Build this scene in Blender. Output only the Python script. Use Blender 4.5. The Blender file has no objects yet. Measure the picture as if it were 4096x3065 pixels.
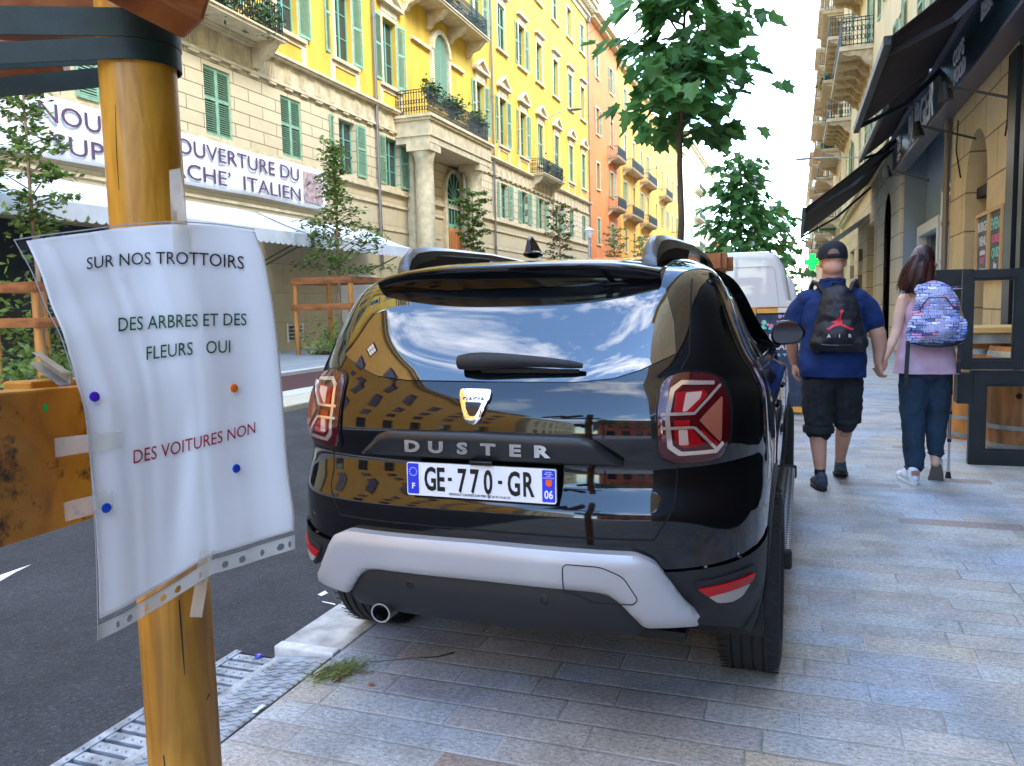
import bpy, bmesh, math, random
import numpy as np
from mathutils import Vector, Matrix, Euler
PI=math.pi; rnd=random.Random(7)
S=bpy.context.scene; COL=S.collection
# ---------------------------------------------------------------- camera
F,H=797.3,1.42; YAW,PITCH,ROLL=.3416,.0952,-.0221
_f=Vector((-math.sin(YAW)*math.cos(PITCH),math.cos(YAW)*math.cos(PITCH),-math.sin(PITCH)))
_r=Vector((math.cos(YAW),math.sin(YAW),0)); _u=_r.cross(_f)
CR=_r*math.cos(ROLL)+_u*math.sin(ROLL); CU=-_r*math.sin(ROLL)+_u*math.cos(ROLL)
cam=bpy.data.cameras.new('camera'); co=bpy.data.objects.new('camera',cam); COL.objects.link(co)
co.matrix_world=Matrix(((CR.x,CU.x,-_f.x,0),(CR.y,CU.y,-_f.y,0),(CR.z,CU.z,-_f.z,H),(0,0,0,1)))
cam.sensor_width=36; cam.lens=36*F/1024; cam.clip_start=.05; cam.clip_end=2000
cam.dof.use_dof=False
S.camera=co
# ---------------------------------------------------------------- sky, sun, exposure
SUN_EL,SUN_AZ=math.radians(46),math.radians(112)   # azimuth clockwise from +Y
w=bpy.data.worlds.new('World'); S.world=w; w.use_nodes=True
nt=w.node_tree; nt.nodes.clear()
def wn(t,**k):
    n=nt.nodes.new(t)
    for a,b in k.items(): setattr(n,a,b)
    return n
out=wn('ShaderNodeOutputWorld'); bg=wn('ShaderNodeBackground'); bg.inputs[1].default_value=.15
sky=wn('ShaderNodeTexSky',sky_type='NISHITA',sun_disc=False,sun_elevation=SUN_EL,sun_rotation=SUN_AZ)
sky.air_density=1.0; sky.dust_density=.1; sky.ozone_density=2.0
tc=wn('ShaderNodeTexCoord'); mp=wn('ShaderNodeMapping'); mp.inputs['Scale'].default_value=(1,1,2.2)
no=wn('ShaderNodeTexNoise'); no.inputs['Scale'].default_value=2.1; no.inputs['Detail'].default_value=9; no.inputs['Roughness'].default_value=.6
no.inputs['Distortion'].default_value=.6
rp=wn('ShaderNodeValToRGB'); rp.color_ramp.elements[0].position=.52; rp.color_ramp.elements[1].position=.86
mx=wn('ShaderNodeMix',data_type='RGBA'); mx.inputs[7].default_value=(12.5,11.8,10.8,1)
L=nt.links.new
L(tc.outputs['Generated'],mp.inputs[0]); L(mp.outputs[0],no.inputs[0]); L(no.outputs[0],rp.inputs[0])
L(rp.outputs[0],mx.inputs[0]); tn=wn('ShaderNodeMix',data_type='RGBA',blend_type='MULTIPLY'); tn.inputs[0].default_value=1; tn.inputs[7].default_value=(.90,.98,1.0,1); L(sky.outputs[0],tn.inputs[6]); L(tn.outputs[2],mx.inputs[6]); L(mx.outputs[2],bg.inputs[0]); L(bg.outputs[0],out.inputs[0])
sun=bpy.data.lights.new('sun','SUN'); so=bpy.data.objects.new('sun',sun); COL.objects.link(so)
sun.energy=.6; sun.angle=math.radians(20); sun.color=(1,.95,.86)
sd=Vector((math.sin(SUN_AZ)*math.cos(SUN_EL),math.cos(SUN_AZ)*math.cos(SUN_EL),math.sin(SUN_EL)))
so.rotation_euler=(-sd).to_track_quat('-Z','Y').to_euler()
S.view_settings.view_transform='Standard'; S.view_settings.look='None'
S.view_settings.exposure=3.4; S.view_settings.gamma=1
S.render.engine='CYCLES'
S.cycles.max_bounces=8; S.cycles.transparent_max_bounces=16; S.cycles.caustics_reflective=False; S.cycles.caustics_refractive=False
S.cycles.use_denoising=True
# ---------------------------------------------------------------- helpers
def at(px,py,d):
    "world point seen at photo pixel (4096 wide) at view depth d (used once to place near things)"
    return Vector((0,0,H))+(_f+CR*((px/4-512)/F)-CU*((py/4-383)/F))*d
class MB:
    def __init__(s): s.v=[]; s.f=[]; s.m=[]
    def add(s,vs,fs,mi=0):
        o=len(s.v); s.v+= [tuple(v) for v in vs]; s.f+=[tuple(i+o for i in f) for f in fs]; s.m+=[mi]*len(fs); return s
    def quad(s,a,b,c,d,mi=0): return s.add([a,b,c,d],[(0,1,2,3)],mi)
    def box(s,x0,x1,y0,y1,z0,z1,mi=0):
        v=[(x,y,z) for x in (x0,x1) for y in (y0,y1) for z in (z0,z1)]
        return s.add(v,[(0,1,3,2),(4,6,7,5),(0,4,5,1),(2,3,7,6),(0,2,6,4),(1,5,7,3)],mi)
    def obox(s,c,ax,ay,az,mi=0):
        c,ax,ay,az=map(Vector,(c,ax,ay,az))
        v=[c+ax*i+ay*j+az*k for i in (-1,1) for j in (-1,1) for k in (-1,1)]
        return s.add(v,[(0,1,3,2),(4,6,7,5),(0,4,5,1),(2,3,7,6),(0,2,6,4),(1,5,7,3)],mi)
    def bar(s,a,b,w,h,up=(0,0,1),mi=0):
        a,b=Vector(a),Vector(b); d=(b-a); n=d.normalized(); u=Vector(up)
        sx=n.cross(u)
        if sx.length<1e-4: sx=n.cross(Vector((1,0,0)))
        sx.normalize(); uu=sx.cross(n)
        return s.obox((a+b)/2,d/2,sx*w/2,uu*h/2,mi)
    def tube(s,pts,r,n=8,cap=True,mi=0,ell=None):
        pts=[Vector(p) for p in pts]; rs=r if isinstance(r,(list,tuple)) else [r]*len(pts)
        rings=[]; prev=None
        for i,p in enumerate(pts):
            d=(pts[min(i+1,len(pts)-1)]-pts[max(i-1,0)]).normalized()
            if prev is None:
                a=Vector((0,0,1)) if abs(d.z)<.9 else Vector((1,0,0))
                x=d.cross(a).normalized()
            else: x=(prev-d*prev.dot(d)).normalized()
            prev=x; y=d.cross(x)
            rings.append([p+(x*math.cos(2*PI*k/n)+y*math.sin(2*PI*k/n))*rs[i] for k in range(n)])
        v=[q for r_ in rings for q in r_]; f=[]
        for i in range(len(pts)-1):
            for k in range(n): f.append((i*n+k,i*n+(k+1)%n,(i+1)*n+(k+1)%n,(i+1)*n+k))
        if cap: f.append(tuple(range(n))[::-1]); f.append(tuple((len(pts)-1)*n+k for k in range(n)))
        return s.add(v,f,mi)
    def lathe(s,prof,c=(0,0,0),ax='z',n=24,mi=0,a0=0,a1=2*PI):
        full=abs(a1-a0-2*PI)<1e-6; m=n if full else n+1; v=[]; f=[]
        for k in range(m):
            a=a0+(a1-a0)*k/n; ca,sa=math.cos(a),math.sin(a)
            for r,h in prof:
                p=(r*ca,r*sa,h) if ax=='z' else ((h,r*ca,r*sa) if ax=='x' else (r*ca,h,r*sa))
                v.append((p[0]+c[0],p[1]+c[1],p[2]+c[2]))
        q=len(prof)
        for k in range(n):
            k2=(k+1)%m
            for i in range(q-1): f.append((k*q+i,k2*q+i,k2*q+i+1,k*q+i+1))
        return s.add(v,f,mi)
    def ball(s,c,r,n=12,mi=0):
        rx,ry,rz=(r,r,r) if not isinstance(r,(tuple,list)) else r
        h=n//2; v=[];f=[]
        for i in range(h+1):
            t=PI*i/h
            for k in range(n): v.append((c[0]+rx*math.sin(t)*math.cos(2*PI*k/n),c[1]+ry*math.sin(t)*math.sin(2*PI*k/n),c[2]+rz*math.cos(t)))
        for i in range(h):
            for k in range(n): f.append((i*n+k,(i+1)*n+k,(i+1)*n+(k+1)%n,i*n+(k+1)%n))
        return s.add(v,f,mi)
    def prism(s,poly,fn,t0,t1,mi=0):
        "poly of (a,b); fn(a,b,t)->xyz"
        n=len(poly); v=[fn(a,b,t0) for a,b in poly]+[fn(a,b,t1) for a,b in poly]
        f=[tuple(range(n))[::-1],tuple(range(n,2*n))]+[(i,(i+1)%n,n+(i+1)%n,n+i) for i in range(n)]
        return s.add(v,f,mi)
    def grid(s,fn,nu,nv,mi=0):
        v=[fn(i/nu,j/nv) for i in range(nu+1) for j in range(nv+1)]
        return s.add(v,[(i*(nv+1)+j,(i+1)*(nv+1)+j,(i+1)*(nv+1)+j+1,i*(nv+1)+j+1) for i in range(nu) for j in range(nv)],mi)
    def build(s,name,mats,parent=None,smooth=False,bevel=0,recalc=True,seg=2):
        if not isinstance(mats,(list,tuple)): mats=[mats]
        me=bpy.data.meshes.new(name); me.from_pydata(s.v,[],s.f)
        for m in mats: me.materials.append(m)
        me.polygons.foreach_set('material_index',s.m)
        if recalc:
            bm=bmesh.new(); bm.from_mesh(me); bmesh.ops.remove_doubles(bm,verts=bm.verts,dist=1e-5)
            bmesh.ops.recalc_face_normals(bm,faces=bm.faces); bm.to_mesh(me); bm.free()
        if smooth:
            me.polygons.foreach_set('use_smooth',[True]*len(me.polygons))
            if smooth!=2: me.set_sharp_from_angle(angle=math.radians(40))
        me.update()
        o=bpy.data.objects.new(name,me); COL.objects.link(o)
        if parent: o.parent=parent
        if bevel:
            b=o.modifiers.new('bevel','BEVEL'); b.width=bevel; b.segments=seg; b.limit_method='ANGLE'; b.angle_limit=math.radians(35)
        return o
def tag(o,label=None,cat=None,group=None,kind=None):
    for k,v in (('label',label),('category',cat),('group',group),('kind',kind)):
        if v: o[k]=v
    return o
def thing(name,label,cat,loc=(0,0,0),rz=0,group=None):
    o=bpy.data.objects.new(name,None); COL.objects.link(o); o.location=loc; o.rotation_euler=(0,0,rz); o.empty_display_size=.1
    return tag(o,label,cat,group)
def struct(o): o['kind']='structure'; return o
def copytree(o,parent=None):
    c=o.copy(); COL.objects.link(c); c.parent=parent
    for ch in list(o.children): copytree(ch,c)
    return c
def setloc(parts,root,loc):
    "root at loc, meshes were built in world space: shift them"
    root.location=loc
    for p in parts: p.location=-Vector(loc)
# ---------------------------------------------------------------- materials
def mat(name,col=(.5,.5,.5),rough=.6,metal=0,ior=1.45,var=0,vscale=8,bump=0,bscale=60,emit=0,alpha=1,trans=0,stretch=(1,1,1),col2=None,detail=4,coat=0,ramp=(.35,.65),sub=0,coord='Object'):
    m=bpy.data.materials.new(name); m.use_nodes=True; n=m.node_tree; p=n.nodes['Principled BSDF']
    p.inputs['Base Color'].default_value=(*col,1); p.inputs['Roughness'].default_value=rough; p.inputs['Metallic'].default_value=metal
    p.inputs['IOR'].default_value=ior; p.inputs['Coat Weight'].default_value=coat; p.inputs['Coat Roughness'].default_value=.03
    if alpha<1: p.inputs['Alpha'].default_value=alpha
    if trans: p.inputs['Transmission Weight'].default_value=trans
    if sub: p.inputs['Subsurface Weight'].default_value=sub; p.inputs['Subsurface Radius'].default_value=(.02,.008,.004)
    if emit: p.inputs['Emission Color'].default_value=(*col,1); p.inputs['Emission Strength'].default_value=emit
    if var or bump or col2:
        t=n.nodes.new('ShaderNodeTexCoord'); mp=n.nodes.new('ShaderNodeMapping'); mp.inputs['Scale'].default_value=stretch
        n.links.new(t.outputs[coord],mp.inputs[0])
    if var or col2:
        x=n.nodes.new('ShaderNodeTexNoise'); x.inputs['Scale'].default_value=vscale; x.inputs['Detail'].default_value=detail
        n.links.new(mp.outputs[0],x.inputs[0]); r=n.nodes.new('ShaderNodeValToRGB'); n.links.new(x.outputs[0],r.inputs[0])
        c2=col2 or tuple(min(1,c*(1+var)) for c in col); c1=col if col2 else tuple(c*(1-var) for c in col)
        r.color_ramp.elements[0].position=ramp[0]; r.color_ramp.elements[1].position=ramp[1]
        r.color_ramp.elements[0].color=(*c1,1); r.color_ramp.elements[1].color=(*c2,1)
        n.links.new(r.outputs[0],p.inputs['Base Color'])
    if bump:
        x=n.nodes.new('ShaderNodeTexNoise'); x.inputs['Scale'].default_value=bscale; x.inputs['Detail'].default_value=3
        n.links.new(mp.outputs[0],x.inputs[0]); b=n.nodes.new('ShaderNodeBump'); b.inputs['Strength'].default_value=bump; b.inputs['Distance'].default_value=.01
        n.links.new(x.outputs[0],b.inputs['Height']); n.links.new(b.outputs[0],p.inputs['Normal'])
    return m
class NB:
    "tiny node builder"
    def __init__(s,name,**k):
        s.m=mat(name,**k); s.n=s.m.node_tree; s.p=s.n.nodes['Principled BSDF']
    def node(s,t,ins=None,**k):
        n=s.n.nodes.new(t)
        for a,b in k.items(): setattr(n,a,b)
        for a,b in (ins or {}).items():
            if isinstance(b,tuple) and len(b)==2 and hasattr(b[0],'outputs'): s.n.links.new(b[0].outputs[b[1]],n.inputs[a])
            elif hasattr(b,'outputs'): s.n.links.new(b.outputs[0],n.inputs[a])
            else: n.inputs[a].default_value=b
        return n
    def link(s,a,b,o=0): s.n.links.new(a.outputs[o],s.p.inputs[b])
    def ramp(s,src,stops):
        r=s.node('ShaderNodeValToRGB'); s.n.links.new(src.outputs[0],r.inputs[0]); e=r.color_ramp.elements
        while len(e)<len(stops): e.new(.5)
        for el,(p,c) in zip(e,stops): el.position=p; el.color=(*c,1) if len(c)==3 else c
        return r
    def mix(s,f,a,b,mode='MIX'):
        n=s.node('ShaderNodeMix',data_type='RGBA',blend_type=mode)
        for i,v in ((0,f),(6,a),(7,b)):
            if hasattr(v,'outputs'): s.n.links.new(v.outputs[2 if v.bl_idname=='ShaderNodeMix' else 0],n.inputs[i])
            elif isinstance(v,(int,float)): n.inputs[i].default_value=v
            else: n.inputs[i].default_value=(*v,1)
        return n
def stone(name,c1,c2,mortar,bw,bh,ms,axes='yz',off=.5,noise=.3,bump=.6,rough=.75,nscale=14,third=None,spec=.5,warm=None):
    b=NB(name,rough=rough); t=b.node('ShaderNodeTexCoord'); sp=b.node('ShaderNodeSeparateXYZ',{0:(t,3)})
    idx={'x':0,'y':1,'z':2}; cb=b.node('ShaderNodeCombineXYZ',{0:(sp,idx[axes[0]]),1:(sp,idx[axes[1]])})
    br=b.node('ShaderNodeTexBrick',{'Vector':cb,'Scale':1.0,'Color1':(*c1,1),'Color2':(*c2,1),'Mortar':(*mortar,1),'Mortar Size':ms,'Brick Width':bw,'Row Height':bh,'Mortar Smooth':.3,'Bias':0.0},offset=off)
    no=b.node('ShaderNodeTexNoise',{'Vector':(t,3),'Scale':nscale,'Detail':8.0,'Roughness':.7})
    r=b.ramp(no,[(.3,(1-noise,)*3),(.7,(1+noise*.6,)*3)])
    m=b.mix(1.0,br,r,'MULTIPLY')
    if warm:
        n2=b.node('ShaderNodeTexNoise',{'Vector':(t,3),'Scale':.8,'Detail':3.0}); r2=b.ramp(n2,[(.45,(1,1,1)),(.75,warm)])
        m=b.mix(1.0,m,r2,'MULTIPLY')
    b.n.links.new(m.outputs[2],b.p.inputs['Base Color'])
    mh=b.node('ShaderNodeMath',{0:(br,1),1:-1.0},operation='MULTIPLY'); ad=b.node('ShaderNodeMath',{0:mh,1:(b.node('ShaderNodeMath',{0:no,1:.25},operation='MULTIPLY'),0)},operation='ADD')
    bp=b.node('ShaderNodeBump',{'Height':ad,'Strength':bump,'Distance':.02}); b.link(bp,'Normal')
    return b.m
# text as mesh ---------------------------------------------------
def text_geo(txt,size=1,ext=0,align='LEFT',shear=0,sx=1,bold=0,space=1):
    c=bpy.data.curves.new('t','FONT'); c.body=txt; c.size=size; c.extrude=ext; c.align_x=align; c.shear=shear; c.offset=bold; c.resolution_u=3; c.space_character=space
    o=bpy.data.objects.new('t',c); COL.objects.link(o); dg=bpy.context.evaluated_depsgraph_get(); dg.update()
    me=bpy.data.meshes.new_from_object(o.evaluated_get(dg)); v=[(p.co.x*sx,p.co.y,p.co.z) for p in me.vertices]; f=[tuple(p.vertices) for p in me.polygons]
    bpy.data.objects.remove(o); bpy.data.curves.remove(c); bpy.data.meshes.remove(me); return v,f
def text_on(mb,txt,O,X,Y,size,ext=.002,mi=0,**k):
    O,X,Y=Vector(O),Vector(X).normalized(),Vector(Y).normalized(); N=X.cross(Y)
    v,f=text_geo(txt,size,ext,**k); mb.add([O+X*a+Y*b+N*(c+ext) for a,b,c in v],f,mi); return mb
def leafmat(name,col,var=.3,vscale=2.2,rough=.45,tr=.4):
    b=NB(name,col=col,rough=rough,var=var,vscale=vscale); src=b.p.inputs['Base Color'].links[0].from_socket
    t=b.n.nodes.new('ShaderNodeBsdfTranslucent'); b.n.links.new(src,t.inputs[0]); mx=b.n.nodes.new('ShaderNodeMixShader'); mx.inputs[0].default_value=tr
    b.n.links.new(b.p.outputs[0],mx.inputs[1]); b.n.links.new(t.outputs[0],mx.inputs[2]); o=[n for n in b.n.nodes if n.type=='OUTPUT_MATERIAL'][0]; b.n.links.new(mx.outputs[0],o.inputs[0]); return b.m
# ================================================================ setting
M={}
M['white']=mat('white_paint',(.78,.78,.76),.5,var=.05)
M['glass']=mat('window_glass',(.03,.035,.04),.05,ior=1.6)
M['dark']=mat('dark_opening',(.012,.012,.012),.7)
M['steel']=mat('galvanised_steel',(.45,.47,.5),.35,.9,var=.2,vscale=20)
M['iron']=mat('wrought_iron',(.03,.035,.03),.5,.3)
# ground sheet
b=NB('terrain',rough=.9); b.p.inputs['Base Color'].default_value=(.12,.11,.1,1)
g=MB(); g.quad((-700,-700,-.3),(700,-700,-.3),(700,900,-.3),(-700,900,-.3)); struct(g.build('ground',b.m))
# asphalt road
b=NB('asphalt',rough=.85); t=b.node('ShaderNodeTexCoord')
n1=b.node('ShaderNodeTexNoise',{'Vector':(t,3),'Scale':75.0,'Detail':7.0,'Roughness':.85}); n2=b.node('ShaderNodeTexVoronoi',{'Vector':(t,3),'Scale':110.0})
n3=b.node('ShaderNodeTexNoise',{'Vector':(t,3),'Scale':1.1,'Detail':7.0,'Roughness':.7})
r1=b.ramp(n1,[(.36,(.012,.013,.015)),(.58,(.045,.047,.053)),(.68,(.20,.20,.21))]); r3=b.ramp(n3,[(.35,(.62,)*3),(.65,(1.35,)*3)])
m_=b.mix(1.0,r1,r3,'MULTIPLY'); b.n.links.new(m_.outputs[2],b.p.inputs['Base Color'])
bp=b.node('ShaderNodeBump',{'Height':n2,'Strength':.7,'Distance':.006}); b.link(bp,'Normal')
g=MB(); zr=-.045
for xa,xb,ya,yb in ((-7.0,-2.272,-40,400),(-2.272,-2.0,-40,.218),(-2.272,-2.0,2.732,400)): g.quad((xa,ya,zr),(xb,ya,zr),(xb,yb,zr),(xa,yb,zr))
struct(g.build('road',b.m))
# bike lane (dark red asphalt) + markings
bl=mat('red_asphalt',(.075,.022,.02),.85,var=.25,vscale=40,bump=.3,bscale=200)
g=MB(); g.quad((-11.0,-40,-.045),(-8.3,-40,-.045),(-8.3,400,-.045),(-11.0,400,-.045)); struct(g.build('bike_lane',bl))
mk=mat('road_marking',(.75,.75,.72),.6,var=.15,vscale=30)
g=MB()
for k in range(-8,60): g.quad((-9.75,k*4.0-.3,-.04),(-9.65,k*4.0-.3,-.04),(-9.65,k*4.0+.75,-.04),(-9.75,k*4.0+.75,-.04))
def rd(px,py): p=at(px,py,1); t=(-.041-H)/(p.z-H); return Vector((p.x*t,p.y*t,-.041))
g.add([rd(0,2300),rd(110,2262),rd(125,2258),rd(60,2290),rd(0,2325)],[(0,1,2,3,4)])
g.add([rd(1270,2378),rd(1300,2362),rd(1312,2372),rd(1286,2384)],[(0,1,2,3)])
g.add([rd(1288,2404),rd(1340,2414),rd(1342,2420),rd(1290,2408)],[(0,1,2,3)])
struct(g.build('lane_marking',mk,recalc=False))
# white-topped separator kerb
kerbw=mat('pale_granite',(.6,.585,.55),.6,var=.12,vscale=25,bump=.15)
g=MB(); g.box(-8.3,-7.0,-40,400,-.3,.05); struct(g.build('median_kerb',mat('sand_granite',(.56,.5,.38),.65,var=.12,vscale=18,bump=.15),bevel=.02))
g=MB(); g.box(-8.3,-7.75,-40,400,.05,.056); struct(g.build('median_strip',kerbw))
# far pavement
pav2=stone('far_paving',(.30,.30,.29),(.38,.37,.35),(.2,.2,.19),.6,.3,.012,'yx',noise=.15,bump=.2)
g=MB(); g.box(-30,-11.0,-60,400,-.3,.03); struct(g.build('far_pavement',pav2))
g=MB(); g.box(-11.3,-11.0+.003,-60,400,-.3,.034); struct(g.build('far_kerb',kerbw))
# near pavement: gneiss setts laid across the street, per-stone colour
b=NB('gneiss_paving',rough=.55); t=b.node('ShaderNodeTexCoord'); sp=b.node('ShaderNodeSeparateXYZ',{0:(t,3)})
yr_=b.node('ShaderNodeMath',{0:(sp,1),1:.148},operation='DIVIDE'); row=b.node('ShaderNodeMath',{0:yr_},operation='FLOOR')
wn1=b.node('ShaderNodeTexWhiteNoise',{'W':row},noise_dimensions='1D')
# per-row length .42...95 and offset
ln=b.node('ShaderNodeMath',{0:(wn1,0),1:.45,2:.30},operation='MULTIPLY_ADD')
ofs=b.node('ShaderNodeMath',{0:(wn1,0),1:37.7},operation='MULTIPLY')
xr=b.node('ShaderNodeMath',{0:(b.node('ShaderNodeMath',{0:(sp,0),1:ln},operation='DIVIDE'),0),1:ofs},operation='ADD')
colx=b.node('ShaderNodeMath',{0:xr},operation='FLOOR')
cv=b.node('ShaderNodeCombineXYZ',{0:colx,1:row}); wn2=b.node('ShaderNodeTexWhiteNoise',{'Vector':cv},noise_dimensions='2D')
stonecol=b.ramp(wn2,[(0,(.40,.395,.41)),(.15,(.43,.45,.47)),(.3,(.40,.43,.47)),(.45,(.47,.47,.475)),(.6,(.41,.40,.40)),(.75,(.44,.47,.50)),(.92,(.46,.43,.38)),(.975,(.33,.28,.26))])
stonecol.color_ramp.interpolation='CONSTANT'
mpn=b.node('ShaderNodeMapping',{'Vector':(t,3),'Scale':(1,1.7,1)})
ng=b.node('ShaderNodeTexNoise',{'Vector':mpn,'Scale':48.0,'Detail':10.0,'Roughness':.82}); rg=b.ramp(ng,[(.34,(.36,.35,.36)),(.5,(.98,.98,.98)),(.66,(1.62,1.62,1.66))])
c1_=b.mix(1.0,stonecol,rg,'MULTIPLY')
nb=b.node('ShaderNodeTexNoise',{'Vector':(t,3),'Scale':.9,'Detail':4.0}); rb_=b.ramp(nb,[(.42,(1.13,1.02,.86)),(.58,(.92,.97,1.03))]); c2_=b.mix(1.0,c1_,rb_,'MULTIPLY')
nl=b.node('ShaderNodeTexNoise',{'Vector':(t,3),'Scale':2.6,'Detail':6.0,'Roughness':.65}); rl=b.ramp(nl,[(.36,(.72,.72,.70)),(.55,(1,1,1))]); c2b=b.mix(1.0,c2_,rl,'MULTIPLY')
nd=b.node('ShaderNodeTexNoise',{'Vector':(t,3),'Scale':120.0,'Detail':2.0}); rd_=b.ramp(nd,[(.30,(.35,.33,.3)),(.38,(1,1,1)),(.68,(1,1,1)),(.76,(1.7,1.7,1.65))]); c3_=b.mix(1.0,c2b,rd_,'MULTIPLY')
# joints (wobbly)
nw=b.node('ShaderNodeTexNoise',{'Vector':(t,3),'Scale':14.0,'Detail':2.0}); wob=b.node('ShaderNodeMath',{0:(nw,0),1:.022,2:-.011},operation='MULTIPLY_ADD')
def dist_edge(v,scale):
    a=b.node('ShaderNodeMath',{0:v,1:wob},operation='ADD'); fr=b.node('ShaderNodeMath',{0:a},operation='FRACT')
    pp=b.node('ShaderNodeMath',{0:fr,1:-.5},operation='ADD'); ab=b.node('ShaderNodeMath',{0:pp},operation='ABSOLUTE'); s_=b.node('ShaderNodeMath',{0:.5,1:ab},operation='SUBTRACT')
    return b.node('ShaderNodeMath',{0:s_,1:scale},operation='MULTIPLY')
dy=dist_edge(yr_,.148); dx=dist_edge(xr,.6); mn=b.node('ShaderNodeMath',{0:dx,1:dy},operation='MINIMUM')
jr=b.ramp(mn,[(.0018,(1,1,1)),(.0045,(0,0,0))])
njc=b.node('ShaderNodeTexNoise',{'Vector':(t,3),'Scale':1.7,'Detail':3.0}); jc=b.ramp(njc,[(.40,(.20,.185,.16)),(.6,(.50,.48,.45))])
c4_=b.mix(jr,c3_,jc)
b.n.links.new(c4_.outputs[2],b.p.inputs['Base Color'])
hh=b.node('ShaderNodeMath',{0:(b.ramp(mn,[(0,(0,0,0)),(.01,(1,1,1))]),0),1:(b.node('ShaderNodeMath',{0:ng,1:.35},operation='MULTIPLY'),0)},operation='ADD')
bp=b.node('ShaderNodeBump',{'Height':hh,'Strength':.45,'Distance':.006}); b.link(bp,'Normal')
rr=b.ramp(ng,[(.3,(.5,)*3),(.7,(.75,)*3)]); b.link(rr,'Roughness')
PAVE=b.m
# gaps for the drain cover: x -2.27..-1.77, y < 2.75
g=MB(); g.box(-1.775,2.6,-40,400,-.3,0); struct(g.build('pavement',PAVE))
g=MB(); g.box(2.6,12,-40,400,-.3,-.004); struct(g.build('building_plot',PAVE))
kk=mat('worn_granite_kerb',(.42,.40,.37),.6,var=.3,vscale=9,bump=.3,bscale=60,detail=8)
g=MB()
y=2.80
while y<300:
    g.box(-2.075,-1.779,y,y+.995,-.3,.004); y+=1.0
struct(g.build('kerb',kk,bevel=.008))
g=MB(); y=-12
while y<.2: g.box(-2.075,-1.779,y,y+.995,-.3,.004); y+=1.0
struct(g.build('kerb',kk,bevel=.008))
# drain cover : thing, with real slots and studs
dm=mat('cast_iron_cover',(.34,.37,.42),.42,.35,var=.35,vscale=16,bump=.25,bscale=50,detail=7)
gt=thing('drain_cover','cast iron gutter cover with slotted grille and zigzag tread plate at road edge','drain cover',(-2.02,1.3,0))
g=MB(); x0,x1,xm=-2.27,-1.79,-2.03
ys=.22; yE=2.73
g=MB(); g.box(x0,x0+.035,ys,yE,-.09,-.032); g.box(xm-.03,xm,ys,yE,-.09,-.032)
y=ys
while y<yE-.02:
    g.box(x0+.035,xm-.03,y,y+.046,-.08,-.036); y+=.066
fr=g.build('grille',dm,gt,bevel=.002)
g=MB(); y=ys+.017
while y<yE-.02:
    for k in range(5):
        xx=x0+.055+k*.038; g.lathe([(0,.007),(.006,.006),(.010,0)],(xx,y,-.0365),'z',8)
    g.lathe([(0,.009),(.008,.007),(.013,0)],(x0+.018,y+.033,-.0325),'z',8)
    y+=.066
st=g.build('stud',dm,gt,smooth=True); st['kind']='stuff'
pz=lambda x:-.030+.028*(x-xm)/(x1-xm)
g=MB(); g.prism([(xm,-.06),(x1,-.06),(x1,pz(x1)),(xm,pz(xm))],lambda a,b,t:(a,t,b),ys,yE)
pl=g.build('tread_plate',dm,gt,bevel=.002)
g=MB(); y=ys+.02
while y<yE-.03:
    for i in range(7):
        xa=xm+.010+i*.0325; s=1 if i%2 else -1
        g.bar((xa,y-s*.010,pz(xa)+.001),(xa+.032,y+s*.010,pz(xa+.032)+.001),.008,.007)
    y+=.032
tr=g.build('tread_pattern',dm,gt); tr['kind']='stuff'
for o in (fr,st,pl,tr): o.location=(2.02,-1.3,0)
g=MB(); g.box(x0,x1,ys,yE,-.28,-.125); struct(g.build('gutter',M['dark']))
g=MB(); g.box(-2.075,-1.785,2.735,2.797,-.1,.008); struct(g.build('kerb',kerbw,bevel=.008))
# ================================================================ buildings
W=-17.5
M['stonecream']=stone('cream_ashlar',(.58,.47,.28),(.63,.51,.32),(.24,.17,.09),1.5,.425,.018,'yz',noise=.10,bump=.8,rough=.85,nscale=3)
M['stoneplain']=stone('plain_ashlar',(.54,.43,.25),(.56,.45,.27),(.36,.28,.16),2.6,1.05,.012,'yz',noise=.10,bump=.5,rough=.85,nscale=3)
M['yellow']=mat('yellow_render',(.66,.40,.045),.85,var=.15,vscale=1.3,detail=8,bump=.05,stretch=(1,1,.3))
M['trim']=mat('cream_moulding',(.58,.47,.29),.75,var=.16,vscale=3,detail=6)
M['trimdark']=mat('weathered_moulding',(.48,.37,.22),.8,var=.25,vscale=6)
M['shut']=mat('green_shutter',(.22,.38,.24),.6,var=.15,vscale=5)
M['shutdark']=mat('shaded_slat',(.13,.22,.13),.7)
M['frameg']=mat('green_frame',(.14,.36,.24),.5)
M['curtain']=mat('window_curtain',(.35,.34,.30),.8)
M['roof']=mat('roof_tiles',(.30,.10,.05),.8,var=.3,vscale=4)
M['zinc']=mat('zinc_pipe',(.20,.17,.15),.5,.5)
M['leaf']=mat('pot_leaves',(.06,.11,.03),.7,var=.6,vscale=9)
M['terra']=mat('terracotta',(.30,.09,.05),.8)
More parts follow.
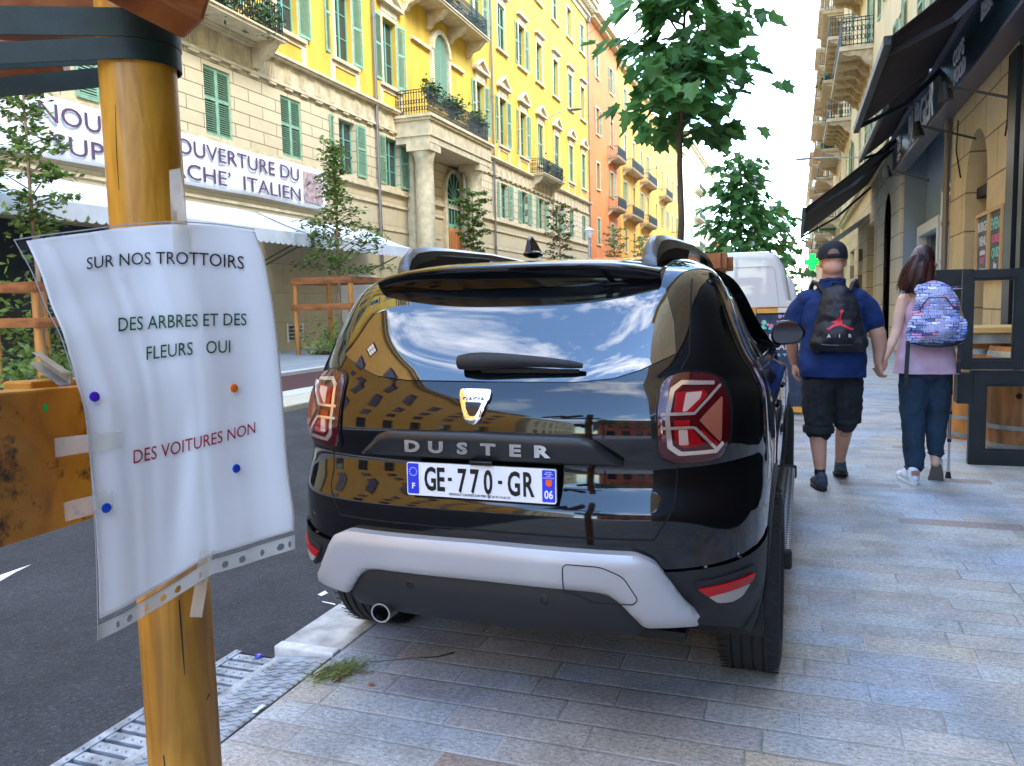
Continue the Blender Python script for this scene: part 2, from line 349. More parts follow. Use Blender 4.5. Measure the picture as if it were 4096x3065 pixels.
def wallgrid(mb,x,sx,y0,y1,z0,z1,ops,depth=.28,mi=0,mr=0):
    "wall in plane x (faces sx) with real openings and reveals"
    ops=[(max(a,y0),min(b_,y1),max(c,z0),min(d,z1)) for a,b_,c,d in ops if a<y1 and b_>y0 and c<z1 and d>z0]
    Y=sorted({y0,y1,*[o[0] for o in ops],*[o[1] for o in ops]}); Z=sorted({z0,z1,*[o[2] for o in ops],*[o[3] for o in ops]})
    for i in range(len(Y)-1):
        for j in range(len(Z)-1):
            cy,cz=(Y[i]+Y[i+1])/2,(Z[j]+Z[j+1])/2
            if any(o[0]<cy<o[1] and o[2]<cz<o[3] for o in ops): continue
            mb.quad((x,Y[i],Z[j]),(x,Y[i+1],Z[j]),(x,Y[i+1],Z[j+1]),(x,Y[i],Z[j+1]),mi)
    xb=x-sx*depth
    for a,b_,c,d in ops:
        mb.quad((x,a,c),(xb,a,c),(xb,a,d),(x,a,d),mr); mb.quad((x,b_,c),(xb,b_,c),(xb,b_,d),(x,b_,d),mr)
        mb.quad((x,a,c),(x,b_,c),(xb,b_,c),(xb,a,c),mr); mb.quad((x,a,d),(x,b_,d),(xb,b_,d),(xb,a,d),mr)
        mb.quad((xb,a,c),(xb,b_,c),(xb,b_,d),(xb,a,d),mr)
_proto={}
def shutter_mesh(w,h,m1,m2):
    "louvred shutter, local: y 0..w, z 0..h, x 0 back .. .04"
    k=(round(w,2),round(h,2),m1.name,m2.name)
    if k in _proto: return _proto[k]
    g=MB(); t=.07
    for a,b_ in ((0,t),(w-t,w)): g.box(0,.045,a,b_,0,h)
    for c in (0,h*.52,h-.1): g.box(0,.043,t,w-t,c,c+.10)
    n=int(h/.075)
    for i in range(n):
        z=.1+(h-.2)*(i+.5)/n
        if abs(z-h*.52-.05)<.06: continue
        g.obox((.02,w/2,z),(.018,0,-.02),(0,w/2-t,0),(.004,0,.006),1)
    o=g.build('shutter',[m1,m2]); me=o.data; bpy.data.objects.remove(o); _proto[k]=me; return me
def put(name,me,loc,rz,parent):
    o=bpy.data.objects.new(name,me); COL.objects.link(o); o.location=loc; o.rotation_euler=(0,0,rz); o.parent=parent; return o
def win_mesh(w,h,mf,bars=3,closed=False,arch=False):
    k=('w',round(w,2),round(h,2),mf.name,bars)
    if k in _proto: return _proto[k]
    g=MB(); t=.07
    g.box(0,.05,0,t,0,h); g.box(0,.05,w-t,w,0,h); g.box(0,.05,t,w-t,0,t); g.box(0,.05,t,w-t,h-t,h); g.box(.005,.06,w/2-.05,w/2+.05,t,h-t)
    for i in range(1,bars): g.box(.01,.04,t,w-t,h*i/bars-.02,h*i/bars+.02)
    g.quad((.012,t,t),(.012,w-t,t),(.012,w-t,h-t),(.012,t,h-t),1)
    g.box(-.02,-.01,t,w*.3,t,h-t,2); g.box(-.02,-.01,w*.7,w-t,t,h-t,2)
    o=g.build('window',[mf,M['glass'],M['curtain']]); me=o.data; bpy.data.objects.remove(o); _proto[k]=me; return me
def window(root,x,sx,yc,z0,w,h,mode,mf=None,ms=None,surround=None,depth=.28,lab=None):
    "mode: open, closed, lattice(closed at back), none"
    mf=mf or M['frameg']; ms=ms or M['shut']; rz=0 if sx>0 else PI; y0=yc-w/2 if sx>0 else yc+w/2
    o=put('window',win_mesh(w,h,mf),(x-sx*(depth-.03),y0,z0),rz,root)
    if mode=='open':
        sw=w*.56
        for s in (-1,1):
            ya=yc-w/2-sw-.03 if s<0 else yc+w/2+.03
            if sx<0: ya+=sw
            put('shutter',shutter_mesh(sw,h,ms,ms),(x+sx*.03,ya,z0),rz+(-s if sx>0 else s)*(.03+.13*rnd.random()),root)
    elif mode=='closed':
        for s in (0,1):
            ya=yc-w/2+s*w/2
            if sx<0: ya+=w/2
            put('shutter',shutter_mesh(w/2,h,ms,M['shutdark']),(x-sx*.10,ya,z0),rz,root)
    if surround:
        g=MB(); t=.16; e=.05
        for a,b_ in ((yc-w/2-t,yc-w/2),(yc+w/2,yc+w/2+t)): g.box(*sorted((x,x+sx*e)),a,b_,z0,z0+h)
        g.box(*sorted((x,x+sx*e)),yc-w/2-t,yc+w/2+t,z0+h,z0+h+t); g.box(*sorted((x,x+sx*.14)),yc-w/2-t-.05,yc+w/2+t+.05,z0-.14,z0)
        return o,g
    return o,None
def fin(root):
    for c in root.children: c.location=Vector(c.location)-Vector(root.location)
def pediment(g,x,sx,yc,zb,w,h,d=.28):
    xa,xb=sorted((x,x+sx*d)); 
    g.box(xa,xb,yc-w/2,yc+w/2,zb,zb+.14)
    for s in (-1,1):
        g.obox(((xa+xb)/2,yc+s*w/4,zb+.14+h/2),((xb-xa)/2+.002,0,0),(0,s*w/4,-h/2),(0,.03,.08))
    xa,xb=sorted((x,x+sx*.10)); g.prism([(yc-w/2+.1,zb+.141),(yc+w/2-.1,zb+.141),(yc,zb+h+.02)],lambda a,b_,t:(t,a,b_),xa,xb)
def balustrade(root,x,sx,y0,y1,z,proj,hh=1.0,nb=None,m=None,curl=True,tk=1.5):
    "iron railing on three sides"
    m=m or M['iron']; g=MB(); X=x+sx*(proj-.08); pts=[(x,y0),(X,y0),(X,y1),(x,y1)]
    for (ax,ay),(bx_,by) in zip(pts,pts[1:]):
        for zz in (z+.06,z+hh,z+hh-.12): g.bar((ax,ay,zz),(bx_,by,zz),.035,.03)
        L_=math.hypot(bx_-ax,by-ay); n=max(2,int(L_/.13))
        for i in range(n+1):
            t=i/n; px,py=ax+(bx_-ax)*t,ay+(by-ay)*t; g.bar((px,py,z),(px,py,z+hh),.018*tk,.018*tk)
            if curl and i<n:
                t2=(i+.5)/n; qx,qy=ax+(bx_-ax)*t2,ay+(by-ay)*t2
                dx_,dy_=(bx_-ax)/L_*.05,(by-ay)/L_*.05
                for zc in (z+.3,z+.62):
                    c=[(qx+dx_*math.cos(a),qy+dy_*math.cos(a),zc+.09*math.sin(a)) for a in [k*PI/4 for k in range(9)]]
                    for p,q in zip(c,c[1:]): g.bar(p,q,.014*tk,.014*tk)
    return g.build('railing',m,root)
def foliage(n,c,r,size,rr,dark=None):
    g=MB()
    for i in range(n):
        p=Vector([rr.gauss(0,.5)*r[k]+c[k] for k in range(3)]); a=Vector((rr.uniform(-1,1),rr.uniform(-1,1),rr.uniform(-.6,.6))).normalized(); b_=a.cross(Vector((rr.uniform(-1,1),rr.uniform(-1,1),rr.uniform(-1,1)))).normalized()
        s=size*rr.uniform(.6,1.3); g.quad(p-a*s,p+b_*s*.5,p+a*s,p-b_*s*.5)
    return g
def potplant(root,name,c,r,n,size,flower=None,pot=True):
    rr=random.Random(int(c[1]*100)); x,y,z=c
    g=MB()
    if pot: g.lathe([(0,0),(.10,0),(.14,.24),(.15,.25),(.12,.25),(0,.22)],(x,y,z),'z',10)
    o=foliage(n,(x,y,z+.25+r[2]*.4),r,size,rr)
    t=thing(name,flower[0],flower[1],(x,y,z),group=flower[2] if len(flower)>2 else None)
    if pot: q=g.build('pot',M['terra'],t,smooth=True); q.location=(-x,-y,-z)
    q=o.build('foliage',M['leaf'],t,recalc=False); q.location=(-x,-y,-z); return t
# ---- A: yellow apartment building, far side of street ----------------
def yellow_block():
    R=thing('apartment_building','long yellow and cream stone block with green shutters and columned portico across the road','building',(W,40,0))
    Y0,Y1=1.5,71.3
    bays=[5.4,9.5,13.55,17.6,21.72,25.7,29.6,33.57,48.6,52.6,56.5,60.7,64.9,69.0]
    w=1.28; ops=[]; wins=[]
    for i,yc in enumerate(bays):
        mz='closed' if yc in (21.72,25.7,13.55,64.9,69.0) else 'open'
        wins.append((yc,7.05,w,2.15,mz)); wins.append((yc,11.6,w,2.85,'open' if yc<55 else 'closed')); 
        wins.append((yc,17.45,w,2.65,'open' if yc in(52.6,29.6,21.72) else ('closed' if yc in (48.6,64.9) else 'none'))); wins.append((yc,23.05,w,2.25,'closed' if yc%3<1.5 else 'none'))
    wins+=[(44.75,11.6,1.2,2.85,'open'),(38.97,17.45,w,2.65,'closed'),(44.75,17.45,w,2.65,'open'),(38.97,23.05,w,2.25,'closed'),(44.75,23.05,w,2.25,'none')]
    ops=[(a-c/2,a+c/2,b_,b_+d) for a,b_,c,d,e in wins]
    door=(39.1,41.3,0,6.3)
    g=MB(); shops=[(6,11,0,3.6),(24.85,25.75,.35,.95),(50,53,0,3.5),(56,60,0,3.4),(63,66,0,3.4),(12.5,20.5,0,3.8)]
    wallgrid(g,W,1,Y0,Y1,0,6.7,shops+[(39.3,41.1,0,6.2)],.5); g.build('ground_floor_wall',[M['stoneplain']],R)
    g=MB(); wallgrid(g,W+.002,1,Y0,Y1,6.95,9.5,ops); g.build('rusticated_wall',M['stonecream'],R)
    g=MB(); wallgrid(g,W,1,Y0,Y1,10.5,26.6,ops); g.build('yellow_wall',M['yellow'],R)
    g=MB(); g.box(W-12,W-.52,Y0+.001,Y1-.001,0,26.5); g.box(W-12,W,Y0-.0,Y0+.02,0,26.6); g.box(W-12,W,Y1-.02,Y1,0,26.6); g.build('side_wall',M['stoneplain'],R)
    for (yc,z0,ww,h,mode) in wins:
        o,_=window(R,W,1,yc,z0,ww,h,mode)
    # mouldings
    g=MB(); g.box(W,W+.16,Y0,Y1,6.7,6.78); g.box(W,W+.10,Y0,Y1,6.78,6.95); g.box(W,W+.08,Y0,Y1,6.1,6.2)
    for a,b_ in ((Y0,38.6),(41.8,Y1)): g.box(W,W+.05,a,b_,5.0,5.1)
    g.build('string_course',M['trim'],R)
    g=MB(); g.box(W-.05,W+.02,Y0,Y1,9.5,10.35); g.box(W,W+.12,Y0,Y1,9.5,9.60); g.box(W,W+.22,Y0,Y1,10.35,10.42); g.box(W,W+.28,Y0,Y1,10.42,10.52)
    y=Y0+.5
    while y<Y1-.5:
        for k in (-.13,-.045,.045,.13): g.box(W+.02,W+.06,y+k-.026,y+k+.026,9.66,10.30)
        g.box(W+.02,W+.05,y-.22,y-.18,9.62,10.33); g.box(W+.02,W+.05,y+.18,y+.22,9.62,10.33); g.box(W+.02,W+.10,y-.22,y+.22,9.42,9.50)
        y+=.98
    g.build('frieze',M['trim'],R)
    for a,b_,c,d,e in wins:
        if 7<b_<8: continue
        g=MB(); t=.17
        for s in (-1,1): g.box(W,W+.05,a+s*(c/2)+(0 if s>0 else -t),a+s*(c/2)+(t if s>0 else 0),b_-.1,b_+d+.2)
        g.box(W,W+.05,a-c/2,a+c/2,b_+d,b_+d+.2); g.box(W,W+.16,a-c/2-.4,a+c/2+.4,b_-.22,b_-.08)
        if 11<b_<12:
            pediment(g,W,1,a,b_+d+.55,2.2,.62); g.box(W,W+.07,a-.75,a+.75,b_+d+.2,b_+d+.55)
            for yy in (-.95,.95): g.box(W,W+.06,a+yy-.16,a+yy+.16,10.52,11.36)
            g.box(W,W+.05,a-.79,a+.79,11.2,11.36); g.box(W,W+.05,a-.79,a+.79,10.52,10.62)
        if 17<b_<18: g.box(W,W+.07,a-.75,a+.75,b_+d+.2,b_+d+.5); g.box(W,W+.26,a-1.0,a+1.0,b_+d+.5,b_+d+.68)
        g.build('window_surround',M['trim'],R)
    for yy in (31.93,46.42,70.6):
        g=MB(); g.tube([(W+.15,yy,3.2),(W+.15,yy,26.0)],.07,8)
        for z in (5,9.4,10.6,14,18,22): g.tube([(W+.15,yy,z),(W+.15,yy,z+.12)],.09,8)
        if yy>70: g.box(W+.02,W+.35,yy-.2,yy+.2,26.0,26.4)
        g.build('downpipe',M['zinc'],R,smooth=True)
    g=MB(); g.box(W,W+.12,Y0,Y1,26.2,26.6); g.box(W-.3,W+.5,Y0,Y1+.1,26.9,27.3); g.box(W-.3,W+.95,Y0,Y1+.1,27.3,27.65); g.box(W-.3,W+1.1,Y0,Y1+.15,27.65,27.9)
    y=Y0+.2
    while y<Y1: g.box(W,W+.8,y-.1,y+.1,26.95,27.3); y+=.62
    g.box(W,W+.3,Y0,Y1,26.6,26.9); g.build('cornice',M['trim'],R)
    g=MB(); g.prism([(W+.9,27.9),(W-12,27.9),(W-6,30.5)],lambda a,b_,t:(a,t,b_),Y0,Y1); g.build('roof',M['roof'],R)
    # balconies
    def balcony(y0,y1,z,pr,nbr,th=.16):
        b_=MB(); b_.box(W,W+pr,y0,y1,z-th,z); b_.box(W,W+pr+.06,y0-.05,y1+.05,z-.06,z+.001)
        sl=b_.build('balcony',M['trim'],R)
        q=MB()
        for i in range(nbr):
            yy=y0+.35+(y1-y0-.7)*i/max(1,nbr-1)
            q=MB(); q.prism([(W,z-th-.85),(W+.15,z-th-.8),(W+.3,z-th-.55),(W+pr*.6,z-th-.42),(W+pr*.85,z-th-.12),(W+pr*.9,z-th),(W,z-th)],lambda a,c,t:(a,t,c),yy-.16,yy+.16); q.build('bracket',M['trim'],sl)
        rl=balustrade(sl,W,1,y0+.08,y1-.08,z,pr); return sl
    balcony(19.4,24.0,10.66,1.1,2); balcony(34.9,43.3,16.35,1.2,4); balcony(54.0,59.2,10.66,1.0,2)
    # portico
    X1=-15.75
    g=MB(); g.box(W,X1,33.9,41.7,9.0,10.0); g.box(W,X1+.1,33.8,41.8,10.0,10.12); g.box(W,X1+.18,33.7,41.9,10.12,10.25); g.box(W,X1+.06,33.84,41.76,9.3,9.36)
    e=g.build('portico',M['trim'],R)
    for yc in (34.5,40.6):
        q=MB(); q.lathe([(0,0),(.62,0),(.62,.25),(.55,.3),(.52,.45),(.47,.5)]+[(.47-.05*k/8,.5+k*1.0) for k in range(1,8)]+[(.42,8.2),(.46,8.25),(.46,8.4),(.56,8.62),(.56,8.66)],(X1-.62,yc,0),'z',28)
        q.box(X1-1.22,X1-.02,yc-.6,yc+.6,8.66,9.0); q.build('column',M['trim'],e,smooth=True)
        q=MB(); q.box(W,W+.35,yc+.9-.5,yc+.9+.5,0,9.0); q.build('pilaster',M['trim'],e)
    balustrade(e,W,1,34.0,41.6,10.25,1.7,1.15)
    # arched door behind the portico, arched window above
    def arch(yc,z0,w_,h,x,mf,fan):
        q=MB(); r=w_/2; n=14; pts=[(yc-r,z0),(yc-r,z0+h-r)]+[(yc-r*math.cos(PI*k/n),z0+h-r+r*math.sin(PI*k/n)) for k in range(1,n)]+[(yc+r,z0+h-r),(yc+r,z0)]
        q.prism(pts,lambda a,c,t:(t,a,c),x-.02,x+.03)
        return q,pts
    q=MB(); yc=40.2; 
    dq,_=arch(40.25,6.35-6.35+.0,2.0,8.6,W+.06,None,0); dq.build('arched_opening',M['dark'],R)
    q.box(W+.10,W+.18,39.35,41.15,0,5.7); 
    dr=q.build('door',mat('orange_oak',(.52,.19,.04),.5,var=.2,vscale=4,stretch=(1,1,.2)),R)
    q=MB()
    for a in (39.5,40.35):
        for c in (.4,2.2,4.0): q.box(W+.18,W+.21,a,a+.65,c,c+1.5)
    q.build('door_panel',mat('orange_oak_panel',(.42,.14,.03),.5),dr)
    q=MB()
    for k in range(7):
        a=PI*k/6; q.bar((W+.12,40.25,7.2),(W+.12,40.25-1.0*math.cos(a),7.55+1.0*math.sin(a)),.05,.05)
    q.box(W+.09,W+.16,39.3,41.2,5.7,5.9); q.box(W+.09,W+.16,39.3,41.2,7.1,7.2)
    for k in range(5): q.box(W+.09,W+.14,39.4+.4*k,39.46+.4*k,5.9,7.1)
    q.build('fanlight',M['frameg'],R)
    q=MB(); n=16
    for rr_,wd in ((1.18,.24),):
        for k in range(n):
            a0,a1=PI*k/n,PI*(k+1)/n; c0=Vector((W+.1,40.25-rr_*math.cos(a0),7.55+rr_*math.sin(a0))); c1=Vector((W+.1,40.25-rr_*math.cos(a1),7.55+rr_*math.sin(a1))); q.bar(c0,c1,.18,wd,up=(1,0,0))
    q.box(W+.01,W+.19,38.92,39.22,0,7.55); q.box(W+.01,W+.19,41.28,41.58,0,7.55); q.build('arch_moulding',M['trim'],R)
    dq,_=arch(38.97,12.0,1.7,3.3,W+.08,None,0); aw=dq.build('arched_window',M['shut'],R)
    q=MB()
    for k in range(30):
        z=12.1+k*.105; hw=.8 if z<14.4 else math.sqrt(max(.02,.72-(z-14.45)**2)); q.box(W+.11,W+.125,38.97-hw+.06,38.97-.05,z,z+.05); q.box(W+.11,W+.125,38.97+.05,38.97+hw-.06,z,z+.05)
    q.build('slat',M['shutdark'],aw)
    q=MB()
    for k in range(n):
        a0,a1=PI*k/n,PI*(k+1)/n; q.bar((W+.12,38.97-1.05*math.cos(a0),14.45+1.05*math.sin(a0)),(W+.12,38.97-1.05*math.cos(a1),14.45+1.05*math.sin(a1)),.24,.26,up=(1,0,0))
    for s in (-1,1): q.box(W+.002,W+.2,38.97+s*1.05-.13,38.97+s*1.05+.13,12,14.45); q.box(W+.002,W+.16,38.97+s*2.2-1.0,38.97+s*2.2+1.0,14.3,14.45)
    q.build('arch_surround',M['trim'],R)
    # shop fronts: dark recess glazing, grey panels and vent
    for a,b_ in ((6,11),(12.5,20.5),(50,53),(56,60),(63,66)): q=MB(); q.quad((W-.4,a,0),(W-.4,b_,0),(W-.4,b_,3.8),(W-.4,a,3.8)); q.build('shop_window',M['glass'],R)
    q=MB(); 
    for k in range(5): q.box(W-.02,W+.03,24.85,25.75,.35+.14*k,.38+.14*k)
    q.box(W,W+.03,24.8,24.85,.3,1.0); q.box(W,W+.03,25.75,25.8,.3,1.0); q.build('vent_grille',M['white'],R)
    q=MB(); q.box(W,W+.04,28.3,31.6,.2,2.9); q.build('white_panel',mat('white_board',(.72,.68,.6),.6),R)
    q=MB(); q.box(W,W+.3,47.5,49.5,3.3,3.9); q.build('pink_sign',mat('pink_shop_sign',(.8,.35,.45),.5),R)
    fin(R); return R
yellow_block()
# plants on the balconies
for i,(c,r,n,fl) in enumerate([((-16.7,21.0,10.66),(.35,.7,.5),260,'pale green trailing plants on the first balcony left of the downpipe'),((-16.6,22.9,10.66),(.4,.9,.45),320,'dark green bush overhanging the right end of the leftmost balcony'),
  ((-16.1,35.0,11.1),(.3,.8,.45),420,'green shrub on the left corner of the portico balcony'),((-16.1,37.6,10.9),(.35,1.2,.5),520,'plant with dark red pot in the middle of the portico balcony'),((-16.1,40.6,10.9),(.3,1.0,.5),420,'plant with red pot at the right end of the portico balcony'),
  ((-16.7,55.4,10.66),(.35,.4,.7),130,'tall plant at the left of the small yellow balcony'),((-16.7,57.9,10.66),(.35,.6,.6),170,'bushy plant at the right of the small yellow balcony'),
  ((-16.6,38,16.4),(.3,1.6,.35),260,'greenery along the upper balcony above the portico, left part'),((-16.6,41.6,16.4),(.3,1.3,.35),240,'greenery along the upper balcony above the portico, right part')]):
    potplant(None,'potted_plant',c,r,n,.11,(fl,'plant','plants on the yellow building balconies'))
# shop awning (white, scalloped) in two lengths
cw=mat('white_awning_cloth',(.72,.73,.74),.8,var=.06,vscale=2,bump=.1,bscale=8)
def white_awning(y0,y1,lab):
    t=thing('shop_awning',lab,'awning',(W,y0,0),group='white awnings over the shop fronts'); X1=-15.2
    g=MB(); g.grid(lambda u,v:(W+.1+(X1-W-.1)*u,y0+(y1-y0)*v,4.85-(.9)*u-.05*math.sin(u*PI)),6,20)
    o=g.build('cloth',cw,t,smooth=True,recalc=False); s=o.modifiers.new('s','SOLIDIFY'); s.thickness=.015
    g=MB(); n=int((y1-y0)/.28)
    for i in range(n):
        a=y0+(y1-y0)*i/n; b_=y0+(y1-y0)*(i+1)/n; r=(b_-a)/2; pts=[(a,3.95),(a,3.62)]+[((a+b_)/2-r*math.cos(PI*k/6),3.62-.09*math.sin(PI*k/6)) for k in range(1,6)]+[(b_,3.62),(b_,3.95)]
        g.prism(pts,lambda p,q,s_:(s_,p,q),X1-.006,X1+.006)
    g.build('valance',cw,t); g=MB(); g.tube([(X1-.03,y0,3.93),(X1-.03,y1,3.93)],.03,8); g.build('front_bar',M['white'],t)
    g=MB()
    for yy in (y0+.1,y1-.1): g.bar((W+.1,yy,3.0),(X1-.05,yy,3.9),.04,.04)
    g.build('arm',M['zinc'],t); fin(t)
white_awning(6.0,23.1,'long white scalloped awning under the banner, left of the break in the cloth')
white_awning(23.35,30.6,'shorter white scalloped awning right of the break in the cloth, behind the young tree')
# banner
bt=mat('banner_ink',(.10,.05,.09),.7)
B=thing('shop_banner','long white cloth banner with two rows of dark lettering above the white awning','banner',(W,18,5.3))
bc=mat('banner_vinyl',(.78,.76,.74),.5)
zt=lambda y:6.80+.02*math.sin(y*1.3); zb=lambda y:5.32+.02*math.sin(y*1.1+1)
g=MB(); g.grid(lambda u,v:(W+.22+.03*math.sin(u*55+v*2)*math.sin(v*PI),10.2+(27.5-10.2)*u,zb(10.2+17.3*u)+(zt(10.2+17.3*u)-zb(10.2+17.3*u))*v),120,8)
o=g.build('sheet',bc,B,smooth=True,recalc=False); sm=o.modifiers.new('s','SOLIDIFY'); sm.thickness=.01
g=MB()
def row(txt,y0,y1,z,size):
    v,f=text_geo(txt,size,.004,bold=.0); mxx=max(a[0] for a in v); mnx=min(a[0] for a in v)
    g.add([(W+.275+c,y0+(a-mnx)/(mxx-mnx)*(y1-y0),z+b_) for a,b_,c in v],f)
row('NOUVELLE  OUVERTURE DU',14.85,25.6,6.18,.66); row('SUPERMARCHE\u2019  ITALIEN',15.2,25.65,5.47,.66)
g.build('lettering',bt,B)
mpp=None
for a_,c_ in ((25.9,27.1),(10.3,12.1)): g=MB(); g.box(W+.27,W+.285,a_,c_,5.5,6.6); g.build('photo_print',mat('printed_photo',(.30,.17,.20),.5,col2=(.55,.42,.36),vscale=6),B)
fin(B)
# ---- B..: orange houses further along ------------------------------
def simple_block(name,label,cat,x,sx,y0,y1,ztop,wallm,floors,bays,ww=1.2,wh=2.4,shut=None,bal=None,depth=10,groundm=None,gz=4.5,trim=True,grp=None,mode=None,rfm=None,frame=None,eave=.7,plain=False):
    R=thing(name,label,cat,(x,(y0+y1)/2,0),group=grp); rr=random.Random(int(y0*7+x))
    ops=[(b_-ww/2,b_+ww/2,f,f+wh) for f in floors for b_ in bays]
    g=MB(); wallgrid(g,x,sx,y0,y1,gz,ztop,ops,.22); g.build('wall',wallm,R)
    if gz>0: g=MB(); wallgrid(g,x,sx,y0,y1,0,gz,[(b_-1.1,b_+1.1,0,3.0) for b_ in bays],.4); g.build('ground_floor_wall',groundm or wallm,R)
    xb=x-sx*depth; g=MB(); xi=x-sx*.5; g.box(*sorted((xb,xi)),y0+.01,y1-.01,0,ztop-.05); g.box(*sorted((xb,x-sx*.003)),y0,y0+.01,0,ztop); g.box(*sorted((xb,x-sx*.003)),y1-.01,y1,0,ztop); g.build('side_wall',wallm,R)
    for b_ in (bays if gz>0 else []): g=MB(); g.quad((x-sx*.35,b_-1.1,0),(x-sx*.35,b_+1.1,0),(x-sx*.35,b_+1.1,3),(x-sx*.35,b_-1.1,3)); g.build('shop_window',M['glass'],R)
    for b_ in bays:
        for f in floors:
            md=mode or rr.choice(['open','open','closed','none'])
            window(R,x,sx,b_,f,ww,wh,md,mf=frame,ms=shut or M['shut'],depth=.22)
    if trim:
        g=MB()
        for f in floors:
            for b_ in bays:
                for s in (-1,1): a=b_+s*ww/2; g.box(*sorted((x,x+sx*.04)),*sorted((a,a+s*.15)),f,f+wh)
                g.box(*sorted((x,x+sx*.04)),b_-ww/2-.15,b_+ww/2+.15,f+wh,f+wh+.16); g.box(*sorted((x,x+sx*.12)),b_-ww/2-.2,b_+ww/2+.2,f-.12,f)
        g.build('window_surround',frame if (frame and plain) else M['trim'],R)
    if bal:
        for (a,c,z,pr) in bal:
            b_=MB(); b_.box(*sorted((x,x+sx*pr)),a,c,z-.15,z); b_.box(*sorted((x,x+sx*(pr+.05))),a-.05,c+.05,z-.05,z+.002)
            for yy in (a+.3,c-.3): b_.prism([(x,z-.15),(x+sx*pr*.9,z-.15),(x+sx*pr*.8,z-.28),(x+sx*pr*.4,z-.36),(x+sx*pr*.2,z-.6),(x,z-.75)],lambda p,q,t:(p,t,q),yy-.13,yy+.13)
            o=b_.build('balcony',M['trim'],R); balustrade(o,x,sx,a+.06,c-.06,z,pr,1.0,curl=False)
    g=MB(); g.box(*sorted((x-sx*.3,x+sx*eave)),y0,y1,ztop,ztop+.25); g.box(*sorted((x,x+sx*eave*.6)),y0,y1,ztop-.3,ztop); g.build('cornice',M['trim'],R)
    g=MB(); g.prism([(x+sx*eave,ztop+.25),(xb,ztop+.25),(x-sx*depth/2,ztop+2.2)],lambda a,c,t:(a,t,c),y0,y1); g.build('roof',rfm or M['roof'],R)
    fin(R); return R
Mor=mat('orange_render',(.66,.20,.05),.85,var=.1,vscale=1); Mam=mat('amber_render',(.66,.33,.05),.85,var=.1,vscale=1)
simple_block('terrace_house','orange rendered house with pale shutters next to the yellow block','building',W,1,71.4,84.5,27.0,Mor,[7.1,12.2,17.2,22.3],[74.6,80.6],bal=[(78.6,82.8,11.0,1.1),(78.6,82.8,15.9,1.1)],gz=4.8,eave=1.0)
simple_block('terrace_house','amber rendered house with stacked iron balconies, beyond the orange house','building',W,1,84.6,104,26.3,Mam,[7.1,12.2,17.2,22.0],[87.5,92.3,97.3,101.5],bal=[(86,93,11.0,1.1),(86,93,15.9,1.1),(96,102.5,11,1.1),(96,102.5,15.9,1.1)],gz=4.8)
simple_block('terrace_house','deep yellow house between the amber house and the pale corner block','building',W,1,104.1,133,25.0,mat('deep_yellow_render',(.66,.38,.06),.85,var=.08,vscale=1),[7.1,12.2,17.2],[108,113,118,123,128],bal=[(110,116,15.9,1.1),(121,127,11,1.1)],gz=4.8)
simple_block('corner_block','pale stone corner block with dark balconies at the end of the far side','building',W,1,133.2,185,29.0,mat('pale_stone',(.66,.58,.44),.85,var=.08,vscale=1),[7.1,12.2,17.2,22.2],[138,146,154,162,170,178],bal=[(150,160,22,1.1),(150,160,16.9,1.1),(150,160,11.6,1.1)],gz=4.8)
for yy,nm in ((215,'pale distant block closing the far side of the street'),(262,'pinkish distant block with red roof at the end of the street')):
    simple_block('distant_block',nm,'building',W+(3 if yy<250 else 7),1,yy-24,yy+20,14 if yy<250 else 11,mat('far_render',(.62,.5,.4),.85,var=.1,vscale=.3),[4,8],[yy-14,yy-4,yy+6,yy+14],gz=0,trim=False,eave=.4)
# ---- behind the camera (seen mirrored in the car) ---------------------
Mfr=mat('red_brown_frame',(.25,.05,.03),.6)
simple_block('tenement','amber tenement with red-framed windows behind the camera, mirrored in the rear window','building',W+1.5,1,-40,1.3,20,mat('ochre_render',(.58,.28,.04),.85,var=.08,vscale=1),[5.4,9.8,14.2],[-3,-9,-15,-21,-27,-33],ww=1.7,wh=2.5,frame=Mfr,mode='none',plain=True,gz=4)
rb_=simple_block('tenement','red brick-coloured tenement far behind the camera, mirrored on the tailgate','building',5.4,1,-75,-46,14.5,mat('brick_red_render',(.78,.20,.12),.85,var=.08,vscale=1),[5,8.6,11.6],[-49,-53,-57,-61,-65,-69,-73],ww=1.4,wh=2.0,bal=[(-59,-51,4.9,1.1),(-59,-51,8.5,1.1)],gz=3.8); rb_.location=(12.5,-36,0); rb_.rotation_euler=(0,0,PI/2)
simple_block('tenement','cream tenement straight across the street end behind the camera','building',W+2.5,1,-95,-41,17,mat('cream_render',(.72,.60,.36),.85,var=.08,vscale=1),[5,8.6,12.2],[-45,-50,-55,-60,-65,-70,-75,-80,-85],gz=3.8)
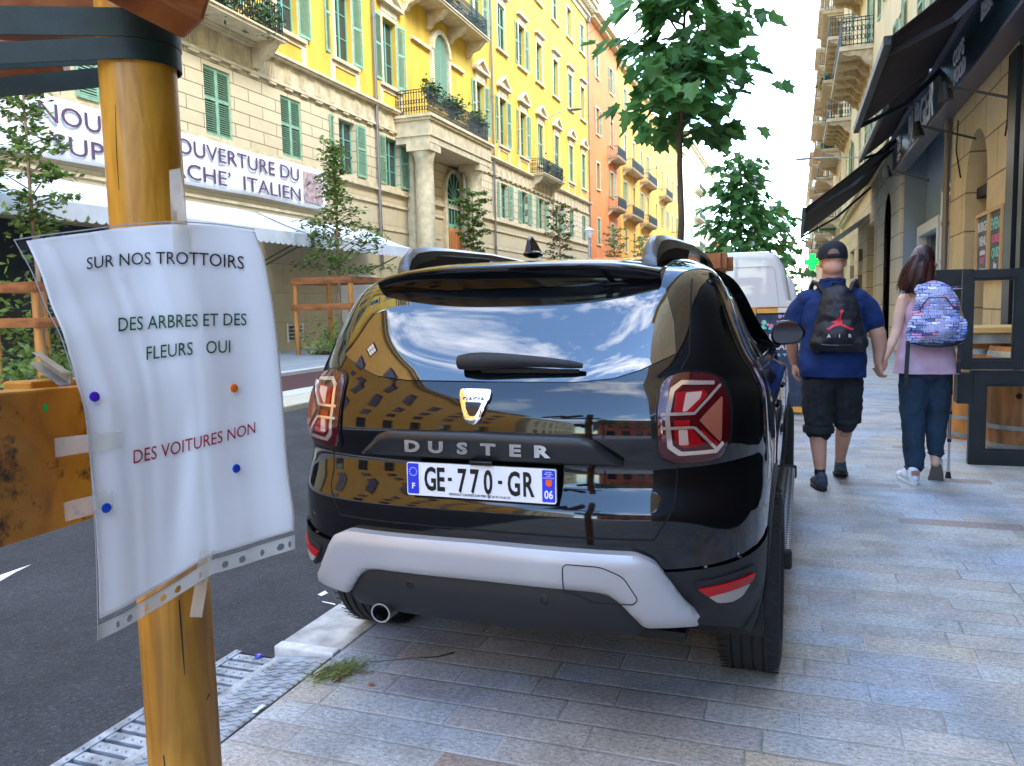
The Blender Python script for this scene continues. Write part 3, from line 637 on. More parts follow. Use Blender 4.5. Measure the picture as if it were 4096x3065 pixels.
# ---- right-hand side ---------------------------------------------------
XW=2.6
Mrb=stone('buff_ashlar',(.66,.50,.27),(.62,.47,.25),(.26,.17,.08),1.6,.62,.014,'yz',noise=.12,bump=.7,rough=.85,nscale=4)
Mgrey=mat('blue_grey_paint',(.24,.31,.36),.6,var=.06,vscale=2)
Mlight=mat('pale_surround',(.66,.68,.68),.6,var=.04)
Mblk=mat('black_green_paint',(.004,.006,.007),.4,var=.3,vscale=4)
def bar_building():
    R=thing('bar_building','buff stone building with arched openings and a blue grey shop recess along the near pavement','building',(XW,20,0))
    g=MB(); wallgrid(g,XW,-1,14.95,16.3,0,5.6,[],.3); wallgrid(g,XW,-1,11.75,13.38,0,5.6,[],.3)
    # wall above the arch
    n=12; yc,r,zs=14.165,.785,3.1
    pts=[(yc-r*math.cos(PI*k/n),zs+(3.97-zs)*math.sin(PI*k/n)) for k in range(n+1)]
    for (a,b_),(c,d) in zip(pts,pts[1:]): g.quad((XW,a,b_),(XW,c,d),(XW,c,5.6),(XW,a,5.6)); g.quad((XW,a,b_),(XW,c,d),(XW+.35,c,d),(XW+.35,a,b_))
    for yy in (13.38,14.95): g.quad((XW,yy,0),(XW+.35,yy,0),(XW+.35,yy,3.1),(XW,yy,3.1))
    g.build('wall',Mrb,R)
    g=MB(); g.quad((XW+.34,13.38,0),(XW+.34,14.95,0),(XW+.34,14.95,4.1),(XW+.34,13.38,4.1)); g.box(XW+.16,XW+.33,13.38,14.95,3.0,3.16); g.box(XW+.16,XW+.33,13.5,13.56,0,3); g.build('door',M['dark'],R)
    # near dark shopfront
    g=MB(); wallgrid(g,XW-.02,-1,-6,11.72,0,5.6,[(9.6,10.9,.4,2.9),(6,8.5,.1,2.9)],.25); g.build('dark_shopfront',Mblk,R)
    g=MB(); g.box(XW-.12,XW-.022,11.35,11.72,0,4.4); g.box(XW-.12,XW-.022,10.9,11.1,0,4.4); g.build('pillar',Mblk,R)
    # grey recess
    g=MB(); wallgrid(g,XW+.5,-1,16.3,22.9,0,5.2,[(17.3,19.1,.3,3.45),(19.8,22.6,.5,2.95)],.2); g.quad((XW,16.3,0),(XW+.5,16.3,0),(XW+.5,16.3,5.2),(XW,16.3,5.2)); g.quad((XW,22.9,0),(XW+.5,22.9,0),(XW+.5,22.9,5.2),(XW,22.9,5.2)); g.quad((XW,16.3,5.2),(XW,22.9,5.2),(XW+.5,22.9,5.2),(XW+.5,16.3,5.2)); g.build('shop_recess',Mgrey,R)
    g=MB()
    for a,b_,c,d in ((17.3,19.1,.3,3.45),(19.8,22.6,.5,2.95)):
        g.box(XW+.3,XW+.5,a-.2,a,c,d+.25); g.box(XW+.3,XW+.5,b_,b_+.2,c,d+.25); g.box(XW+.3,XW+.5,a,b_,d,d+.25)
        g.box(XW+.5,XW+.56,a,b_,c+(d-c)*.68,c+(d-c)*.68+.12); g.box(XW+.5,XW+.56,(a+b_)/2-.06,(a+b_)/2+.06,c,c+(d-c)*.68)
    o=g.build('shop_window_frame',Mlight,R)
    g=MB()
    for a,b_,c,d in ((17.3,19.1,.3,3.45),(19.8,22.6,.5,2.95)): g.quad((XW+.6,a,c),(XW+.6,b_,c),(XW+.6,b_,d),(XW+.6,a,d))
    g.build('glazing',M['glass'],o)
    # beige piers with arched niche
    g=MB(); wallgrid(g,XW-.06,-1,23,25.2,0,5.6,[],.3); wallgrid(g,XW-.06,-1,27,29.2,0,5.6,[],.3)
    yc,r,zs=26.1,.9,3.5; pts=[(yc-r*math.cos(PI*k/n),zs+(4.5-zs)*math.sin(PI*k/n)) for k in range(n+1)]
    for (a,b_),(c,d) in zip(pts,pts[1:]): g.quad((XW-.06,a,b_),(XW-.06,c,d),(XW-.06,c,5.6),(XW-.06,a,5.6))
    g.quad((XW-.06,23,0),(XW+.5,23,0),(XW+.5,23,5.6),(XW-.06,23,5.6)); g.build('pier',stone('beige_ashlar',(.70,.62,.46),(.72,.64,.48),(.36,.30,.2),3,.62,.016,'yz',noise=.08,bump=.7,rough=.85,nscale=4),R)
    g=MB(); g.quad((XW+.12,25.2,0),(XW+.12,27,0),(XW+.12,27,5),(XW+.12,25.2,5)); g.build('niche',mat('pink_beige_render',(.60,.46,.34),.8,var=.05),R)
    g=MB(); wallgrid(g,XW,-1,29.2,52,0,5.6,[(31,34,0,4.2),(36,38.4,0,3.6),(41,44,0,3.8),(47,50,0,3.8)],.4); g.build('wall',Mrb,R)
    g=MB()
    for a,b_,h in ((31,34,4.2),(36,38.4,3.6),(41,44,3.8),(47,50,3.8)): g.box(XW+.25,XW+.35,a,b_,0,h)
    g.build('shop_door',Mlight,R)
    g=MB(); g.tube([(XW-.07,16.32,0),(XW-.07,16.32,5.0)],.05,8)
    for z in (1.2,2.7,3.3,4.4): g.tube([(XW-.07,16.32,z),(XW-.07,16.32,z+.08)],.065,8)
    g.build('downpipe',M['zinc'],R,smooth=True)
    g=MB(); g.box(XW-.16,XW,11.75,52,5.6,5.78); g.box(XW-.26,XW,11.75,52,5.78,5.9); g.build('string_course',M['trim'],R)
    # upper storeys
    Fl=[6.6,10.8,14.9,19.0,23.1]; bays=[14.5,19.5,24.5,29.5,34,39,44,49]
    ops=[(b_-.6,b_+.6,f,f+2.5) for f in Fl for b_ in bays]
    g=MB(); wallgrid(g,XW,-1,-6,52,5.9,27,ops,.25); g.build('upper_wall',mat('pale_yellow_render',(.78,.66,.40),.85,var=.08,vscale=1),R)
    for b_ in bays:
        for f in Fl: window(R,XW,-1,b_,f,1.2,2.5,'open' if (b_+f)%2<1.2 else 'closed',depth=.25)
    for z in Fl[1:]:
        for a,c in ((33,40.5),(45.5,51.5)):
            q=MB(); z_=z-.05; q.box(XW-1.15,XW,a,c,z_-.16,z_); o=q.build('balcony',M['trim'],R)
            for yy in [a+.2+(c-a-.4)*k/5 for k in range(6)]:
                q=MB(); q.prism([(XW,z_-.16),(XW-1.05,z_-.16),(XW-1.02,z_-.26),(XW-.8,z_-.36),(XW-.6,z_-.32),(XW-.4,z_-.42),(XW-.25,z_-.66),(XW-.1,z_-.72),(XW,z_-.85)],lambda p,s_,t:(p,t,s_),yy-.12,yy+.12); q.build('bracket',M['trimdark'],o)
            balustrade(o,XW,-1,a+.06,c-.06,z_,1.15,1.0,curl=True)
    g=MB(); g.box(XW-.7,XW+.3,-6,52,27,27.3); g.build('cornice',M['trim'],R)
    g=MB(); g.box(XW+.62,XW+10,-6,52,0,26.9); g.build('side_wall',Mrb,R)
    # wiring on the wall and a vertical mullion line
    g=MB(); g.tube([(XW-.02,12.2,4.5),(XW-.02,12.2,3.7),(XW-.03,12.25,3.5)],.012,6); g.tube([(XW-.03,15.6,4.4),(XW-.03,15.7,3.9),(XW-.02,15.3,3.4)],.012,6); g.build('cable',M['dark'],R)
    fin(R)
bar_building()
simple_block('apartment_house','pale yellow house with long balconies on the near side, beyond the bar building','building',XW,-1,52.2,84,28,mat('pale_render',(.76,.66,.42),.85,var=.08,vscale=1),[6.6,10.8,14.9,19,23.1],[55,60,65,70,75,80],wh=2.5,bal=[(54,61,z,1.1) for z in (6.5,10.7,14.8,18.9,23)]+[(66,73,z,1.1) for z in (6.5,10.7,14.8,18.9,23)]+[(76,82.5,z,1.1) for z in (10.7,14.8,18.9,23)],gz=5.2)
simple_block('apartment_house','cream house with balconies near the street end on the near side','building',XW,-1,84.2,130,25,mat('cream_far_render',(.74,.66,.48),.85,var=.08,vscale=1),[6.6,10.8,14.9,19],[88,94,100,106,112,118,124],wh=2.5,bal=[(86,95,z,1.1) for z in (6.5,10.7,14.8,18.9)]+[(103,113,z,1.1) for z in (6.5,10.7,14.8,18.9)],gz=5.2)
simple_block('apartment_house','pale last house of the near side row','building',XW,-1,130.2,190,22,mat('pale_last_render',(.72,.64,.5),.85,var=.08,vscale=1),[6.6,10.8,14.9],[136,146,156,166,176],bal=[(133,148,z,1.1) for z in (6.5,10.7,14.8)],gz=5.2)
potplant(None,'potted_plant',(1.9,58,15),(.5,1.0,.7),300,.16,('yellow-green plants with red pots on a balcony high on the near side','plant'))
potplant(None,'potted_plant',(1.9,56.5,10.9),(.4,1.0,.4),160,.14,('pink flowering plants on a lower balcony of the near side','plant'))
# shop sign on the wall
g=MB(); T=thing('shop_sign','long black fascia sign with white lettering above the bar terrace','sign',(XW,17,4.6))
sn=mat('sign_panel',(.012,.035,.05),.35); wl=mat('white_letter_panel',(.80,.80,.82),.5)
g.box(XW-.28,XW,8.5,23.0,4.62,5.44); g.build('panel',sn,T,bevel=.01)
g=MB(); g.box(XW-.36,XW-.02,8.5,23.05,5.44,5.52); g.box(XW-.32,XW-.02,8.5,23.05,4.56,4.62); g.build('rim',mat('sign_rim',(.10,.09,.12),.35),T,bevel=.006)
g=MB(); 
text_on(g,'BURGER',(XW-.285,19.9,4.72),(0,-1,0),(0,0,1),.92,.006,sx=1.0,bold=.02); text_on(g,'BAR',(XW-.285,21.9,4.95),(0,-1,0),(0,0,1),.42,.006,bold=.01); text_on(g,'\u2022 2021 \u2022',(XW-.285,22.0,4.72),(0,-1,0),(0,0,1),.24,.006)
text_on(g,"COP'S",(XW-.285,14.6,5.02),(0,-1,0),(0,0,1),.32,.006,bold=.01); text_on(g,'FOOD',(XW-.285,14.5,4.72),(0,-1,0),(0,0,1),.32,.006,bold=.01); text_on(g,'BEER',(XW-.285,12.6,5.1),(0,-1,0),(0,0,1),.3,.006,bold=.01)
g.build('lettering',wl,T); fin(T)
for yy,lab in ((12.35,'nearest black bracket arm holding a spotlight under the sign'),(14.9,'middle black bracket arm with a spotlight under the sign'),(19.5,'farthest black bracket arm with a lamp under the sign')):
    t=thing('sign_spotlight',lab,'lamp',(XW,yy,4.2),group='spotlights under the black sign')
    g=MB(); g.bar((XW,yy-.6,3.85),(XW-.75,yy,4.25),.035,.035); g.build('arm',M['iron'],t)
    g=MB(); g.tube([(XW-.75,yy,4.3),(XW-.72,yy,4.05)],[.05,.1],10); g.build('lamp_head',M['iron'],t,smooth=True); fin(t)
# dark awnings
aw=mat('dark_awning_cloth',(.030,.022,.022),.85,var=.2,vscale=3,bump=.1,bscale=6); awu=mat('dark_brown_awning_cloth',(.055,.040,.038),.9,var=.12,vscale=1.5)
def awning(lab,y0,y1,zw,xf,zf,m,mb_,val=.14,grp='dark awnings over the near pavement'):
    t=thing('awning',lab,'awning',(XW,y0,0),group=grp)
    g=MB(); g.grid(lambda u,v:(XW-.1+(xf-XW+.1)*u,y0+(y1-y0)*v,zw+(zf-zw)*u-.04*math.sin(PI*u)),8,12)
    o=g.build('cloth',m,t,smooth=True,recalc=False); s=o.modifiers.new('s','SOLIDIFY'); s.thickness=.012
    g=MB(); g.box(xf-.05,xf+.05,y0,y1,zf-.08,zf+.05); g.build('front_bar',mb_,t,bevel=.015)
    g=MB(); g.quad((xf-.03,y0,zf-.08),(xf-.03,y1,zf-.08),(xf-.03,y1,zf-.08-val),(xf-.03,y0,zf-.08-val)); o=g.build('valance',m,t,recalc=False)
    for yy in (y0+.45,y1-.45):
        g=MB(); xm=(XW+xf)/2; g.bar((XW-.05,yy,zw-.18),(xm,yy+.05,(zw+zf)/2-.30),.06,.08); g.bar((xm,yy+.05,(zw+zf)/2-.30),(xf,yy,zf-.06),.05,.07); g.build('folding_arm',mat('arm_metal',(.02,.022,.035),.4,.3),t)
    fin(t); return t
awning('large dark brown awning nearest the camera over the near pavement, highest of the awnings',11.0,16.4,5.72,1.03,4.55,awu,M['iron'],.02)
awning('short dark awning above the far half of the black sign',16.6,22.8,5.75,1.55,5.0,awu,M['iron'],.05)
awning('black awning farthest along the near pavement, lowest at its street edge',22.9,32.5,5.62,.20,3.83,aw,M['iron'],.0)
t=thing('awning','small grey folded awning behind the long black awning','awning',(XW,33,0)); g=MB(); g.grid(lambda u,v:(XW-1.7*u,33+6*v,4.6-1.2*u),4,4); o=g.build('cloth',mat('grey_awning_cloth',(.35,.38,.37),.8),t,recalc=False); s=o.modifiers.new('s','SOLIDIFY'); s.thickness=.012; g=MB(); g.box(XW-1.76,XW-1.68,33,39,3.32,3.42); g.build('front_bar',M['iron'],t); fin(t)
# chalk boards on the wall
def chalkboard(y0,y1,z0,z1,lines,lab):
    t=thing('chalkboard',lab,'chalkboard',(XW-.02,(y0+y1)/2,z0)); g=MB(); x=XW-.05
    g.box(x,XW-.003,y0,y1,z0,z1); g.build('board',mat('slate',(.09,.11,.11),.7,var=.3,vscale=12),t)
    g=MB(); f=.05
    g.box(x-.03,x,y0,y1,z0-.001,z0+f); g.box(x-.03,x,y0,y1,z1-f,z1); g.box(x-.03,x,y0,y0+f,z0+f,z1-f); g.box(x-.03,x,y1-f,y1,z0+f,z1-f); g.build('frame',mat('pine_frame',(.55,.33,.13),.6),t)
    for k,(tx,z,s,c) in enumerate(lines):
        g=MB(); text_on(g,tx,(x-.003,(y0+y1)/2,z),(0,-1,0),(0,0,1),s,.002,align='CENTER',bold=.004); g.build('chalk_writing',c,t)
    fin(t)
cpk=mat('pink_chalk',(.65,.15,.25),.8); cw_=mat('white_chalk',(.62,.60,.62),.8); cgr=mat('green_chalk',(.25,.55,.45),.8); cbl=mat('cyan_chalk',(.15,.75,.6),.8)
chalkboard(12.86,13.66,1.68,2.62,[('BURGER',2.36,.19,cw_),('MENU',2.15,.19,cw_),('maison',2.02,.12,cw_),('PLAT',1.90,.12,cpk),('du jour',1.76,.12,cw_)],'left one of two pine framed chalkboards on the buff wall, menu in white and pink')
chalkboard(12.08,12.84,1.68,2.62,[('EVENT',2.33,.22,cgr),('SOIREE',2.15,.15,cpk),('QUIZ',1.95,.18,cgr),('live',1.80,.12,cw_)],'right one of two pine framed chalkboards on the buff wall, headed EVENT')
# pharmacy cross and green shop sign far along
t=thing('pharmacy_cross','lit bright green pharmacy cross hanging above the far pavement end','sign',(.93,49.6,3.62)); gm=mat('green_neon',(.0,1.0,.02),.4,emit=1.0)
g=MB(); a,c=.16,.47; P=[(-a,c),(a,c),(a,a),(c,a),(c,-a),(a,-a),(a,-c),(-a,-c),(-a,-a),(-c,-a),(-c,a),(-a,a)]
g.prism([(p*.95,q*.95) for p,q in P],lambda p,q,s_:(p,s_,q),-.08,.08); g.build('lit_cross',gm,t,bevel=.04); g=MB(); g.box(.4,1.40,-.03,.03,-.04,.04); g.build('bracket',M['iron'],t)
g=MB()
for p in ((-.08,.12),(.02,.12),(.12,.12),(-.06,-.02),(.1,-.02),(-.1,-.12),(.03,-.13)): g.box(p[0],p[0]+.035,-.088,-.081,p[1],p[1]+.035)
g.build('display_dot',mat('dark_green_dot',(.0,.25,.02),.5),t)
t=thing('shop_sign','small green projecting shop sign with white arrows beyond the man in the cap','sign',(2.05,60,6.55)); g=MB(); g.box(-.55,.55,-.05,.05,-.36,.36); g.build('panel',mat('green_sign',(.0,.26,.10),.4),t,bevel=.02)
g=MB()
for s in (-1,1): g.prism([(s*.08,.2),(s*.42,0),(s*.08,-.2),(s*.18,0)],lambda p,q,s_:(p,s_,q),-.062,-.052)
g.build('arrow',M['white'],t)
# ================================================================ the black SUV
CX,CY=-.955,2.30
paint=mat('black_car_paint',(.003,.003,.004),.05,ior=1.45,coat=.35)
cglass=mat('tinted_glass',(.004,.006,.008),.02,ior=2.1)
plast=mat('black_textured_plastic',(.012,.0125,.014),.55,bump=.15,bscale=900)
gplast=mat('gloss_black_trim',(.01,.01,.011),.12)
silv=mat('silver_bumper_paint',(.43,.43,.44),.36,.25,var=.05,vscale=3)
chrome=mat('chrome',(.85,.85,.86),.06,1.0)
rub=mat('tyre_rubber',(.016,.016,.016),.8)
seam=mat('panel_gap',(.002,.002,.002),.9)
car=thing('parked_car','black five door off-road car parked half on the pavement, seen from behind','car',(CX,CY,0),rz=-.0126)
# rear profile tables: z, rear y, half width, front y
PZ=[.25,.32,.40,.50,.60,.70,.765,.80,.86,.92,.955,1.0,1.05,1.12,1.18,1.26,1.36,1.46,1.53,1.575,1.602,1.618]
PY=[.16,.12,.09,.065,.055,.05,.052,.066,.092,.098,.088,.078,.082,.105,.135,.185,.262,.350,.445,.60,.78,1.05]
PW=[.81,.835,.852,.862,.866,.867,.867,.867,.867,.866,.866,.865,.863,.856,.832,.788,.748,.712,.672,.605,.515,.36]
PF=[4.22,4.28,4.32,4.34,4.34,4.33,4.32,4.31,4.28,4.22,4.17,4.02,3.55,3.36,3.22,3.04,2.83,2.61,2.44,2.28,2.10,1.75]
def pch(z,T):
    z=min(max(z,PZ[0]),PZ[-1]); i=0
    while i<len(PZ)-2 and z>PZ[i+1]: i+=1
    def sl(k):
        if k<=0: return (T[1]-T[0])/(PZ[1]-PZ[0])
        if k>=len(PZ)-1: return (T[-1]-T[-2])/(PZ[-1]-PZ[-2])
        a=(T[k]-T[k-1])/(PZ[k]-PZ[k-1]); b_=(T[k+1]-T[k])/(PZ[k+1]-PZ[k])
        return 0 if a*b_<=0 else 2*a*b_/(a+b_)
    h=PZ[i+1]-PZ[i]; t=(z-PZ[i])/h; a,b_=T[i],T[i+1]; m0,m1=sl(i)*h,sl(i+1)*h
    return a*(1+2*t)*(1-t)**2+m0*t*(1-t)**2+b_*t*t*(3-2*t)+m1*t*t*(t-1)
NE=3.2
def NZ_(z): return 3.2+2.8*min(1,max(0,(z-1.18)/.30))
def prof(z): return pch(z,PY),pch(z,PW),pch(z,PF)
def Ycar(x,z):
    yr,w_,yf=prof(z); L_=min(.55,(yf-yr)*.45); q=min(abs(x)/w_,.9995); ne=NZ_(z)
    return yr+L_-L_*(1-q**ne)**(1/ne)
def Xcar(y,z):
    yr,w_,yf=prof(z); L_=min(.55,(yf-yr)*.45); x=w_
    ne=NZ_(z)
    if y<yr+L_: q=min((yr+L_-y)/L_,1); x*=(1-q**ne)**(1/ne)
    Lf=min(.9,(yf-yr)*.45)
    if y>yf-Lf: q=min((y-yf+Lf)/Lf,1); x*=(1-q**2.4)**(1/2.4)
    # wheel arch bulge / waisted doors
    st=lambda t:min(1,max(0,t))**2*(3-2*min(1,max(0,t)))
    x-=.085*st((z-.98)/.20)*st((y-.7)/.7)
    for yc in (.88,3.55): x+=.012*math.exp(-((y-yc)/.45)**2)*math.exp(-((z-.80)/.22)**2)
    x-=.02*math.exp(-((y-2.15)/.6)**2)*math.exp(-((z-.68)/.15)**2)
    return x
def zb(y):
    a=min(max((y-.25)/.35,0),1); r=.40*(1-a)+.27*a
    if y>3.9: r=.27+.12*min((y-3.9)/.3,1)
    return r
def body_mesh():
    NZ=110; zs=[]
    for k in range(NZ+1): t=k/NZ; zs.append(.25+(1.618-.25)*(1-(1-t)**1.25))
    g=MB(); rings=[]
    ths=[i/46*PI/2 for i in range(47)]
    for z in zs:
        yr,w_,yf=prof(z); L_=min(.55,(yf-yr)*.45); Lf=min(.9,(yf-yr)*.45); half=[]
        for th in ths:
            ne=NZ_(z); x=math.sin(th)**(2/ne) if th>0 else 0; y=yr+L_-L_*max(math.cos(th),0)**(2/ne)
            half.append((x*w_,y))
        ya,yb_=yr+L_,yf-Lf; n=60
        for i in range(1,n): half.append((w_,ya+(yb_-ya)*i/n))
        for th in [i/24*PI/2 for i in range(25)]:
            x=max(math.cos(th),0)**(2/2.4); y=yf-Lf+Lf*math.sin(th)**(2/2.4); half.append((x*w_,y))
        pts=[]
        for x,y in half:
            if x>w_*.97: x=Xcar(y,z)
            elif x>w_*.5:
                x=x+(Xcar(y,z)-w_ if .4<y<4 else 0)*(x/w_-.5)/.47*0
            zz=z
            if z<.6: b_=zb(y); zz=b_+(z-.25)/(.35)*(.6-b_)
            pts.append((x,y,zz))
        rings.append(pts+[(-x,y,zz) for x,y,zz in pts[1:-1][::-1]])
    n=len(rings[0]); v=[p for r in rings for p in r]; f=[]
    for i in range(len(rings)-1):
        for k in range(n):
            a,b_,c,d=i*n+k,i*n+(k+1)%n,(i+1)*n+(k+1)%n,(i+1)*n+k
            cy=(v[a][1]+v[b_][1]+v[c][1]+v[d][1])/4; cz=(v[a][2]+v[c][2])/2; cx=abs(v[a][0]+v[c][0])/2
            if cx>.55 and any((cy-q)**2+(cz-.36)**2<.405**2 for q in (.88,3.55)): continue
            f.append((a,b_,c,d))
    f.append(tuple((len(rings)-1)*n+k for k in range(n)))
    g.add(v,f); return g
bd=body_mesh().build('body',paint,car,smooth=2,recalc=True)
def inpoly_d(px,py,poly):
    d=1e9
    for i in range(len(poly)):
        ax,ay=poly[i]; bx_,by=poly[(i+1)%len(poly)]; vx,vy=bx_-ax,by-ay; L2=vx*vx+vy*vy or 1e-9
        t=max(0,min(1,((px-ax)*vx+(py-ay)*vy)/L2)); d=min(d,math.hypot(px-ax-t*vx,py-ay-t*vy))
    return d
def rpoly(poly,r,n=5):
    "round corners"
    out=[]; N=len(poly)
    for i in range(N):
        p0,p1,p2=Vector(poly[i-1]),Vector(poly[i]),Vector(poly[(i+1)%N]); a=(p0-p1); b_=(p2-p1); rr_=min(r,a.length*.45,b_.length*.45)
        A=p1+a.normalized()*rr_; B_=p1+b_.normalized()*rr_
        for k in range(n+1):
            t=k/n; q=A*(1-t)**2+p1*2*t*(1-t)+B_*t*t; out.append((q.x,q.y))
    return out
def patch(name,poly,fn,m,parent,off=.004,back=.01,step=.03,rnd_=0,crown=0,smooth=True):
    "2-D outline laid onto the body: fn(a,b,off)->xyz; rim goes back; edges rounded over rnd_"
    bm=bmesh.new(); vs=[bm.verts.new((a,b_,0)) for a,b_ in poly]; bm.faces.new(vs)
    xs=[p[0] for p in poly]; ys=[p[1] for p in poly]
    def cut(ax,lo,hi):
        n=max(1,int((hi-lo)/step))
        for k in range(1,n):
            c=lo+(hi-lo)*k/n; co_=(c,0,0) if ax==0 else (0,c,0); no_=(1,0,0) if ax==0 else (0,1,0)
            bmesh.ops.bisect_plane(bm,geom=bm.verts[:]+bm.edges[:]+bm.faces[:],plane_co=co_,plane_no=no_,dist=1e-6)
    cut(0,min(xs),max(xs)); cut(1,min(ys),max(ys))
    if rnd_: 
        pass
    be=[e for e in bm.edges if len(e.link_faces)==1]
    r=bmesh.ops.extrude_edge_only(bm,edges=be); low=set(v for v in r['geom'] if isinstance(v,bmesh.types.BMVert))
    for v in bm.verts:
        a,b_=v.co.x,v.co.y; o=off
        if v in low: o=-back
        elif rnd_ or crown:
            d=inpoly_d(a,b_,poly)
            if rnd_: t=min(d/rnd_,1); o=off-rnd_*.6*(1-math.sqrt(max(0,1-(1-t)**2)))
            if crown: o+=crown*(1-math.exp(-d/.05))
        v.co=Vector(fn(a,b_,o))
    bmesh.ops.recalc_face_normals(bm,faces=bm.faces)
    me=bpy.data.meshes.new(name); bm.to_mesh(me); bm.free(); me.materials.append(m)
    if smooth: me.polygons.foreach_set('use_smooth',[True]*len(me.polygons)); me.set_sharp_from_angle(angle=math.radians(50))
    o=bpy.data.objects.new(name,me); COL.objects.link(o); o.parent=parent; return o
def FR(a,b_,o):   # rear view (x,z), displaced along approximate outward normal
    e=.004; y=Ycar(a,b_); dx=(Ycar(a+e,b_)-Ycar(a-e,b_))/(2*e); dz=(Ycar(a,b_+e)-Ycar(a,b_-e))/(2*e); dx=max(-3,min(3,dx))
    n=Vector((dx,-1,dz)).normalized(); return Vector((a,y,b_))+n*o
def FS(s):
    def f(a,b_,o):
        e=.004; x=Xcar(a,b_); dy=(Xcar(a+e,b_)-Xcar(a-e,b_))/(2*e); dz=(Xcar(a,b_+e)-Xcar(a,b_-e))/(2*e)
        n=Vector((1,-max(-3,min(3,dy)),-max(-2,min(2,dz)))).normalized(); return Vector((s*x+s*n.x*o,a+n.y*o,b_+n.z*o))
    return f
def mir(h): return h+[(-x,z) for x,z in h[::-1] if abs(x)>1e-6]
def seamline(name,pts,fn,parent,w_=.004,m=None,off=.0012):
    g=MB(); P=[]
    for (a,b_),(c,d) in zip(pts,pts[1:]):
        n=max(1,int(math.hypot(c-a,d-b_)/.025))
        for k in range(n): P.append((a+(c-a)*k/n,b_+(d-b_)*k/n))
    P.append(pts[-1]); g.tube([fn(a,b_,off-w_*.35) for a,b_ in P],w_*.5,6); return g.build(name,m or seam,parent)
# rear window
gl=[(0,1.177),(.30,1.178),(.42,1.190),(.50,1.215),(.60,1.262),(.585,1.36),(.545,1.47),(0,1.50)]
rw=patch('rear_window',mir(gl),FR,cglass,car,off=.003,back=.01,step=.03)
seamline('window_seal',mir(gl)+[gl[0]],FR,rw,.007,m=gplast)
# tailgate seam
tg=[(.622,1.50),(.632,1.40),(.640,1.26),(.612,1.20),(.60,.99),(.617,.93),(.612,.80),(.585,.75),(.555,.70)]
for s in (-1,1):
    seamline('tailgate_gap',[(s*a,b_) for a,b_ in tg],FR,bd,.006)
seamline('tailgate_gap',[(-.555,.70),(.555,.70)],FR,bd,.007)
# spoiler
g=MB(); n=40
def spl(u):
    x=-.530+1.06*u; t=abs(x)/.530; ye=.290+.08*t**3; zt_=1.562-.036*t**4
    prof_=[(ye,zt_-.004),(ye+.01,zt_+.004),(ye+.10,zt_+.018),(Ycar(min(abs(x),.5),1.575)*.0+.62,1.594-.035*t**2.2),(.64,1.55-.05*t),(ye+.15,1.498-.030*t**4),(ye+.08,1.484-.030*t**4),(ye+.012,zt_-.026)]
    return [(x,a,b_) for a,b_ in prof_]
R_=[spl(i/n) for i in range(n+1)]; m_=8
g.add([p for r in R_ for p in r],[(i*m_+k,i*m_+(k+1)%m_,(i+1)*m_+(k+1)%m_,(i+1)*m_+k) for i in range(n) for k in range(m_)]+[tuple(range(m_)),tuple(n*m_+k for k in range(m_))])
spo=g.build('spoiler',paint,car,smooth=True,bevel=.004)
# lower cladding + silver bumper
lower=[]
def ring_patch(name,z0,z1,th1,off,m,y1s):
    g=MB(); nth=60
    def fn(u,v):
        s=-1 if u<.5 else 1; tt=abs(u-.5)*2
        # arc from the centre to the wheel arch
        L_=.55; xs_=None; a=tt*1.0
        # parameter over angle then side
        if a<.85: th=a/.85*PI/2; 
        else: th=PI/2
        zt=z0+(z1-z0)*v
        yr,w_,yf=prof(zt); x=w_*math.sin(th)**(2/NE) if th>0 else 0; y=yr+L_-L_*max(0,math.cos(th))**(2/NE)
        if a>=.85: y=yr+L_+(a-.85)/.15*(y1s-yr-L_); x=w_
        zz=zt
        if zt<.6: b_=zb(y)-.012; zz=b_+(zt-.25)/.35*(.6-b_) 
        if zt>.5 : zz+=.055*min(1,max(0,(y-.12)/.4))*(zt-.5)/.1
        k=1+off/w_
        return (s*x*k,y-off*max(0,math.cos(th))**.5,zz)
    g.grid(fn,160,12); return g.build(name,m,car,smooth=2)
ring_patch('lower_bumper',.25,.60,1,.010,plast,.47)
sv=[(0,.668),(.50,.663),(.556,.638),(.600,.572),(.638,.508),(.672,.468),(.662,.456),(.668,.436),(.518,.432),(.478,.480),(.450,.512),(.418,.534),(.375,.542),(0,.545)]
sv2=rpoly(mir(sv),.018,4)
sb=patch('bumper_skid_plate',sv2,FR,silv,car,off=.055,back=.0,step=.022,rnd_=.028)
tow=[(.285,.632),(.40,.630),(.463,.602),(.503,.532),(.49,.516),(.37,.516),(.33,.538),(.285,.542)]
seamline('tow_cover_gap',rpoly(tow,.02)+[rpoly(tow,.02)[0]],lambda a,b_,o:FR(a,b_,o+.0555),sb,.0035)
dk=[(0,.550),(.39,.550),(.44,.532),(.49,.47),(.52,.425),(.49,.395),(.20,.385),(0,.383)]
ds=patch('diffuser',mir(dk),FR,plast,car,off=.040,back=.0,step=.03,rnd_=.02)
for x in (-.25,.22):
    g=MB(); p=FR(x,.505,.041); g.lathe([(0,.0),(.011,.0),(.012,-.002),(.015,-.001)],(p.x,p.y,p.z),'y',14); g.build('parking_sensor',gplast,ds)
for s in (-1,1):
    for x,z in ((.70,.60),(.79,.625)):
        p=FR(s*x,z,.003); g=MB(); g.ball((p.x,p.y+.002,p.z),(.013,.0035,.013),12); g.build('parking_sensor',paint,bd,smooth=True)
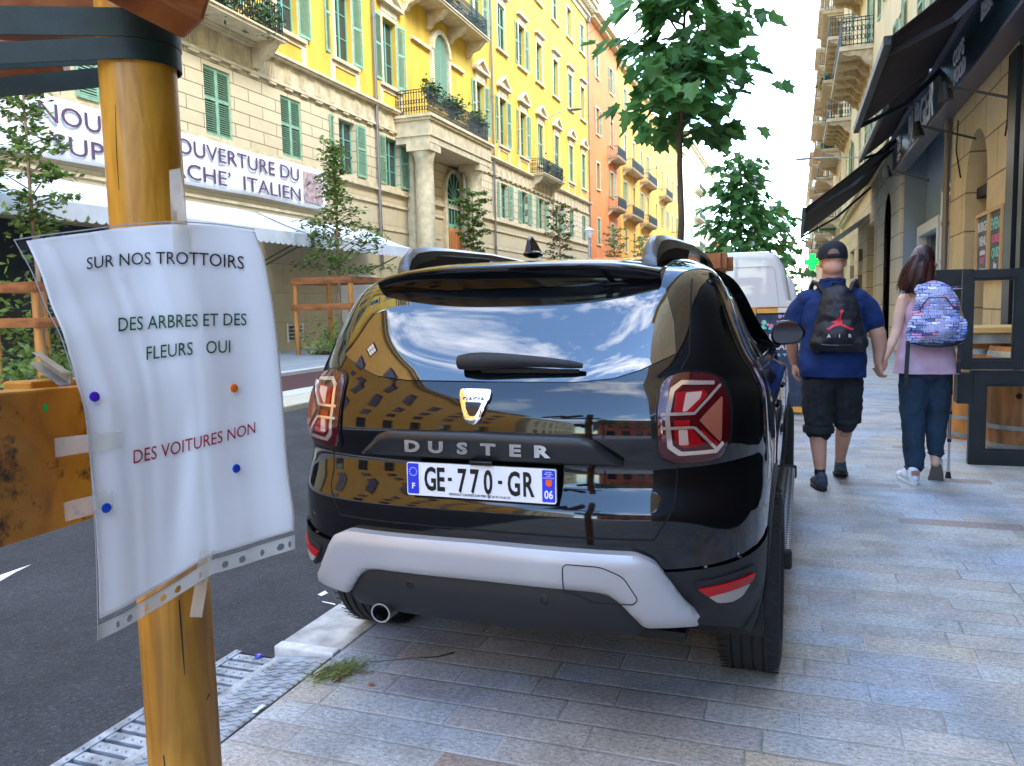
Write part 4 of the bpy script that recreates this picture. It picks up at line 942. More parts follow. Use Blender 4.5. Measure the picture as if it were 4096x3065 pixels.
# reflectors
red=mat('red_reflector',(.42,.003,.006),.25); clr=mat('clear_reflector',(.42,.36,.32),.3,bump=.8,bscale=250)
for s in (-1,1):
    f=lambda a,b_,o:FR(s*a,b_,o)
    hz=patch('reflector_housing',rpoly([(.66,.565),(.83,.585),(.835,.50),(.72,.475)],.015),lambda a,b_,o:FR(s*a,b_,o),plast,car,off=.016,back=.0)
    rf=patch('fog_light',rpoly([(.672,.545),(.825,.560),(.815,.535),(.70,.518)],.006),lambda a,b_,o:FR(s*a,b_,o),red,car,off=.022,back=.0,step=.02)
    patch('reversing_lens',rpoly([(.700,.517),(.812,.532),(.79,.498),(.765,.488),(.725,.493)],.008),lambda a,b_,o:FR(s*a,b_,o),clr,rf,off=.021,back=.0,step=.02)
# exhaust
g=MB(); g.lathe([(.026,.12),(.029,.02),(.029,.0),(.034,.0),(.034,.12),(.034,.5)],(-.375,.035,.384),'y',24); ex=g.build('exhaust_tip',mat('brushed_steel',(.6,.6,.6),.25,1),car,smooth=True); ex.scale=(1.08,1,1); ex.location=(.03,0,0)
g=MB(); g.lathe([(0,.10),(.028,.10)],(-.375,.035,.384),'y',16); o=g.build('exhaust_bore',M['dark'],ex)
# garnish with lettering
ga=[(0,1.018),(.33,1.014),(.375,1.0),(.46,.935),(.455,.927),(0,.932)]
gar=patch('tailgate_garnish',rpoly(mir(ga),.008,3),FR,mat('satin_black_plastic',(.014,.0145,.016),.34),car,off=.036,back=.0,step=.008,rnd_=.022)
mch=mat('satin_chrome',(.80,.80,.82),.18,1.0)
for ch,x in zip('DUSTER',(-.238,-.150,-.055,.035,.126,.212)):
    v,f=text_geo(ch,.055,.0025,bold=.0026,align='CENTER'); g=MB()
    g.add([( x+a*1.45,FR(x+a*1.45,.972,.0365).y-.0035-c,.951+b_*.92) for a,b_,c in v],f); g.build('chrome_letter',mch,gar)
# emblem (shield)
em=rpoly([(-.085,1.150),(.025,1.150),(.023,1.122),(-.001,1.060),(-.018,1.042),(-.042,1.042),(-.059,1.060),(-.083,1.122)],.008,4)
eb=patch('emblem',em,lambda a,b_,o:FR(a,b_,o),chrome,car,off=.014,back=0,step=.012,rnd_=.006)
ei=rpoly([(-.060,1.109),(0,1.109),(-.008,1.085),(-.020,1.066),(-.040,1.066),(-.052,1.085)],.006,4)
patch('emblem_inset',ei,lambda a,b_,o:FR(a,b_,o),gplast,eb,off=.0150,back=-.012,step=.02)
g=MB(); v,f=text_geo('DACIA',.019,.0008,align='CENTER',bold=.0004,space=1.1); g.add([(a*1.25-.030,FR(-.03,1.12,.0155).y-c,1.117+b_) for a,b_,c in v],f); g.build('emblem_letters',mat('dark_engraving',(.05,.05,.06),.4),eb)
# number plate
zp=.8584; hx,hz_=.26,.055; p0=FR(0,zp+.03,.012); p1=FR(0,zp-.03,.012); tilt=0
np_=thing_dummy=None
yy0=CY
def plate_fn(a,b_,o): return Vector((a,.058-o+.10*(b_-zp)*.2,b_))
wp=mat('number_plate_white',(.82,.82,.84),.22,coat=1); bp_=mat('plate_blue',(.02,.04,.62),.25,coat=1); bk=mat('plate_black',(.006,.006,.006),.3)
npl=patch('number_plate',rpoly([(-hx,zp-hz_),(hx,zp-hz_),(hx,zp+hz_),(-hx,zp+hz_)],.009),plate_fn,wp,car,off=.012,back=-.002,step=.2,smooth=False)
b1=patch('country_band',rpoly([(-.257,zp-.050),(-.216,zp-.050),(-.216,zp+.052),(-.257,zp+.052)],.005),plate_fn,bp_,npl,off=.0126,back=-.0115,step=.2,smooth=False)
b2=patch('region_band',rpoly([(.214,zp-.050),(.257,zp-.050),(.257,zp+.052),(.214,zp+.052)],.005),plate_fn,bp_,npl,off=.0126,back=-.0115,step=.2,smooth=False)
def ptext(name,tx,x,z,size,m,parent,sx=1,bold=0,align='LEFT',off=.0130,ext=.0004,space=1):
    v,f=text_geo(tx,size,ext,bold=bold,align=align,space=space); g=MB(); g.add([tuple(plate_fn(x+a*sx,z+b_,off+c)) for a,b_,c in v],f); return g.build(name,m,parent)
for tx,x in (('G',-.197),('E',-.152),('7',-.076),('7',-.032),('0',.016),('G',.097),('R',.148)): ptext('plate_character',tx,x,zp-.034,.108,bk,npl,sx=.58,bold=.0026)
for x in (-.103,.073):
    patch('plate_dash',[(x-.007,zp-.001),(x+.007,zp-.001),(x+.007,zp+.010),(x-.007,zp+.010)],plate_fn,bk,npl,off=.0133,back=-.0115,step=.1,smooth=False)
ptext('plate_dealer_line','RENAULT CAGNES SUR MER \u260e 04 93 14 20 20',0,zp-.0475,.0112,bk,npl,sx=.92,align='CENTER')
ptext('plate_letter','F',-.2365,zp-.032,.026,wp,b1,align='CENTER',bold=.0008)
ptext('plate_number','06',.2355,zp-.038,.036,wp,b2,align='CENTER',sx=.8,bold=.0009)
g=MB()
for k in range(12):
    a=k*PI/6; cx_,cz=-.2365+.0135*math.cos(a),zp+.024+.0135*math.sin(a); g.add([tuple(plate_fn(cx_+(.0027 if j%2==0 else .0011)*math.sin(j*PI/5),cz+(.0027 if j%2==0 else .0011)*math.cos(j*PI/5),.0131)) for j in range(10)],[tuple(range(10))])
o=g.build('star_ring',wp,b1,recalc=False); o['kind']='stuff'
patch('region_shield',rpoly([(.226,zp+.022),(.246,zp+.022),(.246,zp+.004),(.236,zp-.001),(.226,zp+.004)],.002),plate_fn,mat('shield_orange',(.8,.10,.03),.4),b2,off=.0132,back=-.012,step=.2,smooth=False)
for k,tx in enumerate(('REGION','PROVENCE','ALPES','COTE D\u2019AZUR')): ptext('region_text',tx,.2355,zp+.043-.006*k,.0055,wp,b2,align='CENTER')
g=MB(); g.box(-.03,.05,.035,.09,.915,.930); g.build('tailgate_release',gplast,car,bevel=.004)
# tail lamps
lred=mat('lamp_dark_red',(.055,.001,.003),.06,ior=1.45,coat=.4); lr2=mat('lamp_bright_red',(.26,.004,.006),.10,coat=.3); lcl=mat('lamp_clear',(.62,.40,.32),.12,.3,coat=1); lam=mat('lamp_amber',(.28,.06,.02),.2,coat=1,bump=.6,bscale=380); ldk=mat('lamp_recess',(.03,.004,.006),.2,coat=1); lbar=mat('lamp_light_bar',(.66,.52,.44),.12,.7)
for s in (-1,1):
    F2=lambda a,b_,o,s=s:FR(s*(.562+(a-.55)*.80),b_,o)
    bez=patch('tail_lamp_bezel',rpoly([(.545,1.195),(.62,1.215),(.755,1.20),(.81,1.12),(.81,1.0),(.775,.925),(.62,.915),(.548,.935),(.538,1.07)],.05,6),F2,gplast,car,off=.006,back=0,step=.02)
    out=rpoly([(.552,1.185),(.63,1.206),(.745,1.193),(.797,1.115),(.80,1.01),(.768,.936),(.625,.925),(.556,.945),(.546,1.07)],.045,6)
    tl=patch('tail_lamp',out,F2,lred,car,off=.016,back=0,step=.02,rnd_=.012)
    def sub(name,poly,m,off,r=.004,st=.02): return patch(name,rpoly(poly,r,4),F2,m,tl,off=off,back=-.010,step=st)
    # clear light guide: a C open to the outside
    sub('light_guide',[(.735,1.168),(.62,1.174),(.584,1.152),(.572,1.07),(.582,.985),(.62,.960),(.75,.964),(.775,.99),(.768,.998),(.745,.976),(.632,.973),(.600,.992),(.588,1.07),(.600,1.143),(.625,1.161),(.735,1.157)],lbar,.0175)
    sub('inner_lamp',[(.605,1.140),(.70,1.145),(.715,1.13),(.66,1.078),(.603,1.074)],lr2,.0178)
    sub('inner_lens',[(.640,1.138),(.695,1.140),(.690,1.122),(.645,1.085),(.632,1.085)],lcl,.0184)
    sub('inner_lamp',[(.605,1.062),(.66,1.062),(.655,1.05),(.700,1.0),(.71,.99),(.635,.985),(.608,1.0)],lr2,.0178)
    sub('inner_lens',[(.620,1.035),(.650,1.035),(.655,.992),(.622,.992)],lcl,.0184)
    for c in (1.078,1.040): sub('light_bar',[(.556,c+.0045),(.672,c+.0045),(.676,c-.003),(.556,c-.0045)],lbar,.0205,.002)
    sub('light_bar',[(.668,1.081),(.752,1.158),(.758,1.152),(.674,1.075)],lbar,.0205,.002)
    sub('light_bar',[(.670,1.038),(.747,.972),(.753,.978),(.677,1.044)],lbar,.0205,.002)
    sub('indicator',[(.690,1.060),(.762,1.125),(.765,1.115),(.765,1.005),(.760,.995)],lam,.0190,.005)
    sub('inner_lamp',[(.700,1.035),(.752,.995),(.748,.975),(.690,1.025)],lr2,.0182,.003)
# wiper
g=MB(); P=[FR(-.095+.42*k/10,1.222+.004*math.sin(k/10*PI)-.008*k/10,.035+.012*math.sin(k/10*PI)) for k in range(11)]
g.tube(P,[.024,.030,.030,.027,.024,.021,.019,.017,.015,.013,.008],10); wi=g.build('wiper',plast,car,smooth=True); 
g=MB(); g.bar(FR(-.02,1.207,.010),FR(.31,1.208,.010),.010,.012); g.build('wiper_blade',rub,wi)
# roof rails
for s in (-1,1):
    g=MB(); n=40; top=[];bot=[]
    def rz(y):
        t=(y-.48)/(2.35-.48); z0=1.555+.052*math.sin(min(1,max(0,t*1.1))*PI); return z0
    P=[(.48,1.565,0),(.50,1.596,0),(.56,1.626,0),(.70,1.645,0),(.9,1.657,0),(1.4,1.668,0),(1.9,1.656,0),(2.2,1.628,0),(2.33,1.60,0),(2.42,1.57,0)]
    xr=lambda y:s*(.475+.015*math.sin((y-.5)/1.9*PI))
    g=MB()
    ring=[]
    for y,z,_ in P:
        q_=max(0,1-(y-.5)/.5) if y>.5 else .7; hh=.017+.016*q_; ww=.021+.010*q_; x=xr(y); ring.append([(x-ww,y,z-hh),(x+ww,y,z-hh),(x+ww*.9,y,z+hh*.4),(x+ww*.3,y,z+hh),(x-ww*.3,y,z+hh),(x-ww*.9,y,z+hh*.4)])
    g.add([p for r in ring for p in r],[(i*6+k,i*6+(k+1)%6,(i+1)*6+(k+1)%6,(i+1)*6+k) for i in range(len(P)-1) for k in range(6)]+[tuple(range(6)),tuple((len(P)-1)*6+k for k in range(6))])
    rail=g.build('roof_rail',mat('rail_satin_grey',(.10,.105,.115),.30,.6),car,smooth=True)
    for ya,yb_ in ((.50,.80),(1.95,2.38)):
        g=MB(); x=xr(ya); a_,b_=P[0],P[3]
        pts=[(ya-.02,1.55),(ya-.005,1.59),(ya+.05,1.62),(ya+.2,1.642),(1.25,1.654),(1.36,1.652),(1.30,1.61),(1.15,1.60),(1.1,1.57)] if ya<1 else [(ya,1.600),(ya-.02,1.66),(ya+.2,1.635),(yb_-.05,1.595),(yb_,1.56),(yb_-.1,1.55)]
        g.prism(pts,lambda p,q,t:(t,p,q),x-.020,x+.020); g.build('rail_foot',plast,rail,bevel=.006)
# antenna fin
g=MB(); g.prism([(.52,1.612),(.53,1.665),(.555,1.68),(.60,1.66),(.66,1.615)],lambda p,q,t:(t*(1 if q<1.62 else .45)+.02,p,q),-.016,.016); g.ball((.02,.58,1.614),(.034,.075,.016),12); g.build('antenna_fin',gplast,car,smooth=True,bevel=.003)
edge_glint=mat('window_edge_glint',(.16,.165,.17),.22,.8)  # pale satin grey imitating the bright reflected edges of the side windows
# side glazing, door seams, cladding, arches, running board
for s in (-1,1):
    f=FS(s)
    pl_=rpoly([(.62,1.19),(.70,1.44),(.98,1.515),(2.30,1.515),(2.62,1.44),(3.20,1.13),(2.9,1.10),(1.0,1.13)],.03,3)
    sg=patch('side_window_surround',pl_,f,gplast,car,off=.002,back=.005,step=.04)
    for nm,pp in (('quarter_window',[(.72,1.215),(.86,1.43),(.985,1.44),(1.03,1.18)]),('rear_side_window',[(1.10,1.165),(1.08,1.44),(1.14,1.485),(1.85,1.49),(1.86,1.14)]),('front_side_window',[(1.94,1.14),(1.93,1.49),(2.26,1.485),(2.52,1.42),(2.93,1.17),(2.85,1.135)])):
        wq=patch(nm,rpoly(pp,.03,3),f,cglass,car,off=.006,back=.003,step=.05); rq=rpoly(pp,.03,3); seamline('window_seal',rq+[rq[0]],f,wq,.012,m=edge_glint,off=.008)  # line round each pane draws in its reflected bright edge
    seamline('window_trim',[(1.0,1.125),(1.9,1.10),(2.9,1.10)],f,car,.016,m=chrome if False else gplast,off=.006)
    for q in ([(1.06,1.46),(1.09,1.12),(1.14,.82),(1.28,.50),(1.30,.42)],[(1.89,1.48),(1.90,1.1),(1.90,.42)],[(2.95,1.12),(3.02,.95),(3.0,.42)]): seamline('door_gap',q,f,bd,.006)
    for yy in (1.35,2.2):
        g=MB(); g.tube([f(yy+.02*k,.965,.008 if 0<k<9 else .0) for k in range(10)],.009,8); g.build('door_handle',paint,car,smooth=True)
    for yc in (.88,3.55):
        ao,ai=.435,.365; arc=[(yc+ao*math.cos(a),.36+ao*math.sin(a)*1.0) for a in [-.14+k*(PI+.28)/36 for k in range(37)]]; arci=[(yc+ai*math.cos(a),.36+ai*math.sin(a)) for a in [-.14+k*(PI+.28)/36 for k in range(37)]][::-1]
        patch('wheel_arch_trim',[(a,b_) for a,b_ in arc+arci if True],f,plast,car,off=.008,back=.05,step=.05)
        g=MB(); g.lathe([(.39,-.30),(.39,.0)],(0,0,0),'x',28,a0=-.25,a1=PI+.25); 
        o=g.build('wheel_well',M['dark'],car); o.location=(s*.86 if s>0 else -.86,yc,.36); o.rotation_euler=(0,0,0 if s>0 else PI)
        w_=thing('wheel',None,None); w_.parent=car; w_.location=(s*.80,yc,.345); w_.rotation_euler=(0,0,0 if s>0 else PI)
        R0=.345; hw=.107
        prof_=[(.215,-hw+.01),(.225,-hw),(.29,-hw-.004),(.325,-hw+.004),(.338,-hw+.018),(R0-.003,-hw+.03)]
        for a in (-.055,-.020,.018,.054):
            prof_+=[(R0,a-.005),(R0-.008,a-.0035),(R0-.008,a+.0035),(R0,a+.005)]
        prof_+=[(R0-.003,hw-.03),(.338,hw-.018),(.325,hw-.004),(.29,hw+.004),(.225,hw),(.215,hw-.01)]
        g=MB(); g.lathe(prof_,(0,0,0),'x',72)
        for k in range(60):
            a=2*PI*k/60
            for xx in ((-.104,-.066),(.066,.104)):
                pass
        ty=g.build('tyre',rub,w_,smooth=True)
        g=MB()
        for k in range(64):
            a=2*PI*k/64
            for sx_,sgn in ((-.085,1),(.085,-1)):
                c=Vector((sx_,(R0-.0005)*math.cos(a),(R0-.0005)*math.sin(a))); t_=Vector((0,-math.sin(a),math.cos(a))); g.bar(c-Vector((.018,0,0))+t_*.006*sgn,c+Vector((.018,0,0))-t_*.006*sgn,.0035,.0028,up=(0,math.cos(a),math.sin(a)))
        g.build('tread_groove',M['dark'],ty)['kind']='stuff'
        g=MB(); g.lathe([(.215,-hw+.02),(.222,hw-.01),(.205,hw-.018),(.20,.03),(.07,.045),(.0,.05)],(0,0,0),'x',40)
        for k in range(5):
            a=2*PI*k/5; g.bar((hw-.035,.05*math.cos(a),.05*math.sin(a)),(hw-.022,.205*math.cos(a),.205*math.sin(a)),.05,.02,up=(1,0,0))
        g.build('rim',mat('alloy_rim',(.28,.28,.29),.3,.8),w_,smooth=True)
    # side cladding low
    patch('side_cladding',[(1.24,.275),(3.06,.275),(3.04,.44),(1.27,.44)],f,plast,car,off=.014,back=.0,step=.06)
    # running board
    rb=thing('running_board',None,None); rb.parent=car
    g=MB(); g.box(*sorted((s*.79,s*.93)),1.18,2.97,.335,.372); g.build('board',mat('brushed_aluminium',(.52,.54,.56),.32,.85),rb,bevel=.008)
    g=MB(); 
    for yy in (1.14,2.97): g.box(*sorted((s*.79,s*.94)),yy,yy+.04,.30,.384)
    g.build('end_cap',plast,rb,bevel=.012)
    g=MB()
    for k in range(60):
        for x_ in (.885,.912): g.lathe([(0,.0008),(.0085,.0008),(.0085,0)],(s*x_,1.21+.029*k+(0.0145 if x_>.9 else 0),.3722),'z',8)
    g.build('grip_hole',M['dark'],rb)['kind']='stuff'
    # mirror
    mm=thing('door_mirror',None,None); mm.parent=car
    x0_=s*.80; yb_=2.71
    g=MB()
    import_pts=[(0,0),(.02,.075),(.06,.105),(.14,.105),(.22,.075),(.255,.02),(.24,-.03),(.19,-.065),(.06,-.075),(.015,-.055)]
    rp_=rpoly(import_pts,.03,4)
    g.prism(rp_,lambda a,c,t:(s*(.785+a*.78),yb_+t+ (0.02*a/.25),1.218+c*.82),0,.09); sh=g.build('mirror_housing',gplast,mm,smooth=True,bevel=.015,seg=3)
    g=MB(); g.prism([( .128+(a-.128)*.86,.015+(c-.015)*.84) for a,c in rp_],lambda a,c,t:(s*(.785+a*.78),yb_+t+(0.02*a/.25),1.218+c*.82),-.003,.0); g.build('mirror_glass',mat('mirror',(.035,.04,.045),.03,1.0),mm)
    g=MB(); g.bar((s*.74,yb_+.05,1.150),(s*.84,yb_+.05,1.165),.05,.04); g.build('mirror_arm',plast,mm,bevel=.01)
# underside, windscreen, headlamps (front is out of sight but complete)
g=MB(); g.box(-.62,.62,.3,4.1,.30,.33); g.build('floor_pan',M['dark'],car)
g=MB(); g.tube([(-.78,.82,.345),(.78,.82,.345)],.045,10); g.build('rear_axle',M['dark'],car)
def wf(a,b_,o):
    yr,w_,yf=prof(b_); Lf=min(.9,(yf-yr)*.45); q=min(abs(a)/w_,.99); y=yf-Lf+Lf*(1-q**2.4)**(1/2.4); return Vector((a,y+o,b_))
patch('windscreen',rpoly([(-.70,1.12),(.70,1.12),(.56,1.52),(-.56,1.52)],.05,4),wf,cglass,car,off=.006,back=.003,step=.05)
for s in (-1,1): patch('headlamp',rpoly([(s*.45,.86),(s*.74,.90),(s*.74,.76),(s*.47,.72)],.03,3),wf,lcl,car,off=.006,back=.003,step=.04)
patch('grille',rpoly([(-.43,.86),(.43,.86),(.45,.72),(-.45,.72)],.03,3),wf,plast,car,off=.006,back=.003,step=.04)
# ================================================================ organic figures
def blob(name,prims,m,parent,vox=.008,smooth=3,keep=None):
    """prims: ('c',p0,p1,r0,r1[,flat axis,ratio]) tapered capsules, ('e',c,(rx,ry,rz)[,rot]) ellipsoids, ('p',pts,radii) chains -> one continuous surface"""
    g=MB()
    for p in prims:
        if p[0]=='e':
            q=MB(); q.ball((0,0,0),1,20); R_=Euler(p[3]).to_matrix() if len(p)>3 else Matrix.Identity(3)
            g.add([R_@Vector((v[0]*p[2][0],v[1]*p[2][1],v[2]*p[2][2]))+Vector(p[1]) for v in q.v],q.f)
        elif p[0]=='c':
            a,b_=Vector(p[1]),Vector(p[2]); n=6; sc=p[5] if len(p)>5 else None
            q=MB(); q.tube([a.lerp(b_,k/n) for k in range(n+1)],[p[3]+(p[4]-p[3])*k/n for k in range(n+1)],16); q.ball(a,p[3]*.99,14); q.ball(b_,p[4]*.99,14)
            if sc: c=(a+b_)/2; q.v=[tuple(c[i]+(v[i]-c[i])*sc[i] for i in range(3)) for v in q.v]
            g.add(q.v,q.f)
        elif p[0]=='p':
            q=MB(); q.tube(p[1],p[2],14); 
            for c,r in zip(p[1],p[2]): q.ball(c,r*.985,12)
            g.add(q.v,q.f)
    o=g.build(name,m,None,recalc=False)
    md=o.modifiers.new('r','REMESH'); md.mode='VOXEL'; md.voxel_size=vox
    sm=o.modifiers.new('s','SMOOTH'); sm.factor=.5; sm.iterations=smooth
    dg=bpy.context.evaluated_depsgraph_get(); dg.update(); me=bpy.data.meshes.new_from_object(o.evaluated_get(dg))
    old=o.data; o.modifiers.clear(); o.data=me; bpy.data.meshes.remove(old); me.name=name
    if not me.materials: me.materials.append(m)
    me.polygons.foreach_set('use_smooth',[True]*len(me.polygons)); o.parent=parent; return o
def loftbody(name,rings,m,parent,n=40,cap=True,wr=0,seed=1,solid=0):
    "rings: (cx,cy,z,rx,ry[,power]) stacked ellipses"
    g=MB(); rr=random.Random(seed); ph=[rr.uniform(0,6.28) for _ in range(6)]; V=[]
    # interpolate rings
    R2=[]
    for i in range(len(rings)-1):
        a,b_=rings[i],rings[i+1]; p0=rings[max(i-1,0)]; p3=rings[min(i+2,len(rings)-1)]
        for k in range(5):
            t=k/5; R2.append([.5*((2*a[j])+(-p0[j]+b_[j])*t+(2*p0[j]-5*a[j]+4*b_[j]-p3[j])*t*t+(-p0[j]+3*a[j]-3*b_[j]+p3[j])*t**3) for j in range(5)])
    R2.append(list(rings[-1][:5]))
    for i,(cx,cy,z,rx,ry) in enumerate(R2):
        for k in range(n):
            a=2*PI*k/n; w_=wr*(math.sin(3*a+ph[0]+z*9)+.7*math.sin(5*a+ph[1]-z*17)+.6*math.sin(z*38+2*a+ph[2])+.5*math.sin(z*61-3*a+ph[3]))
            ca,sa=math.cos(a),math.sin(a); e=2/2.35
            x=math.copysign(abs(ca)**e,ca); y=math.copysign(abs(sa)**e,sa)
            V.append((cx+x*(rx+w_),cy+y*(ry+w_),z))
    m_=len(R2); F_=[(i*n+k,i*n+(k+1)%n,(i+1)*n+(k+1)%n,(i+1)*n+k) for i in range(m_-1) for k in range(n)]
    if cap: F_+= [tuple(range(n)),tuple((m_-1)*n+k for k in range(n))]
    g.add(V,F_); o=g.build(name,m,parent,smooth=2)
    return o
FOLD=bpy.data.textures.new('folds','CLOUDS'); FOLD.noise_scale=.085; FOLD.noise_depth=2
def folds(o,st=.02,sz=None):
    m=o.modifiers.new('folds','DISPLACE'); m.texture=FOLD; m.strength=st; m.mid_level=.5; return o
def hand(side,W_,D,palm_n,curl,spread=0,scale=1,thumb_dir=None):
    "prims of a hand: wrist point W_, direction D along the fingers, palm normal; five separate fingers"
    W_,D,N=Vector(W_),Vector(D).normalized(),Vector(palm_n).normalized(); X=D.cross(N).normalized()*side; s=scale
    P=[]
    for k,(ox,ln) in enumerate(((.030,.070),(.010,.078),(-.011,.073),(-.031,.058))):
        b0=W_+D*.025*s+X*ox*.55*s; b1=W_+D*.088*s+X*ox*s; P.append(('c',b0,b1,.0155*s,.0125*s))
        d=D.copy(); p=b1; pts=[p]; rs=[.0098*s]; ang=0
        for j,f in enumerate((.45,.31,.24)):
            ang+=curl[min(k,len(curl)-1)]*(.9,1.1,.8)[j]; dd=D*math.cos(ang)+N*math.sin(ang); p=p+dd*ln*f*s; pts.append(p); rs.append((.0092,.0085,.0072)[j]*s)
        P.append(('p',pts,rs))
    tb=W_+D*.025*s+X*.022*s; td=(D*.55+X*.65+N*.45).normalized() if thumb_dir is None else Vector(thumb_dir).normalized()
    P.append(('p',[tb,tb+td*.038*s,tb+td*.036*s+(td*.4+D*.6).normalized()*.030*s,tb+td*.036*s+(td*.4+D*.6).normalized()*.030*s+(D*.8+N*.3).normalized()*.025*s],[.0155*s,.0125*s,.0105*s,.0088*s]))
    return P
skin=mat('skin',(.58,.30,.20),.5,var=.10,vscale=9,sub=.08); skinw=mat('pale_skin',(.66,.40,.29),.5,var=.07,vscale=9,sub=.08)
# ---- the man ------------------------------------------------------------
man=thing('person','man in black cap, blue polo shirt and rolled black shorts walking away hand in hand','person',(.27,6.5,0))
ox,oy=.27,6.5
def mv(o): o.location=(-ox,-oy,0); return o
hx0,hy0=.262,6.44  # head
hL=(.605,6.55,.965)  # his right-of-picture wrist
P=[('e',(hx0,hy0+.01,1.715),(.083,.100,.120)),('e',(hx0,hy0+.055,1.675),(.066,.062,.080)),('e',(hx0,hy0-.045,1.655),(.074,.060,.062)),
   ('c',(hx0,6.46,1.47),(hx0,hy0-.005,1.64),.082,.076),('e',(hx0-.086,hy0+.01,1.695),(.014,.024,.036)),('e',(hx0+.086,hy0+.01,1.695),(.014,.024,.036)),
   ('e',(hx0,hy0+.112,1.69),(.014,.018,.022)),('c',(hx0-.03,hy0+.095,1.645),(hx0+.03,hy0+.095,1.645),.008,.008),
   ('e',(.27,6.47,1.20),(.21,.14,.30)),('c',(.12,6.46,1.41),(.43,6.46,1.41),.065,.065),('e',(.27,6.48,.92),(.17,.13,.12)),
   # arms
   ('p',[(.075,6.475,1.40),(.002,6.49,1.27),(-.028,6.53,1.15),(-.012,6.60,1.03),(.00,6.66,.93)],[.058,.056,.051,.046,.032]),
   ('p',[(.462,6.475,1.40),(.535,6.485,1.27),(.585,6.49,1.16),(.598,6.51,1.06),(.592,6.53,.95)],[.058,.058,.057,.052,.033]),
   # legs
   ('p',[(.17,6.48,.88),(.175,6.44,.55),(.182,6.44,.44),(.178,6.42,.36),(.190,6.38,.20),(.198,6.35,.09)],[.105,.078,.064,.064,.048,.036]),
   ('p',[(.37,6.50,.88),(.375,6.565,.55),(.375,6.595,.46),(.368,6.65,.38),(.355,6.72,.22),(.350,6.77,.11)],[.105,.078,.062,.062,.045,.034])]
P+=hand(1,(.00,6.66,.93),(.0,.12,-1),(.9,.2,0),[.35,.4,.45,.5])
P+=hand(-1,(.592,6.53,.955),(.08,.05,-1),(.75,.45,.1),[.55,.6,.62,.66])
body=mv(blob('body',P,skin,man,vox=.0065,smooth=2))
polo=mat('blue_polo_cloth',(.004,.024,.115),.85,var=.25,vscale=7,bump=.5,bscale=22)
sh=[(.272,6.48,.845,.232,.175),(.272,6.48,.92,.242,.185),(.275,6.475,1.03,.236,.185),(.278,6.47,1.15,.226,.172),(.272,6.47,1.28,.232,.160),(.266,6.465,1.38,.235,.142),(.264,6.46,1.44,.200,.120),(.263,6.455,1.49,.130,.100),(.262,6.45,1.53,.095,.092),(.262,6.448,1.575,.088,.088)]
folds(mv(loftbody('polo_shirt',sh,polo,man,n=72,wr=.003,seed=3)),.03)
for s,A in ((-1,[(.10,6.465,1.42),(.030,6.475,1.35),(-.010,6.49,1.25)]),(1,[(.425,6.465,1.42),(.505,6.475,1.35),(.552,6.485,1.25)])):
    g=MB(); g.tube(A,[.098,.094,.092],20); g.ball(A[0],.096,14); o=mv(blob('sleeve',[('p',[Vector(a) for a in A],[.090,.084,.082]),('e',A[0],(.10,.10,.085))],polo,man,vox=.010,smooth=2)); folds(o,.022)
mv(blob('collar',[('p',[(hx0-.075,6.50,1.545),(hx0-.08,6.44,1.555),(hx0-.04,6.375,1.568),(hx0+.04,6.375,1.568),(hx0+.08,6.44,1.555),(hx0+.075,6.50,1.545)],[.018]*6)],polo,man,vox=.008))
jean=mat('black_denim',(.012,.013,.016),.85,var=.5,vscale=5,bump=.4,bscale=30)
P=[('p',[(.20,6.48,.90),(.178,6.46,.72),(.176,6.44,.56),(.180,6.44,.445)],[.135,.128,.112,.103]),('p',[(.35,6.49,.90),(.372,6.515,.72),(.376,6.555,.58),(.376,6.585,.505)],[.135,.126,.112,.104]),('e',(.275,6.48,.88),(.20,.155,.11))]
folds(mv(blob('shorts',P,jean,man,vox=.010,smooth=3)),.03)
for c,r in (((.180,6.44,.442),.112),((.376,6.590,.502),.112)):
    g=MB(); g.lathe([(r-.02,-.022),(r,-.024),(r+.004,.0),(r,.028),(r-.02,.03),(r-.02,-.022)],c,'z',28); mv(g.build('turn_up',jean,man,smooth=True))
cap=mat('black_cap_cloth',(.010,.012,.018),.8,bump=.3,bscale=300)
g=MB(); n=12; prof_=[(.112*math.cos(PI/2*k/n)**.8,.105*math.sin(PI/2*k/n)) for k in range(n+1)]
g.lathe([(.105,-.035),(.112,-.033)]+prof_,(0,0,0),'z',36); o=g.build('cap',cap,man,smooth=True); o.scale=(.93,1.03,1.0); o.location=(hx0-ox,hy0+.01-oy,1.752); o.rotation_euler=(math.radians(-4),0,0)
g=MB(); g.grid(lambda u,v:(.075*(2*u-1),.10+.085*v*math.sqrt(max(0,1-(2*u-1)**2*.8)),-.02-.012*v-.02*(2*u-1)**2),12,6); b_=g.build('cap_peak',cap,o,recalc=False); sm=b_.modifiers.new('s','SOLIDIFY'); sm.thickness=.004
def capy(a,z): R_=.112*math.cos(math.asin(max(0,min(.99,z/.105))))**.8; return -math.sqrt(max(1e-6,R_*R_-a*a))-.0015
g=MB(); g.grid(lambda u,v:(.044*(2*u-1),capy(.044*(2*u-1),-.004+.036*v*math.sqrt(max(0,1-(2*u-1)**2))),-.006+.038*v*math.sqrt(max(0,1-(2*u-1)**2))),12,6); g.build('cap_opening',mat('scalp_skin',(.20,.12,.10),.6),o,recalc=False)
g=MB(); g.box(-.05,.05,-.118,-.104,-.030,-.014); g.build('cap_strap',cap,o,bevel=.003)
